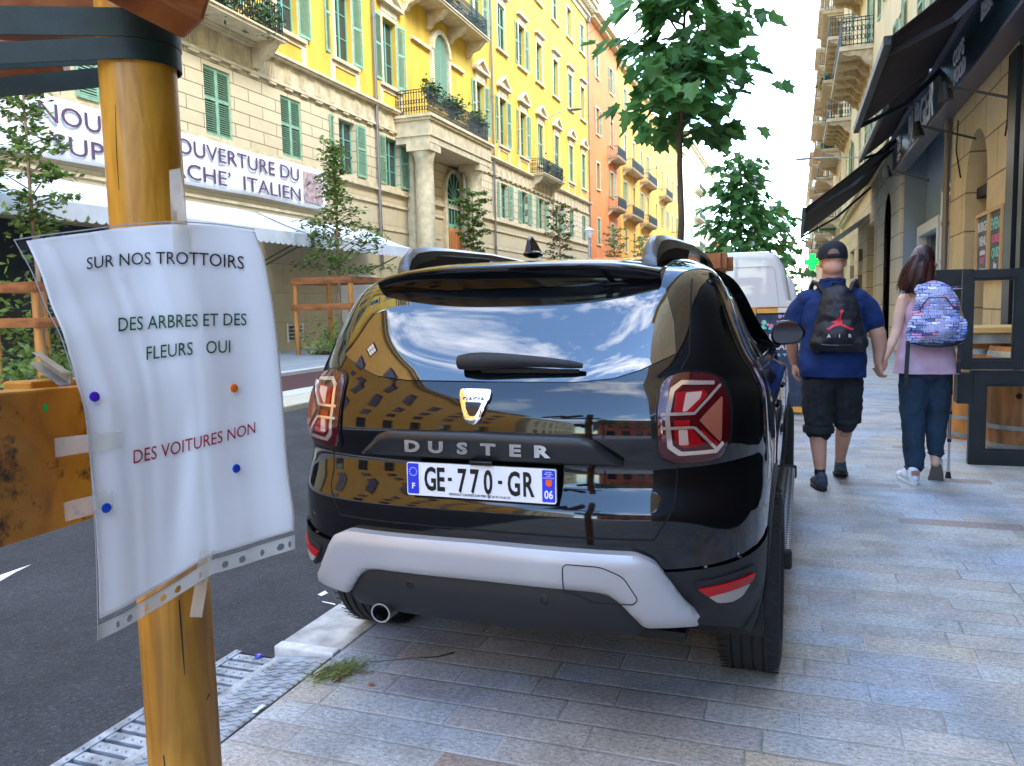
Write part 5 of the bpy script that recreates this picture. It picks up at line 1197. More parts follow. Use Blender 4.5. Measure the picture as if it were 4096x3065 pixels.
# backpack : drawstring-like day pack with red leaping figure
bpm=mat('black_pack_nylon',(.010,.011,.017),.55,var=.3,vscale=6,bump=.9,bscale=11)
mv(blob('backpack_dummy',[('e',(0,0,0),(.02,.02,.02))],bpm,man)) if 0 else None
bk_=thing('backpack','black backpack with a red leaping figure and the word AIR, on the man\'s back','backpack',(.295,6.27,1.05))
Pk=[('e',(.296,6.275,1.30),(.150,.085,.22)),('e',(.300,6.265,1.17),(.178,.105,.14)),('c',(.17,6.26,1.11),(.43,6.26,1.11),.075,.075),('e',(.290,6.30,1.45),(.110,.06,.075)),('c',(.15,6.275,1.20),(.205,6.29,1.42),.035,.03),('c',(.445,6.275,1.20),(.385,6.29,1.42),.035,.03)]
o=blob('pack_body',Pk,bpm,bk_,vox=.009,smooth=6)
dt=bpy.data.textures.new('creases','CLOUDS'); dt.noise_scale=.09
dm_=o.modifiers.new('d','DISPLACE'); dm_.texture=dt; dm_.strength=.03; dm_.mid_level=.5
g=MB()
for s in (-1,1):
    g.tube([(.29+s*.09,6.33,1.48),(.28+s*.12,6.36,1.535),(.275+s*.145,6.42,1.555),(.275+s*.16,6.52,1.52),(.275+s*.165,6.60,1.40)],.018,8)
o=g.build('shoulder_straps',bpm,bk_,smooth=True)
g=MB(); g.tube([(.25,6.32,1.50),(.26,6.30,1.545),(.31,6.30,1.548),(.325,6.32,1.50)],.008,8); g.build('grab_loop',bpm,bk_,smooth=True)
g=MB(); g.tube([(.15,6.20,1.105),(.22,6.165,1.095),(.30,6.155,1.093),(.38,6.165,1.095),(.45,6.20,1.105)],.006,6); g.build('bottom_seam',gplast,bk_)
redm=mat('red_print',(.62,.015,.03),.4)
def onpack(a,c): return Vector((a,0,c))
fig=[(.310,1.345),(.322,1.350),(.330,1.342),(.325,1.330),(.318,1.326),(.313,1.302),(.316,1.285),(.322,1.262),(.318,1.248),(.345,1.236),(.385,1.212),(.392,1.216),(.400,1.208),(.392,1.202),(.372,1.205),(.340,1.222),(.312,1.236),(.290,1.232),(.262,1.225),(.232,1.205),(.220,1.206),(.217,1.213),(.228,1.216),(.250,1.238),(.272,1.252),(.262,1.258),(.252,1.254),(.248,1.260),(.262,1.268),(.280,1.276),(.290,1.290),(.300,1.292),(.306,1.304),(.308,1.326),(.304,1.338)]
from mathutils.bvhtree import BVHTree
def wrap(fig_pts_list,surf,parent,name,m,direction=(0,1,0),start_y=6.0,off=.004,faces=None,step=.012):
    dg=bpy.context.evaluated_depsgraph_get(); dg.update(); tree=BVHTree.FromObject(surf,dg); mw=surf.matrix_world.copy()
    g=MB()
    nh=0
    for pts,fs in fig_pts_list:
        vs=[]
        for a,c in pts:
            h=tree.ray_cast(Vector((a,start_y,c)),Vector(direction))
            y=(h[0].y if h[0] else 6.3)-off; vs.append((a,y,c))
        g.add(vs,fs)
    return g.build(name,m,parent,recalc=False)
def finep(poly,step=.012):
    bm=bmesh.new(); bm.faces.new([bm.verts.new((a,b_,0)) for a,b_ in poly]); bmesh.ops.triangulate(bm,faces=bm.faces)
    xs=[p[0] for p in poly]; ys=[p[1] for p in poly]
    for ax,lo,hi in ((0,min(xs),max(xs)),(1,min(ys),max(ys))):
        c=lo+step
        while c<hi: bmesh.ops.bisect_plane(bm,geom=bm.verts[:]+bm.edges[:]+bm.faces[:],plane_co=(c,0,0) if ax==0 else (0,c,0),plane_no=(1,0,0) if ax==0 else (0,1,0),dist=1e-6); c+=step
    bm.verts.index_update(); v=[(p.co.x,p.co.y) for p in bm.verts]; f=[tuple(q.index for q in p.verts) for p in bm.faces]; bm.free(); return v,f
pb=[c for c in bk_.children if c.name.startswith('pack_body')][0]; bpy.context.view_layer.update()
wrap([finep(fig)],pb,bk_,'leaping_figure_print',redm,off=.005)
L_=[]
for ch,x in zip('AIR',(.232,.303,.372)):
    v,f=text_geo(ch,.034,0,align='CENTER',bold=.001); L_.append(([(x+a,1.150+b_) for a,b_,c in v],f))
wrap(L_,pb,bk_,'print_letters',mat('white_print',(.7,.7,.7),.5),off=.006)
for c in bk_.children: c.location=Vector(c.location)-bk_.location
bk_.parent=None
# shoes
shoe=mat('grey_blue_trainer',(.045,.065,.085),.7,var=.3,vscale=20,bump=.4,bscale=120); sole=mat('black_sole',(.012,.012,.013),.6)
def shoe_at(px,py,pz,rz,pitch,m,ms,parent,L_=.285,extra=None):
    P=[('e',(0,.02,.055),(.041,.055,.052)),('e',(0,.11,.05),(.043,.085,.045)),('e',(0,.19,.035),(.046,.068,.032)),('c',(0,.02,.08),(0,.015,.10),.040,.036)]
    t=blob('shoe',P,m,parent,vox=.007,smooth=3); g=MB()
    out=[(.034*math.sin(a)*(1.15 if math.cos(a)<0 else 1.0)*1.15,.115-.152*math.cos(a)) for a in [2*PI*k/28 for k in range(28)]]
    g.prism([(a*1.15,c) for a,c in out],lambda a,c,q:(a,c,q),0,.026); so_=g.build('sole',ms,t,bevel=.005)
    t.scale=(1.14,1.08,1.05); t.location=(px-parent.location.x,py-parent.location.y,pz); t.rotation_euler=(pitch,0,rz); return t
s1=shoe_at(.205,6.28,0,math.radians(8),0,shoe,sole,man); s2=shoe_at(.352,6.72,.04,math.radians(-4),math.radians(-12),shoe,sole,man)
for (x,y,z,t_) in ((.19,6.345,.115,.04),(.352,6.76,.135,.04)):
    g=MB(); g.lathe([(.036,0),(.040,.02),(.038,.045),(.034,.05)],(x,y,z-.01),'z',16); mv(g.build('sock',sole,man,smooth=True))
# calf tattoo
bod=[c for c in man.children if c.name.startswith('body')][0]; bpy.context.view_layer.update()
tt=mat('tattoo_ink',(.05,.025,.03),.6)
def circ(cx,cz,r0,r1,a0=0,a1=2*PI,n=20):
    pts=[(cx+r1*math.cos(a0+(a1-a0)*k/n),cz+r1*math.sin(a0+(a1-a0)*k/n)) for k in range(n+1)]+[(cx+r0*math.cos(a0+(a1-a0)*k/n),cz+r0*math.sin(a0+(a1-a0)*k/n)) for k in range(n,-1,-1)]
    f=[(k,k+1,2*n-k,2*n+1-k) for k in range(n)]; return pts,f
def wrapb(lst,name,m,surf,parent,x0=0,y0=5.5,off=.002):
    dg=bpy.context.evaluated_depsgraph_get(); dg.update(); tree=BVHTree.FromObject(surf,dg); mw=surf.matrix_world
    g=MB()
    for pts,fs in lst:
        vs=[]; ok=True
        for a,c in pts:
            h=tree.ray_cast(mw.inverted()@Vector((a,y0,c)),Vector((0,1,0)))
            if h[0] is None: ok=False; vs.append((a,6.6,c)); continue
            p=mw@h[0]; vs.append((a,p.y-off,c))
        g.add(vs,[f for f in fs])
    o=g.build(name,m,parent,recalc=False); o.location=-Vector(parent.location); return o
wrapb([circ(.372,.40,.030,.034,PI,2*PI),([(.372,.435),(.380,.415),(.372,.385),(.364,.415)],[(0,1,2,3)]),([(.350,.42),(.358,.425),(.362,.395),(.355,.39)],[(0,1,2,3)]),([(.394,.42),(.386,.425),(.382,.395),(.389,.39)],[(0,1,2,3)]),([(.345,.432),(.399,.432),(.399,.438),(.345,.438)],[(0,1,2,3)])],'tattoo',tt,bod,man)
for c in (bod,): pass
# ---- the woman ------------------------------------------------------------
wo=thing('person','woman with auburn hair, pink top and navy trousers leaning on a crutch','person',(.97,6.8,0)); ox,oy=.97,6.8
wx,wy=.915,6.80
P=[('e',(wx,wy,1.69),(.074,.090,.108)),('e',(wx+.045,wy+.045,1.655),(.052,.055,.070)),('e',(wx+.098,wy+.070,1.668),(.014,.013,.015)),('e',(wx+.075,wy+.07,1.625),(.020,.02,.018)),('e',(wx+.070,wy+.055,1.60),(.026,.026,.020)),('e',(wx-.05,wy-.03,1.66),(.012,.02,.03)),
   ('c',(.93,6.82,1.43),(wx,wy,1.60),.052,.050),('c',(.795,6.82,1.405),(1.10,6.82,1.405),.052,.052),('e',(.95,6.82,1.20),(.15,.10,.25)),('e',(.95,6.82,.92),(.16,.12,.12)),
   ('p',[(.785,6.81,1.40),(.752,6.78,1.28),(.735,6.75,1.17),(.690,6.68,1.06),(.640,6.60,.965)],[.048,.043,.037,.033,.024]),
   ('p',[(1.115,6.82,1.40),(1.165,6.86,1.27),(1.185,6.88,1.15),(1.165,6.95,1.06),(1.145,7.0,1.0)],[.048,.042,.036,.032,.024]),
   ('p',[(.87,6.80,.85),(.872,6.78,.50),(.880,6.74,.25),(.884,6.72,.09)],[.09,.06,.045,.034]),('p',[(1.03,6.82,.85),(1.03,6.86,.52),(1.03,6.82,.30),(1.035,6.80,.15)],[.09,.062,.045,.034])]
P+=hand(1,(.645,6.60,.972),(-.45,-.1,-.9),(-.3,.85,.0),[.5,.55,.6,.65],scale=.9)
P+=hand(-1,(1.145,7.0,1.0),(-.1,.5,-.8),(-.6,0,-.5),[.8,.85,.9,.9],scale=.9)
mv(blob('body',P,skinw,wo,vox=.006,smooth=2))
pinkm=mat('pink_top_cloth',(.60,.36,.46),.8,var=.12,vscale=7,bump=.4,bscale=20,col2=(.64,.48,.60))
tp=[(.945,6.81,.845,.222,.155),(.945,6.81,.90,.215,.15),(.945,6.81,1.0,.200,.14),(.95,6.815,1.10,.180,.125),(.95,6.82,1.22,.165,.115),(.955,6.82,1.34,.160,.105),(.95,6.82,1.42,.125,.085),(.94,6.82,1.455,.085,.07)]
folds(mv(loftbody('top',tp,pinkm,wo,n=72,wr=.005,seed=8)),.03)
trm=mat('navy_trouser_cloth',(.012,.030,.055),.85,var=.35,vscale=4,bump=.5,bscale=16)
P=[('p',[(.88,6.81,.88),(.870,6.80,.68),(.868,6.78,.48),(.874,6.75,.28),(.880,6.73,.135)],[.115,.108,.088,.078,.070]),('p',[(1.02,6.82,.88),(1.035,6.84,.68),(1.045,6.87,.52),(1.035,6.84,.36),(1.040,6.82,.235)],[.115,.105,.088,.072,.060]),('e',(.948,6.815,.86),(.168,.14,.115))]
folds(mv(blob('trousers',P,trm,wo,vox=.009,smooth=3)),.026)
for c,r in (((.880,6.73,.135),.070),((1.040,6.82,.235),.060)):
    for k in range(3):
        g=MB(); g.lathe([(r-.01,-.012),(r+.004-.004*k,0),(r-.01,.012)],(c[0],c[1],c[2]-.012+.022*k),'z',24); mv(g.build('trouser_cuff',trm,wo,smooth=True))
hairm=mat('auburn_hair',(.020,.008,.007),.45,col2=(.13,.028,.018),vscale=5,stretch=(2.5,2.5,.5),ramp=(.4,.75))
P=[('e',(wx-.095,wy-.06,1.62),(.045,.05,.085)),('e',(wx-.005,wy-.008,1.715),(.086,.103,.105)),('e',(wx-.045,wy-.06,1.66),(.065,.055,.12)),('p',[(wx-.05,wy-.07,1.70),(wx-.085,wy-.085,1.62),(wx-.115,wy-.09,1.54),(wx-.140,wy-.085,1.485)],[.062,.054,.038,.014]),
   ('p',[(wx-.02,wy-.085,1.66),(wx-.035,wy-.095,1.57),(wx-.075,wy-.09,1.49),(wx-.11,wy-.08,1.465)],[.057,.048,.032,.012]),('p',[(wx+.01,wy-.07,1.66),(wx+.02,wy-.08,1.56),(wx-.01,wy-.08,1.50)],[.055,.045,.025]),('c',(wx+.03,wy+.0,1.64),(wx+.035,wy-.02,1.54),.052,.035)]
mv(blob('hair',P,hairm,wo,vox=.007,smooth=3))
g=MB()
rr=random.Random(4)
for k in range(420):
    u=rr.random(); a=Vector((wx-.09+.12*u,wy-.10+rr.uniform(-.02,.02),1.68+rr.uniform(-.03,.06))); b_=a+Vector((-.085+.05*u+rr.uniform(-.03,.03),rr.uniform(-.01,.01),-.15-rr.uniform(0,.07)*(1.2-u))); c=(a+b_)/2+Vector((-.02+rr.uniform(-.01,.01),-.015,0)); g.tube([a,c,b_],[.0035,.003,.001],4,cap=False)
mv(g.build('hair_strands',hairm,wo,smooth=True))
g=MB(); 
for c in ((wx+.108,wy+.075,1.690),): g.lathe([(.019,0),(.021,0)],(c[0],c[1],c[2]),'y',16)
g.tube([(wx+.090,wy+.08,1.695),(wx+.075,wy-.01,1.695)],.0022,6); mv(g.build('glasses',gplast,wo))
shw=mat('white_trainer',(.72,.73,.76),.5,var=.05); slw=mat('white_sole',(.70,.68,.66),.6); slg=mat('grey_brown_sole',(.14,.12,.10),.7)
q1=shoe_at(.870,6.66,0,math.radians(14),0,shw,slw,wo); q2=shoe_at(1.045,6.80,.115,math.radians(-8),math.radians(-62),shw,slg,wo)
for q in (q1,q2):
    g=MB(); g.box(-.028,.028,-.036,-.022,.075,.108); g.build('heel_tab',mat('rose_gold_leather',(.55,.30,.24),.3,.6),q,bevel=.004)
# her backpack
wb=thing('backpack','bulky blue and lilac backpack covered in lettering, on the woman\'s back','backpack',(.985,6.62,1.08))
b=NB('comic_print_cloth',rough=.7); t=b.node('ShaderNodeTexCoord'); nz=b.node('ShaderNodeTexNoise',{'Vector':(t,3),'Scale':5.0,'Detail':2.0})
vm=b.node('ShaderNodeVectorMath',{0:(nz,1),1:(.07,.07,.07)},operation='MULTIPLY'); va=b.node('ShaderNodeVectorMath',{0:(t,3),1:vm},operation='ADD')
sp=b.node('ShaderNodeSeparateXYZ',{0:va}); cb=b.node('ShaderNodeCombineXYZ',{0:(sp,0),1:(sp,2)})
br=b.node('ShaderNodeTexBrick',{'Vector':cb,'Scale':1.0,'Color1':(0,0,0,1),'Color2':(1,1,1,1),'Mortar':(.5,.5,.5,1),'Mortar Size':.0022,'Brick Width':.062,'Row Height':.021,'Bias':0.0},offset=.37)
cr=b.ramp(br,[(0,(.10,.13,.40)),(.16,(.36,.42,.75)),(.34,(.16,.26,.60)),(.50,(.52,.54,.82)),(.66,(.26,.38,.68)),(.78,(.66,.32,.50)),(.9,(.60,.66,.86))]); cr.color_ramp.interpolation='CONSTANT'
n2=b.node('ShaderNodeTexVoronoi',{'Vector':va,'Scale':95.0}); r2=b.ramp(n2,[(.30,(.35,.38,.55)),(.36,(1.35,1.35,1.35))]); m1=b.mix(1.0,cr,r2,'MULTIPLY'); m2=b.mix((br),m1,(.02,.02,.06))
m2.inputs[0].default_value=0
for l in list(b.n.links):
    if l.to_node==m2 and l.to_socket==m2.inputs[0]: b.n.links.remove(l)
b.n.links.new(br.outputs[1],m2.inputs[0]); b.n.links.new(m2.outputs[2],b.p.inputs['Base Color'])
nb_=b.node('ShaderNodeTexNoise',{'Vector':(t,3),'Scale':13.0,'Detail':2.0}); bp=b.node('ShaderNodeBump',{'Height':nb_,'Strength':.8,'Distance':.03}); b.link(bp,'Normal')
Pk=[('e',(.985,6.645,1.33),(.160,.105,.20)),('e',(.985,6.62,1.20),(.195,.130,.15)),('c',(.86,6.62,1.14),(1.10,6.62,1.15),.085,.09),('e',(.965,6.67,1.47),(.125,.07,.07)),('e',(.99,6.535,1.19),(.125,.05,.09)),('e',(1.15,6.62,1.19),(.045,.07,.08))]
o=blob('pack_body',Pk,b.m,wb,vox=.009,smooth=6)
dm_=o.modifiers.new('d','DISPLACE'); dm_.texture=dt; dm_.strength=.035; dm_.mid_level=.5; bpy.context.view_layer.update()
L_=[]; rr=random.Random(2)
for k in range(30):
    x=.985+rr.uniform(-.16,.02); z=1.10+rr.random()*.38; sz=rr.choice([.030,.036,.042]); v,f=text_geo('MARVEL',sz,0,bold=.0012)
    x=min(x,1.12-.6*sz*5*.85)
    a_=rr.uniform(-.05,.12); L_.append(([(x+a*.85,z+b_+a*a_) for a,b_,c in v],f))
ow=wrap(L_,o,wb,'printed_words',mat('pale_print',(.42,.46,.72),.6),start_y=6.2,off=.006); ow['kind']='stuff'
g=MB(); g.tube([(.80,6.60,1.10),(.90,6.53,1.075),(1.0,6.51,1.07),(1.10,6.54,1.08),(1.165,6.60,1.11)],.014,8); g.build('bottom_trim',bpm,wb,smooth=True)
g=MB(); g.tube([(.87,6.55,1.205),(.93,6.51,1.18),(1.05,6.51,1.195),(1.11,6.55,1.235)],.004,6); g.tube([(.86,6.56,1.33),(.92,6.53,1.42),(1.03,6.535,1.42),(1.10,6.57,1.33)],.004,6); g.build('zip',gplast,wb)
for s,x in ((-1,.805),(1,1.15)):
    g=MB(); g.bar((x,6.63,1.13),(x-.012,6.60,.86 if s<0 else .93),.03,.006,up=(0,1,0)); g.bar((x-.012,6.60,.86 if s<0 else .93),(x-.010,6.605,.74 if s<0 else .86),.030,.008,up=(0,1,0)); g.build('loose_strap',bpm,wb)
    g=MB(); g.tube([(.955+s*.09,6.70,1.45),(.95+s*.12,6.78,1.475),(.95+s*.14,6.88,1.44),(.95+s*.15,6.92,1.32)],.014,8); g.build('shoulder_strap',bpm,wb,smooth=True)
fin(wb)
for c in ow,: pass
# crutch / walking pole
ck=thing('crutch','adjustable metal crutch with black handle and rubber foot in the woman\'s right hand','crutch',(1.155,6.98,0))
g=MB(); g.tube([(0,0,.02),(0.0,0,.30)],.0095,12); lo=g.build('lower_tube',mat('alu_tube',(.55,.56,.58),.28,.9),ck,smooth=True)
g=MB(); g.tube([(0,0,.30),(-.002,0,.66)],.0115,12); g.build('upper_tube',mat('grey_tube',(.30,.31,.33),.3,.8),ck,smooth=True)
g=MB(); g.tube([(-.002,0,.66),(-.003,0,.80),(-.005,-.01,1.0),(-.012,-.02,1.10)],[.017,.016,.014,.018],12); g.build('handle',rub,ck,smooth=True)
g=MB(); g.lathe([(0,0),(.024,0),(.022,.012),(.014,.05),(0,.05)],(0,0,0),'z',16); g.build('rubber_foot',rub,ck,smooth=True)
for z in (.30,.52):
    g=MB(); g.lathe([(.010,-.012),(.015,-.012),(.015,.012),(.010,.012)],(0,0,z),'z',14); g.build('height_clip',rub,ck)
# ================================================================ trees and street furniture
bark=mat('bark',(.10,.075,.05),.9,var=.4,vscale=12,stretch=(1,1,.3),bump=.5,bscale=30); barkp=mat('pale_bark',(.34,.22,.13),.85,var=.25,vscale=12,stretch=(1,1,.3))
lf1=leafmat('maple_leaf_dark',(.075,.22,.065),tr=.55); lf2=leafmat('maple_leaf_mid',(.14,.34,.10),tr=.55); lf3=leafmat('small_leaf_green',(.22,.30,.06),.45,4,.55); lf4=leafmat('small_leaf_dark',(.11,.18,.04),.4,4,.55); lf5=leafmat('lime_leaf',(.20,.32,.04),.35,3,.55)
LOBE=[(0,0),(.14,.02),(.40,-.04),(.37,.13),(.56,.30),(.36,.40),(.34,.50),(.42,.74),(.20,.72),(0,1.0)]
def leaf(g,p,d,n,s,mi,rr):
    "seven-lobed leaf folded along its midrib"
    d=d.normalized(); x=d.cross(n).normalized(); up=x.cross(d); f=rr.uniform(.12,.4); dr=rr.uniform(-.05,.30)
    for sg in (-1,1):
        pts=[p+d*(b_*s)+x*(sg*a*s)+up*(a*f*s-b_*b_*dr*s) for a,b_ in LOBE]
        g.add(pts,[tuple(range(len(pts)))],mi)
def small_leaf(g,p,d,n,s,mi,rr):
    d=d.normalized(); x=d.cross(n).normalized(); g.quad(p-d*s*.5,p+x*s*.32,p+d*s*.5,p-x*s*.32,mi)
def tree(name,label,base,height,trunk_r,c0,c1,radius,nb,nl,lsize,mats,tb,lobed,seed,group,prof=None,lean=(0,0),twig=3,droop=.45):
    rr=random.Random(seed); t=thing(name,label,'tree',base,group=group); top=Vector((lean[0],lean[1],height))
    g=MB(); tp=[Vector((lean[0]*k/8+rr.uniform(-.02,.02)*(k>0),lean[1]*k/8+rr.uniform(-.02,.02)*(k>0),height*.97*k/8)) for k in range(9)]
    g.tube(tp,[trunk_r*(1-.75*(k/8)**1.3) for k in range(9)],10); L=MB(); prof=prof or (lambda u:math.sin(PI*(.15+.8*u))**.7)
    for i in range(nb):
        u=(i+rr.random())/nb; z=c0+(c1-c0)*u; a=i*2.4+rr.uniform(-.4,.4); R_=radius*prof(u)*rr.uniform(.5,1.25)
        k=min(8,max(0,z/height*8)); b0=Vector((lean[0]*z/height,lean[1]*z/height,z-R_*.35)); e=b0+Vector((math.cos(a)*R_,math.sin(a)*R_,R_*rr.uniform(.15,.5)))
        m_=(b0+e)/2+Vector((0,0,R_*.12)); g.tube([b0,m_,e],[trunk_r*.30,trunk_r*.2,trunk_r*.07],6,cap=False)
        n=max(3,int(nl/nb*(.5+R_/radius)))
        for j in range(n):
            s=rr.uniform(.25,1.08)**.8; q=b0.lerp(m_,s*2) if s<.5 else m_.lerp(e,(s-.5)*2)
            q=q+Vector((rr.gauss(0,1),rr.gauss(0,1),rr.gauss(0,.36 if lobed else .55)))*(.15 if lobed else .10)*radius*1.05
            out=(q-Vector((lean[0]*q.z/height,lean[1]*q.z/height,q.z-.1))); out.z=-droop*out.length if lobed else rr.uniform(-.5,.7)*out.length
            d=(out.normalized()+Vector((rr.uniform(-.7,.7),rr.uniform(-.7,.7),rr.uniform(-.5,.3)))).normalized(); nn=Vector((rr.uniform(-.5,.5),rr.uniform(-.5,.5),1)).normalized()
            mi=0 if rr.random()<.55 else 1
            (leaf if lobed else small_leaf)(L,q,d,nn,lsize*rr.uniform(.6,1.2),mi,rr)
    g.build('trunk',tb,t,smooth=True); L.build('crown',mats,t,recalc=False); return t
T1=(-1.09,8.0,0)
tree('street_tree','tall dark green maple-like tree right behind the black car, large lobed leaves',T1,4.55,.044,3.12,4.5,.86,22,520,.19,[lf1,lf2],bark,True,11,'young trees on the near pavement',prof=lambda u:(.80-.25*u) if u<.75 else .62*(1-u)/.25*.8+.12,lean=(.06,0))
tree('street_tree','second maple-like tree on the near pavement, behind the first and the van',(-1.1,17.5,0),4.5,.05,2.4,4.4,.92,34,700,.20,[lf1,lf2],bark,True,5,'young trees on the near pavement',prof=lambda u:.95-.55*u)
tree('street_tree','third tree of the near pavement row, smaller in the distance',(-.75,27,0),4.6,.05,2.2,4.5,1.1,26,420,.24,[lf2,lf3],bark,True,6,'young trees on the near pavement',prof=lambda u:.95-.6*u)
tree('street_tree','lime green tree far along the near pavement next to the white van roof',(-.55,44,0),4.6,.06,1.2,4.4,1.25,30,900,.22,[lf5,lf3],bark,False,7,'young trees on the near pavement',prof=lambda u:.95-.45*u)
tree('street_tree','tree behind the camera whose crown is mirrored under the rear window',(-.6,-6.5,0),4.6,.05,2.6,4.5,1.1,20,420,.20,[lf1,lf2],bark,True,15,'young trees on the near pavement',prof=lambda u:.95-.5*u)
oak=mat('treated_pine_orange',(.50,.20,.045),.6,var=.3,vscale=5,stretch=(1,1,.15)); oakr=mat('weathered_red_board',(.32,.11,.03),.6,var=.4,vscale=7,stretch=(.3,.3,1))
def guard(label,c,hh,boards,w_=.62,pr=.07,bh=.16,group='wooden guards round the young trees'):
    t=thing('tree_guard',label,'tree guard',c,group=group)
    for a,b_ in ((-w_,-w_),(w_,-w_),(w_,w_),(-w_,w_)):
        g=MB(); g.tube([(a,b_,0),(a*1.02,b_,hh)],pr,12); g.build('post',oak,t,smooth=True)
    for z in boards:
        for a,b_,c_,d in ((-w_-.12,-w_-pr,w_+.12,-w_-pr),(w_+pr,-w_-.12,w_+pr,w_+.12),(-w_-.12,w_+pr,w_+.12,w_+pr),(-w_-pr,-w_-.12,-w_-pr,w_+.12)):
            g=MB(); g.bar((a,b_,z),(c_,d,z),.05,bh); g.build('board',oakr,t,bevel=.006)
    return t
def bed(label,c,seed,n=500,r=(.9,1.0,.5)):
    rr=random.Random(seed); t=thing('flower_bed',label,'plants',c,group='planting round the far side trees'); g=MB(); g.lathe([(0,.08),(.9,.06),(1.05,.0)],(0,0,0),'z',20); g.build('soil',mat('dark_soil',(.03,.02,.012),.95),t)
    o=foliage(n,(0,0,.28),r,.09,rr); o.build('foliage',lf3,t,recalc=False); return t
NG='young trees of the far pavement'
def colprof(u): return .42+.55*math.sin(PI*min(1,u*1.15))**1.2 if u<.8 else .55*(1-u)/.2+.08
XF=-14.1
tree('street_tree','slender young tree with small leaves left of the near post, before the banner',(XF,11.85,0),6.3,.055,3.0,6.2,.85,40,1700,.16,[lf3,lf4],barkp,False,21,NG,prof=colprof)
tree('street_tree','young tree with a pointed top in front of the right end of the banner',(XF,22.95,0),6.95,.07,2.75,6.85,1.45,50,2500,.19,[lf4,lf3],barkp,False,22,NG,prof=lambda u:(1.0-.5*u if u<.42 else .42-.5*(u-.42))+.02)
tree('street_tree','columnar young tree in front of the right portico column',(XF,34.7,0),7.0,.06,3.6,6.9,.95,34,2000,.20,[lf3,lf4],barkp,False,23,NG,prof=lambda u:.7)
tree('street_tree','reddish-leaved young tree beyond the portico',(XF,49.3,0),8.0,.07,4.0,7.9,1.2,34,1300,.22,[lf4,mat('reddish_leaf',(.20,.06,.04),.6,var=.4,vscale=3)],barkp,False,24,NG,prof=lambda u:.8)
tree('street_tree','small thin tree in front of the orange house',(XF,65.5,0),7.9,.07,4.5,7.8,1.1,30,800,.24,[lf3,lf4],barkp,False,25,NG,prof=lambda u:.8)
tree('street_tree','thin tree farthest along the far pavement',(XF,78,0),8.0,.07,4.5,8,1.1,30,700,.26,[lf3,lf4],barkp,False,26,NG,prof=lambda u:.8)
guard('orange wooden guard of the tree left of the near post',(XF,11.85,0),2.05,[2.0,1.32],.55,.075,.19); guard('orange wooden guard of the tree before the awning end, two rows of boards',(XF,22.95,0),2.38,[2.38,1.55],1.0,.085,.2)
bed('low green plants at the foot of the left tree guard',(XF,11.85,.03),31,520); bed('low bushy plants with soil round the guarded tree by the vent',(XF,22.95,.03),32,900,(1.1,1.4,.7))
bed('dark shrub behind the left wooden guard under the long awning',(-15.3,12.6,.03),33,1300,(1.0,1.6,2.6))
guard('weathered wooden guard round the tree behind the black car',(-1.03,8.0,0),1.80,[1.80,1.2],.32,.045,.14)
# lamps
lm=mat('lamp_post_grey',(.45,.46,.48),.4,.5)
t=thing('street_lamp','white lantern lamp post rising among the near pavement trees','street lamp',(-1.12,24,0)); g=MB(); g.tube([(0,0,0),(0,0,4.3)],[.07,.045],12); g.build('pole',lm,t,smooth=True)
g=MB(); g.lathe([(0,4.3),(.10,4.32),(.17,4.75),(.24,4.78),(.22,4.84),(.05,4.95),(0,5.0)],(0,0,.12),'z',16); g.build('lantern',mat('frosted_lantern',(.7,.72,.72),.2),t,smooth=True)
t=thing('street_lamp','small white lantern lamp post far along the yellow block','street lamp',(XF,57,0)); g=MB(); g.tube([(0,0,0),(0,0,6.2)],[.12,.08],12); g.build('pole',lm,t,smooth=True)
g=MB(); g.lathe([(0,6.2),(.18,6.25),(.32,6.75),(.40,6.8),(.1,7.0),(0,7.05)],(0,0,0),'z',16); g.build('lantern',M['white'],t,smooth=True)
t=thing('wall_lamp','grey arm lamp reaching out from the yellow facade between two pediments','street lamp',(W,58.4,15.3)); g=MB(); g.tube([(0,0,0),(.7,.1,.35),(1.5,.3,.5)],.04,8); g.build('arm',lm,t,smooth=True); g=MB(); g.ball((2.0,.45,.55),(.55,.22,.09),14); g.build('lamp_head',mat('lamp_head_dark',(.12,.12,.12),.4),t,smooth=True)
t=thing('wall_lamp','pale arm lamp reaching out high over the far end of the near pavement','street lamp',(XW,40,7.8)); g=MB(); g.tube([(0,0,0),(-1.2,0,.1),(-1.9,0,.12)],.03,8); g.build('arm',lm,t,smooth=True); g=MB(); g.ball((-2.3,0,.12),(.4,.14,.06),14); g.build('lamp_head',lm,t,smooth=True)
# overhead cables
def cable(label,a,b_,sag,r=.012):
    a,b_=Vector(a),Vector(b_); g=MB(); g.tube([a.lerp(b_,k/16)-Vector((0,0,sag*4*(k/16)*(1-k/16))) for k in range(17)],r,5); o=g.build('overhead_cable',M['dark']); tag(o,label,'cable',kind=None); return o
cable('thin overhead cable spanning the street at the top of the big tree',(W,62,21),(XW,22,16.5),1.2); cable('overhead cable behind the tree crown, lower span',(W,95,17),(XW,60,15),1.0,.02)
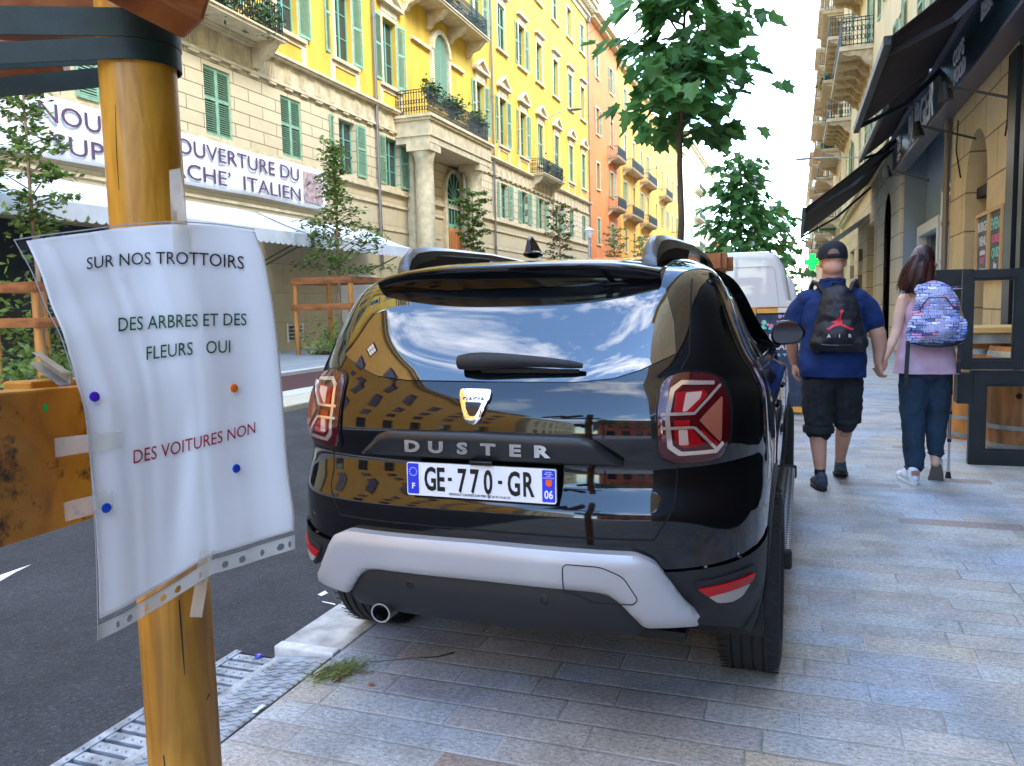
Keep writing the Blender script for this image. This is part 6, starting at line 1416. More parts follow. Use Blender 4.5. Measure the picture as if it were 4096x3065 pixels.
# vans
vw=mat('van_white_paint',(.72,.72,.73),.25,coat=.6)
def van(label,x0,x1,y0,L_,H_,grp='white vans parked along the kerb'):
    t=thing('parked_van',label,'van',((x0+x1)/2,y0,0),group=grp); w_=(x1-x0)/2
    sec=[(-w_,.35),(-w_-.0,.9),(-w_+.02,1.25),(-w_+.13,H_-.22),(-w_+.24,H_-.04),(-w_+.42,H_),(w_-.42,H_),(w_-.24,H_-.04),(w_-.13,H_-.22),(w_-.02,1.25),(w_,.9),(w_,.35)]
    g=MB(); n=len(sec); ys=[(0,.97),(.06,1.0),(L_*.72,1.0),(L_*.8,.97)]
    g.add([(a*s,y,b_ if b_<1.3 else .35+(b_-.35)*s) for y,s in ys for a,b_ in sec],[(i*n+k,i*n+(k+1)%n,(i+1)*n+(k+1)%n,(i+1)*n+k) for i in range(len(ys)-1) for k in range(n)]+[tuple(range(n)),tuple((len(ys)-1)*n+k for k in range(n))])
    g.add([(a*.96,L_*(.8 if b_>1 else 1.0),b_) for a,b_ in [(-w_,.35),(-w_,1.0),(-w_+.1,1.02),(w_-.1,1.02),(w_,1.0),(w_,.35)]]+[(a*.96,L_*.79,b_) for a,b_ in [(-w_,.35),(-w_,1.0),(-w_+.1,1.02),(w_-.1,1.02),(w_,1.0),(w_,.35)]],[(0,1,2,3,4,5),(0,6,7,1),(5,4,10,11),(1,7,10,4),(0,5,11,6)])
    g.build('body',vw,t,smooth=True,bevel=.03)
    for s in (-1,1):
        g=MB(); P=rpoly([(s*.04,1.22),(s*(w_-.18),1.22),(s*(w_-.26),H_-.22),(s*.04,H_-.22)],.08,5)
        for (a,b_),(c,d) in zip(P,P[1:]+P[:1]): g.bar((a,-.001,b_),(c,-.001,d),.012,.012,up=(0,1,0))
        g.build('door_pressing',mat('panel_shadow_grey',(.5,.5,.51),.4),t)
        g=MB(); g.box(*sorted((s*(w_-.10),s*(w_-.02))),-.03,.0,1.30,1.42); g.build('hinge',vw,t,bevel=.01)
        g=MB(); g.box(*sorted((s*(w_-.14),s*(w_-.03))),-.025,.01,.75,1.12); g.build('tail_light',mat('van_red_lens',(.5,.02,.02),.2),t,bevel=.02)
        for yy in (.9,L_-.9): g=MB(); g.lathe([(0,-.1),(.30,-.1),(.33,-.06),(.33,.06),(.30,.1),(0,.1)],(s*(w_-.12),yy,.33),'x',24); g.build('wheel',rub,t,smooth=True)
    g=MB(); g.box(-w_*.97,w_*.97,-.08,.05,.38,.58); g.build('bumper',plast,t,bevel=.02)
    g=MB(); g.box(-.01,.01,-.006,.0,.6,H_-.15); g.build('door_gap',seam,t)
    g=MB(); g.add([(-w_*.8,L_*.8+.02,1.05),(w_*.8,L_*.8+.02,1.05),(w_*.72,L_*.735,H_-.1),(-w_*.72,L_*.735,H_-.1)],[(0,1,2,3)]); g.build('windscreen',cglass,t)
van('plain white panel van parked ahead of the black car, its rear doors showing',-1.95,-.02,12.0,4.6,2.13)
van('second white van, smaller and farther ahead, seen between the first van and the man',-1.75,.12,21.5,4.4,2.05)
# A-board
t=thing('menu_board','orange framed pavement chalkboard with coloured bubbles and white chalk writing behind the car','sign',(-.18,10.5,0)); X0,X1,Z1=-.34,.33,1.36
orf=mat('orange_frame_paint',(.72,.34,.04),.5,var=.1); navy=mat('navy_blackboard',(.02,.035,.07),.6,var=.3,vscale=10)
for s,nm in ((0,'front_panel'),(1,'back_panel')):
    yo=.22*s; g=MB(); g.obox((0,.11+s*.17,Z1/2+.03),(X1-.04,0,0),(0,.010,0),(0,(.10 if s==0 else -.10),Z1/2-.05)); pn=g.build(nm,navy,t)
fy=lambda z:.11-.10+ (z/(Z1))*.20*.96-.012
g=MB()
for a,b_,c,d in ((X0,X0+.05,0,Z1),(X1-.05,X1,0,Z1)): g.obox(((a+b_)/2,(fy(0.02)+fy(Z1))/2,Z1/2),((b_-a)/2,0,0),(0,.014,0),(0,(fy(Z1)-fy(0.02))/2,Z1/2-.01))
for z0,z1 in ((.03,.10),(Z1-.09,Z1-.01)): g.obox((0,fy((z0+z1)/2),(z0+z1)/2),(X1-.05,0,0),(0,.0135,0),(0,.005,(z1-z0)/2))
g.build('frame',orf,t)
cols=[cw_,cpk,mat('blue_chalk',(.25,.5,.7),.8),cw_,cw_,cgr,cw_,cw_]
for (tx,z,sz,c) in (('DUEL',.93,.10,cw_),('LOCAL !!!',.81,.11,cw_),('BURGER TAPAS',.69,.095,cols[2]),('BURGERS',.57,.10,cw_),('MARINADE',.48,.085,cw_),('POUR FRITES',.40,.07,cols[2]),('VINS',.31,.07,cw_),('RETROGAMING',.20,.072,cw_)):
    g=MB(); v,f=text_geo(tx,sz,.001,align='CENTER',bold=.0025); mxv=max(abs(a[0]) for a in v); k_=min(1.05,.27/mxv); g.add([(a*k_,fy(z+b_)+.004-.001-c_,z+b_) for a,b_,c_ in v],f); g.build('chalk_writing',c,t)
g=MB(); g.tube([(-.2+.44*k/12,fy(.15)-.0,.15+.012*math.cos(k*1.0)) for k in range(13)],.004,5); g.build('chalk_line',cw_,t)
rr=random.Random(9)
for c,n in ((cbl,16),(mat('lilac_chalk',(.55,.25,.55),.8),12),(mat('coral_chalk',(.75,.25,.22),.8),6)):
    g=MB()
    for k in range(n):
        x=rr.uniform(-.25,.25) if n!=12 else rr.uniform(-.12,.12); z=rr.uniform(1.03,1.24); r_=rr.uniform(.012,.034); g.add([(x+r_*math.cos(2*PI*j/12),fy(z+r_*math.sin(2*PI*j/12))-.0005-.0008*(k%3),z+r_*math.sin(2*PI*j/12)) for j in range(12)],[tuple(range(12))])
    o=g.build('chalk_bubbles',c,t,recalc=False); o['kind']='stuff'
g=MB(); g.box(-.02,.15,-.02+fy(1.3),fy(1.3)-.004,1.275,1.335); g.build('label_card',M['white'],t)
# terrace screen frames
scr=mat('dark_green_frame_paint',(.007,.012,.014),.45,var=.3,vscale=5,bump=.2,bscale=40)
def frame(name,label,x0,x1,z0,z1,y,b_=.085,th=.06,glass_=False,rz=0):
    t=thing(name,label,'screen',((x0+x1)/2,y,z0),rz=rz); w_=(x1-x0)/2; h_=z1-z0
    g=MB(); g.box(-w_,-w_+b_,-th/2,th/2,0,h_); g.box(w_-b_,w_,-th/2,th/2,0,h_); g.box(-w_+b_,w_-b_,-th/2,th/2,0,b_*1.05); g.box(-w_+b_,w_-b_,-th/2,th/2,h_-b_,h_); g.build('frame',scr,t,bevel=.004)
    g=MB(); i=.016
    for a,c,d,e in ((-w_+b_,-w_+b_+i,b_,h_-b_),(w_-b_-i,w_-b_,b_,h_-b_)): g.box(a,c,-.018,.018,d,e)
    g.box(-w_+b_+i,w_-b_-i,-.018,.018,b_*1.05,b_*1.05+i); g.box(-w_+b_+i,w_-b_-i,-.018,.018,h_-b_-i,h_-b_); g.build('bead',scr,t)
    return t
frame('terrace_screen','dark green lower terrace frame standing on the pavement in front of the barrels',1.40,2.18,.0,.80,7.62,.115,.07)
frame('terrace_screen','dark green upper terrace frame set back above the lower frame',1.318,1.785,.812,1.642,7.60,.075,.06)
frame('terrace_screen','dark green upper terrace frame nearest the wall',1.80,2.5,.812,1.9,7.60,.10,.06)
t=thing('planter_box','small dark green box on the left end of the terrace screen','box',(1.375,7.66,.52)); g=MB(); g.box(-.07,.05,-.08,.10,0,.26); g.build('box',scr,t,bevel=.006); g=MB(); g.box(-.06,.045,-.07,.09,.20,.262); g.build('soil',M['dark'],t)
t=thing('terrace_screen','narrow dark screen farther back behind the woman','screen',(1.62,9.9,0)); g=MB(); g.box(-.18,.13,-.03,.03,1.38,1.72); g.build('panel',scr,t,bevel=.004); g=MB(); g.box(.08,.13,-.03,.03,0,1.38); g.box(-.18,-.13,-.03,.03,0,1.38) ; g.build('upright',scr,t); g=MB(); g.box(-.40,-.185,-.02,.02,1.62,1.72); g.build('rail',scr,t)
# barrels
bw=mat('barrel_oak',(.34,.15,.05),.55,var=.35,vscale=6,stretch=(2.5,2.5,.25)); bo=mat('barrel_orange_oak',(.60,.26,.06),.5,var=.2,vscale=6,stretch=(2,2,.25)); hoop=mat('galvanised_hoop',(.36,.40,.38),.4,.6,var=.2)
def barrel(label,x,y,r,h,m,m2):
    t=thing('barrel',label,'barrel',(x,y,0),group='wooden barrels of the terrace'); g=MB(); n=28; pr=[(r*(.80+.20*math.sin(PI*k/12)),h*k/12) for k in range(13)]; g.lathe([(0,.02)]+pr+[(r*.76,h),(r*.75,h-.03),(0,h-.03)],(0,0,0),'z',n); g.build('staves',m,t,smooth=True)
    for z,wd in ((.05,.05),(.24,.04),(.68,.04),(.93,.05)):
        rz=lambda q:r*(.80+.20*math.sin(PI*q))+.004; g=MB(); g.lathe([(rz(z)-.01,h*z-wd/2),(rz(z-wd/2/h),h*z-wd/2),(rz(z+wd/2/h),h*z+wd/2),(rz(z)-.01,h*z+wd/2)],(0,0,0),'z',n); g.build('hoop',hoop,t,smooth=True)
    if m2: g=MB(); g.lathe([(0,-.012),(.024,-.010),(.026,0)],(r*-.35,-r*.94,h*.55),'y',14); g.build('bung',M['dark'],t)
    return t
barrel('orange oak barrel left of the terrace frame, under the table plank',1.72,9.15,.34,.95,bo,False); barrel('brown oak barrel with a black bung seen through the lower terrace frame',2.02,8.5,.37,.96,bw,True); barrel('third oak barrel behind the frames near the wall',2.30,9.7,.34,.95,bw,False)
t=thing('table','thick yellow pine plank table resting on the barrels','table',(1.86,9.0,1.06)); g=MB(); g.box(-.36,.45,-.35,.35,0.01,.07); g.build('tabletop',mat('pine_plank',(.66,.42,.14),.5,var=.15,vscale=4,stretch=(.3,2,1)),t,bevel=.008); g=MB(); g.box(-.3,.4,-.3,.3,-.09,0.008); g.build('apron',hoop,t,bevel=.005)
t=thing('bench_plank','pale pine seat plank behind the dark green frame','bench',(1.72,8.15,.80)); g=MB(); g.box(-.25,.5,-.13,.13,-.03,.03); g.build('seat',mat('pale_pine',(.72,.52,.24),.5,var=.1,vscale=4),t,bevel=.006)
for s in (-1,1): g=MB(); g.box(.1+s*.28-.02,.1+s*.28+.02,-.1,.1,-.80,-.03); g.build('leg',scr,t)
# ================================================================ near post, boards, strap and the notice
def wood(name,c1,c2,sc=(1,1,.12),dirt=True):
    b=NB(name,rough=.42,coat=.15); t=b.node('ShaderNodeTexCoord'); mp=b.node('ShaderNodeMapping',{'Vector':(t,3),'Scale':sc})
    wv=b.node('ShaderNodeTexNoise',{'Vector':mp,'Scale':26.0,'Detail':6.0,'Roughness':.55,'Distortion':1.1}); r=b.ramp(wv,[(.28,tuple(x*.62 for x in c1)),(.42,c1),(.56,c2),(.75,tuple(x*.8 for x in c1))])
    n2=b.node('ShaderNodeTexNoise',{'Vector':(t,3),'Scale':5.0,'Detail':5.0}); r2=b.ramp(n2,[(.35,(.70,.66,.55)),(.6,(1.08,1.05,1.0))]); m=b.mix(1.0,r,r2,'MULTIPLY')
    if dirt:
        n3=b.node('ShaderNodeTexNoise',{'Vector':(t,3),'Scale':11.0,'Detail':10.0,'Roughness':.75}); r3=b.ramp(n3,[(.52,(0,0,0)),(.60,(1,1,1))]); m=b.mix(r3,m,(.035,.015,.004)) if dirt==2 else b.mix(b.ramp(n3,[(.66,(0,0,0)),(.72,(.6,.6,.6))]),m,(.10,.04,.008))
    b.n.links.new(m.outputs[2],b.p.inputs['Base Color']); bp=b.node('ShaderNodeBump',{'Height':wv,'Strength':.25,'Distance':.003}); b.link(bp,'Normal'); return b.m
wp1=wood('amber_varnished_pine',(.44,.19,.012),(.58,.28,.03),dirt=False); wp2=wood('stained_board',(.52,.22,.015),(.58,.27,.03),(.5,.5,.5),2); wp3=wood('red_brown_beam',(.30,.085,.02),(.42,.15,.04),(.3,.3,1),1)
NG_=thing('tree_guard_corner','near round amber wooden post with red brown beams, of the tree guard in the foreground','tree guard',tuple(at(742,3065,1.02)*1.0-Vector((0,0,at(742,3065,1.02).z))))
ax0=at(742,3065,1.02); ax1=at(540,60,.952); dr=(ax1-ax0).normalized(); foot=ax0-dr*(ax0.z/dr.z); topp=ax0+dr*((1.98-ax0.z)/dr.z)
g=MB(); nr=40; R_=.0432; x_=dr.cross(Vector((0,1,0))).normalized(); y_=dr.cross(x_)
def post_r(a,h): return R_*(1+.012*math.sin(3*a+h*3)+.006*math.sin(7*a+h*9))-.0022*math.exp(-((a-3.9)/.02)**2)*(1 if .55<h<1.35 else 0)
g.grid(lambda u,v:tuple(foot+(topp-foot)*v+(x_*math.cos(2*PI*u)+y_*math.sin(2*PI*u))*post_r(2*PI*u,v*1.98)),180,60)
po=g.build('post',wp1,NG_,smooth=2)
def crack(pts,name='crack'):
    g=MB(); P=[]
    for px,py,w_ in pts:
        c=ax0+dr*((at(px,py,1).z*0)+0); 
        # intersect the view ray with the post surface
        o=Vector((0,0,H)); d=(at(px,py,1)-o); w0=o-ax0; dd=d-dr*d.dot(dr); ww=w0-dr*w0.dot(dr); A=dd.dot(dd); B=2*dd.dot(ww); C=ww.dot(ww)-(R_*1.004)**2; disc=max(B*B-4*A*C,0); s=(-B-math.sqrt(disc))/(2*A); P.append((o+d*s,w_))
    g.tube([p for p,w_ in P],[w_ for p,w_ in P],6); return g.build(name,M['dark'],po)
crack([(716,2400,.0007),(722,2480,.0009),(728,2560,.0008),(734,2640,.0006),(739,2700,.0003)]); crack([(640,2700,.0004),(645,2800,.0005),(650,2900,.0003)]); crack([(655,3020,.0012),(660,3062,.0012)]); crack([(460,420,.0003),(468,640,.0005),(476,760,.0003)]); crack([(838,2775,.0007),(826,2800,.0004)])
g=MB(); p=at(628,835,.90); 
def plank(name,P,th,m,parent,bev=.003):
    a,b_,c,d=P; n=(Vector(b_)-Vector(a)).cross(Vector(d)-Vector(a)).normalized()
    if n.dot(Vector(a)-Vector((0,0,H)))<0: n=-n
    g=MB(); k=12
    V=[Vector(p) for p in (a,b_,c,d)]; g.add(V+[v+n*th for v in V],[(0,1,2,3),(4,7,6,5),(0,4,5,1),(1,5,6,2),(2,6,7,3),(3,7,4,0)]); return g.build(name,m,parent,bevel=bev)
# lower boards
plank('board',(at(-420,1602,.68),at(520,1528,1.00),at(520,2028,1.00),at(-420,2330,.68)),.035,wp2,NG_)
a_=at(-420,1602,.68); b_=at(520,1528,1.0); off_=Vector((-.05,.17,0)); hv=Vector((0,0,-.14))
plank('board',(a_+off_+Vector((0,0,.0)),b_+off_,b_+off_+hv,a_+off_+hv),.035,wp2,NG_)
# upper beams
tz=at(500,60,1.02)
g=MB(); A=at(-600,-60,.95); B=at(640,60,1.10); g.bar(A,B,.06,.085); g.build('beam',wp3,NG_,bevel=.004)
g=MB(); A=at(150,-300,.80); B=at(800,45,.90); g.bar(A,B,.075,.05); g.build('beam',wp3,NG_,bevel=.005)
g=MB(); A=at(-600,330,1.1); B=at(260,240,1.16); g.bar(A,B,.05,.06); g.build('beam',wp3,NG_,bevel=.004)
fin(NG_)
# strap round the post
def strap(name,zc,hh,lab,left_pts,r2=.0475):
    g=MB(); n=26; P=[]
    cpt=ax0+dr*((zc-ax0.z)/dr.z); xa=Vector((.94,.34,0)).normalized(); ya=Vector((-.34,.94,0)).normalized()
    # start far left, pass in front, wrap on the right, return behind
    a0=-PI/2; 
    for k in range(n+1):
        a=a0+(PI)*k/n; P.append(cpt+xa*math.cos(a)*r2+ya*math.sin(a)*r2)
    P=[P[0]-xa*.38+Vector((0,0,left_pts[0])),P[0]-xa*.18+Vector((0,0,left_pts[0]*.5))]+P+[P[-1]-xa*.2+Vector((0,0,left_pts[1]*.5)),P[-1]-xa*.42+Vector((0,0,left_pts[1]))]
    V=[];F_=[]
    for i,p in enumerate(P):
        d=(P[min(i+1,len(P)-1)]-P[max(i-1,0)]).normalized(); nn=d.cross(Vector((0,0,1))).normalized()
        for q,e in ((-1,0),(1,0),(1,1),(-1,1)): V.append(p+Vector((0,0,q*hh/2))+nn*(.0022*e))
    m_=len(P); F_=[(i*4+k,i*4+(k+1)%4,(i+1)*4+(k+1)%4,(i+1)*4+k) for i in range(m_-1) for k in range(4)]+[(0,1,2,3),tuple((m_-1)*4+k for k in range(4))]
    g.add(V,F_); o=g.build(name,mat('dark_green_strap',(.006,.020,.014),.55,var=.25,vscale=30,bump=.06,bscale=300),None,smooth=True); return tag(o,lab,'strap')
strap('rubber_strap',1.752,.031,'dark green rubber strap wrapped round the top of the near post',(.012,-.01)); strap('rubber_strap',1.724,.024,'thinner second turn of dark green strap just below the first',(-.01,-.03),.0465)
# folded metal clip on the board
t=thing('metal_clip','folded grey strip lying on top of the lower board beside the notice','clip',tuple(at(200,1500,.86))); c0=at(118,1452,.96)-t.location; c1=at(235,1540,.855)-t.location
g=MB(); ex=(at(285,1535,.855)-at(235,1540,.855)); uz=Vector((0,0,1)); n=10; P=[(0,0)]+[(1.0+.12*math.sin(PI*k/n),.10*(1-math.cos(PI*k/n))) for k in range(n+1)]+[(.35,.20)]
V=[]
for (a,h) in P:
    for c in (c0,c1): V.append(c+ex*a*.9+uz*h*.055)
g.add(V,[(2*i,2*i+1,2*i+3,2*i+2) for i in range(len(P)-1)]); o=g.build('folded_strip',mat('grey_strip',(.16,.15,.14),.4,.2,var=.2,vscale=60),t,recalc=False); s=o.modifiers.new('s','SOLIDIFY'); s.thickness=.0016
# notice ------------------------------------------------------------
Lp=[(54,958),(127,1090),(181,1223),(236,1332),(272,1434),(305,1530),(338,1640),(355,1790),(368,1940),(380,2150),(387,2350),(390,2562)]
Rp=[(1018,915),(1040,975),(1063,1042),(1094,1211),(1118,1404),(1136,1616),(1148,1797),(1158,1900),(1165,1950),(1179,2046),(1180,2120),(1181,2195)]
Tp=[(54,958),(180,938),(363,915),(453,902),(560,892),(689,885),(850,893),(1018,915)]
Bp=[(390,2562),(495,2512),(577,2463),(709,2384),(833,2306),(900,2283),(973,2261),(1060,2232),(1181,2195)]
def curve(P,t):
    # arc-length like catmull
    n=len(P)-1; L_=[0]
    for i in range(n): L_.append(L_[-1]+math.hypot(P[i+1][0]-P[i][0],P[i+1][1]-P[i][1]))
    s=t*L_[-1]; i=0
    while i<n-1 and s>L_[i+1]: i+=1
    k=(s-L_[i])/(L_[i+1]-L_[i]); p0=P[max(i-1,0)];p1=P[i];p2=P[i+1];p3=P[min(i+2,n)]
    return tuple(.5*(2*p1[j]+(p2[j]-p0[j])*k+(2*p0[j]-5*p1[j]+4*p2[j]-p3[j])*k*k+(-p0[j]+3*p1[j]-3*p2[j]+p3[j])*k**3) for j in (0,1))
_cc={}
def coons(u,v):
    l,r_,t_,b_=curve(Lp,v),curve(Rp,v),curve(Tp,u),curve(Bp,u)
    return tuple((1-u)*l[j]+u*r_[j]+(1-v)*t_[j]+v*b_[j]-((1-u)*(1-v)*Lp[0][j]+u*(1-v)*Rp[0][j]+(1-u)*v*Lp[-1][j]+u*v*Rp[-1][j]) for j in (0,1))
def pdepth(u,v):
    d=(.815+.165*u)*(1-v)+(.850+.185*u)*v
    d-=.010*math.exp(-((u-.62)/.16)**2)*(1-.4*v); d-=.016*(1-u)**2*(1-v)**2
    d+=.0009*math.sin(v*9+u*4)*math.exp(-((u-.7)/.25)**2)+.0022*math.exp(-(((u-.45)+(v-.72)*.35)/.06)**2)*math.exp(-((v-.7)/.22)**2)
    d+=.0005*math.sin(u*14+v*5)*math.exp(-((v-.8)/.3)**2)
    return d
def psurf(u,v,off=0): p=coons(u,v); return at(p[0],p[1],pdepth(u,v)-off)
def pinv(px,py):
    u,v=(px-250)/850,(py-920)/1500
    for _ in range(25):
        x,y=coons(u,v); e=1e-3; xu,yu=coons(u+e,v); xv,yv=coons(u,v+e); a,b_,c,d=(xu-x)/e,(xv-x)/e,(yu-y)/e,(yv-y)/e; D_=a*d-b_*c; dx,dy=px-x,py-y
        u+=(d*dx-b_*dy)/D_; v+=(a*dy-c*dx)/D_; u=min(max(u,-.1),1.1); v=min(max(v,-.1),1.1)
        if abs(dx)+abs(dy)<.3: break
    return u,v
def onpaper(px,py,off): u,v=pinv(px,py); return at(px,py,pdepth(u,v)-off)
nt_=thing('paper_notice','white notice in a clear plastic sleeve taped to the post, lettered black, green and red','notice',tuple(psurf(.5,.5)))
V0=Vector(nt_.location)
slv=mat('plastic_sleeve',(.80,.82,.84),.12,alpha=.05,coat=.3,bump=.15,bscale=30); ppr=mat('white_paper',(.95,.93,.93),.75,bump=.03,bscale=30)
g=MB(); g.grid(lambda u,v:psurf(u,v*.955,.0012)-V0,50,70); sl=g.build('sleeve',slv,nt_,smooth=True,recalc=False)
um=lambda v:.055*(1-min(1,v/.42))**1.0+.004+.014*min(1,max(0,(v-.55)/.3)); 
g=MB(); g.grid(lambda u,v:psurf(um(v*.94+.012)+(.992-um(v*.94+.012))*u,.014+.928*v,0)-V0,60,90); pp_=g.build('sheet',ppr,nt_,smooth=True,recalc=False); s=pp_.modifiers.new('s','SOLIDIFY'); s.thickness=.0004; s.offset=-1
# punched strip with real holes
holes=[(579,2480,8,10),(614,2459,12,11),(578,2422,0,0)]
hp=[(.035+.0,'r'),(.1,'r')]
hl=[(.105,1),(.165,2),(.255,1),(.345,2),(.420,2),(.535,1),(.665,2),(.748,2),(.845,1),(.925,2),(.965,1)]
g=MB(); NU,NV=330,14
def st_pt(i,j): return psurf(i/NU,.955+.045*j/NV,.0006)-V0
V=[st_pt(i,j) for i in range(NU+1) for j in range(NV+1)]; F_=[]
for i in range(NU):
    for j in range(NV):
        u=(i+.5)/NU; v=(j+.5)/NV
        if any(((u-c)/(.0085 if k==1 else .016))**2+((v-.5)/.22)**2<1 for c,k in hl): continue
        F_.append((i*(NV+1)+j,(i+1)*(NV+1)+j,(i+1)*(NV+1)+j+1,i*(NV+1)+j+1))
g.add(V,F_); g.build('punched_strip',mat('milky_strip',(.74,.72,.66),.4,alpha=.85),nt_,smooth=True,recalc=False)
g=MB(); g.tube([psurf(k/60,.953,.0016)-V0 for k in range(61)],.0004,4); g.build('weld_seam',mat('seam_dark',(.12,.12,.12),.5),sl)
g=MB(); g.tube([psurf(k/60,.003,.0016)-V0 for k in range(61)],.0007,4); g.tube([psurf(.003,k/60,.0016)-V0 for k in range(61)],.0006,4); g.build('sleeve_edge',mat('sleeve_edge_grey',(.35,.35,.36),.4),sl)
def pline(tx,name,base,cap,m,bold=0):
    "base: list of (px,py) along the baseline; cap: cap heights in px"
    v,f=text_geo(tx,1.0,0,bold=bold); mn=min(a[0] for a in v); mxx=max(a[0] for a in v); hgt=max(a[1] for a in v if True)
    capf=.729; g=MB(); out=[]
    def bl(t):
        n=len(base)-1; k=min(int(t*n),n-1); q=t*n-k
        if n==2:
            p0,p1,p2=base; a=2*(t-.5)*(t-1); b_=4*t*(1-t); c=2*t*(t-.5); return p0[0]*a+p1[0]*b_+p2[0]*c,p0[1]*a+p1[1]*b_+p2[1]*c
        return base[0][0]+(base[1][0]-base[0][0])*t,base[0][1]+(base[1][1]-base[0][1])*t
    for a,b_,c in v:
        t=(a-mn)/(mxx-mn); x,y=bl(t); ch=cap[0]+(cap[1]-cap[0])*t; out.append(onpaper(x,y-b_/capf*ch,.0022)-V0)
    g.add(out,f); return g.build(name,m,pp_,recalc=False)
tk=mat('black_print_ink',(.02,.02,.025),.6); tg_=mat('green_print_ink',(.008,.085,.03),.6); tr_=mat('red_print_ink',(.38,.006,.02),.6)
pline('SUR NOS TROTTOIRS','black_text_line',[(347,1078),(655,1056),(976,1077)],(50,54),tk)
pline('DES ARBRES ET DES','green_text_line',[(474,1326),(735,1308),(986,1301)],(58,50),tg_)
pline('FLEURS   OUI','green_text_line',[(586,1440),(755,1420),(921,1410)],(56,52),tg_)
pline('DES VOITURES NON','red_text_line',[(534,1855),(790,1795),(1021,1731)],(57,46),tr_)
for c in nt_.children: 
    pass
def tack(px,py,c,lab,onboard=False,rpx=20):
    d=.0; 
    p=onpaper(px,py,.004) if not onboard else at(px,py,.853)
    n=(Vector((0,0,H))-p).normalized()
    if not onboard: u,v=pinv(px,py); a=psurf(u,v); n=(psurf(u+.01,v)-a).cross(psurf(u,v+.01)-a).normalized(); n=n if n.dot(Vector((0,0,H))-a)>0 else -n
    t=thing('drawing_pin',lab,'pin',tuple(p),group='coloured drawing pins'); g=MB(); g.lathe([(0,.0016),(.0036,.0014),(.0050,.0010),(.0054,.0002),(.0050,0),(.0008,0),(.0006,-.006),(0,-.007)],(0,0,0),'z',20)
    o=g.build('head',mat(lab.split()[0]+'_plastic',c,.3),t,smooth=True); t.rotation_euler=n.to_track_quat('Z','Y').to_euler()
tack(378,1587,(.07,.02,.42),'purple drawing pin on the left edge of the notice'); tack(936,1553,(.85,.18,.01),'orange drawing pin on the right of the notice'); tack(169,1632,(.01,.35,.06),'green drawing pin in the stained board',True); tack(945,1874,(.005,.05,.45),'blue drawing pin right of the red line of text'); tack(425,2032,(.005,.06,.45),'blue drawing pin at the lower left edge of the notice')
tp_=mat('clear_sticky_tape',(.80,.74,.62),.2,alpha=.26,coat=.6)
def tape(P,lab,off=.003):
    vs=[]; cx=sum(p[0] for p in P[:4])/4; 
    t=thing('sticky_tape',lab,'tape',tuple(at(cx,sum(p[1] for p in P[:4])/4,.9)),group='strips of clear tape'); g=MB(); L0=Vector(t.location)
    def fn(u,v):
        a=[P[0][j]*(1-u)*(1-v)+P[1][j]*u*(1-v)+P[2][j]*u*v+P[3][j]*(1-u)*v for j in (0,1)]; d=P[4](a[0],a[1]); return at(a[0],a[1],d)-L0
    g.grid(fn,16,8); o=g.build('strip',tp_,t,smooth=True,recalc=False); s=o.modifiers.new('s','SOLIDIFY'); s.thickness=.0002
def pd(off):
    def f(x,y):
        u,v=pinv(x,y); u2=min(max(u,0),1); v2=min(max(v,0),1); return pdepth(u2,v2)-off
    return f
tape([(217,1752),(484,1725),(484,1790),(222,1830),lambda x,y:pd(.0045)(x,y) if x>362 else .862-.004],'strip of clear tape at mid height joining the notice to the stained board')
tape([(254,2010),(450,1962),(452,2035),(262,2088),lambda x,y:pd(.0045)(x,y) if x>380 else .868-.004],'lower strip of clear tape joining the notice to the stained board')
tape([(676,680),(722,672),(765,1010),(690,1010),lambda x,y:.905 if y<885 else pd(.0045)(x,y)],'strip of clear tape from the post over the top edge of the notice')
tape([(800,2205),(852,2200),(808,2470),(758,2468),lambda x,y:pd(.0045)(x,y) if y<2320 else .965],'strip of clear tape over the bottom edge of the notice, hanging onto the post')
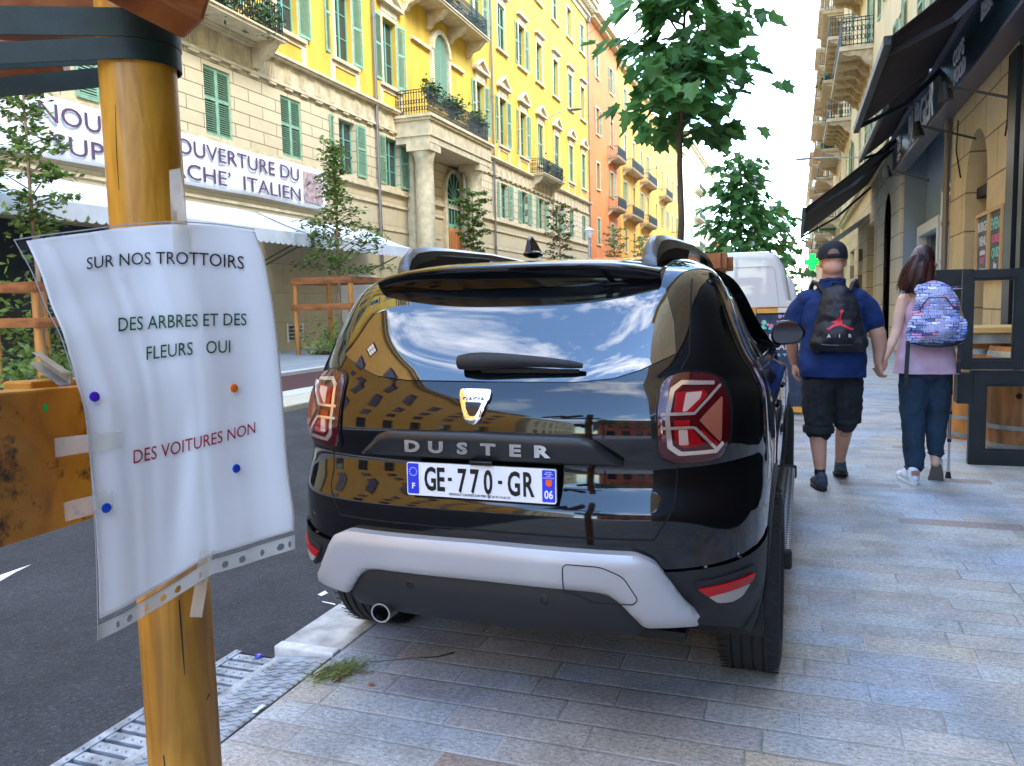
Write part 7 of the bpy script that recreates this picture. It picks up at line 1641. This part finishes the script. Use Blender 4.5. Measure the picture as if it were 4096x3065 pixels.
# litter and weeds on the ground
t=thing('weed_tuft','flattened tuft of grass and brown twigs at the edge of the drain cover','plant',(-1.69,2.60,.0)); rr=random.Random(5); g=MB()
for k in range(520):
    a=Vector((rr.gauss(0,.045),rr.gauss(.0,.055),rr.uniform(.002,.012))); a.x+=a.y*.25; an=rr.gauss(.9,.6); l_=rr.uniform(.018,.045); d=Vector((math.cos(an),math.sin(an),rr.uniform(-.05,.35))).normalized()*l_; s=Vector((-d.y,d.x,0)).normalized()*.0013; g.add([a-s,a+s,a+d*.6+Vector((0,0,.003))+s*.7,a+d,a+d*.6+Vector((0,0,.003))-s*.7],[(0,1,2,3,4)])
o=g.build('blades',mat('faded_grass',(.28,.33,.10),.8,var=.35,vscale=30),t,recalc=False); o['kind']='stuff'
g=MB()
for k in range(16):
    a=Vector((rr.uniform(-.06,.07),rr.uniform(-.09,.0),.008)); an=rr.uniform(.3,1.6); b_=a+Vector((math.cos(an),math.sin(an),0))*rr.uniform(.05,.12); g.tube([a,(a+b_)/2+Vector((0,0,.006)),b_],[.0022,.0018,.001],5)
g.build('twigs',mat('brown_twig',(.12,.05,.02),.8),t)
g=MB(); p=at(1590,2595,1); t_=(.006-H)/(p.z-H); q=Vector((p.x*t_,p.y*t_,.006)); g.tube([Vector((-1.60,2.72,.006)),Vector((-1.45,2.80,.007)),Vector((-1.36,2.84,.006)),Vector((-1.31,2.90,.006))],[.0012,.0012,.0022,.003],6); tag(g.build('twig',mat('dark_twig',(.03,.018,.012),.8)),'thin dark twig lying on the paving beside the grass tuft','twig')
t=thing('bottle_cap','blue and pink bottle cap at the corner of the drain cover','bottle cap',(-2.125,2.70,-.030)); g=MB(); g.lathe([(0,.008),(.013,.0075),(.016,.004),(.0175,0)],(0,0,0),'z',21); g.build('cap',mat('blue_cap',(.05,.07,.55),.3,.3),t,smooth=True); g=MB(); g.lathe([(0,.0085),(.006,.0085)],(.003,-.003,0),'z',10); g.build('emblem',mat('pink_cap_print',(.7,.2,.4),.4),t,recalc=False)
rr=random.Random(12)
for k,(x,y,z,l_,lab) in enumerate([(-1.80,2.27,.001,.06,'crumpled white paper scrap on the tread plate'),(-1.0,3.05,.003,.018,'small orange-brown leaf under the rear bumper'),(-1.50,2.55,.003,.02,'tiny orange leaf beside the grass tuft')]):
    g=MB(); g.grid(lambda u,v:(x+(u-.5)*.018*(1 if k else 1),y+(v-.5)*l_,z+.004*abs(math.sin(u*5+v*7))),4,6); o=g.build('litter',M['white'] if k==0 else mat('orange_leaf',(.4,.12,.03),.7),None,recalc=False); tag(o,lab,'litter')
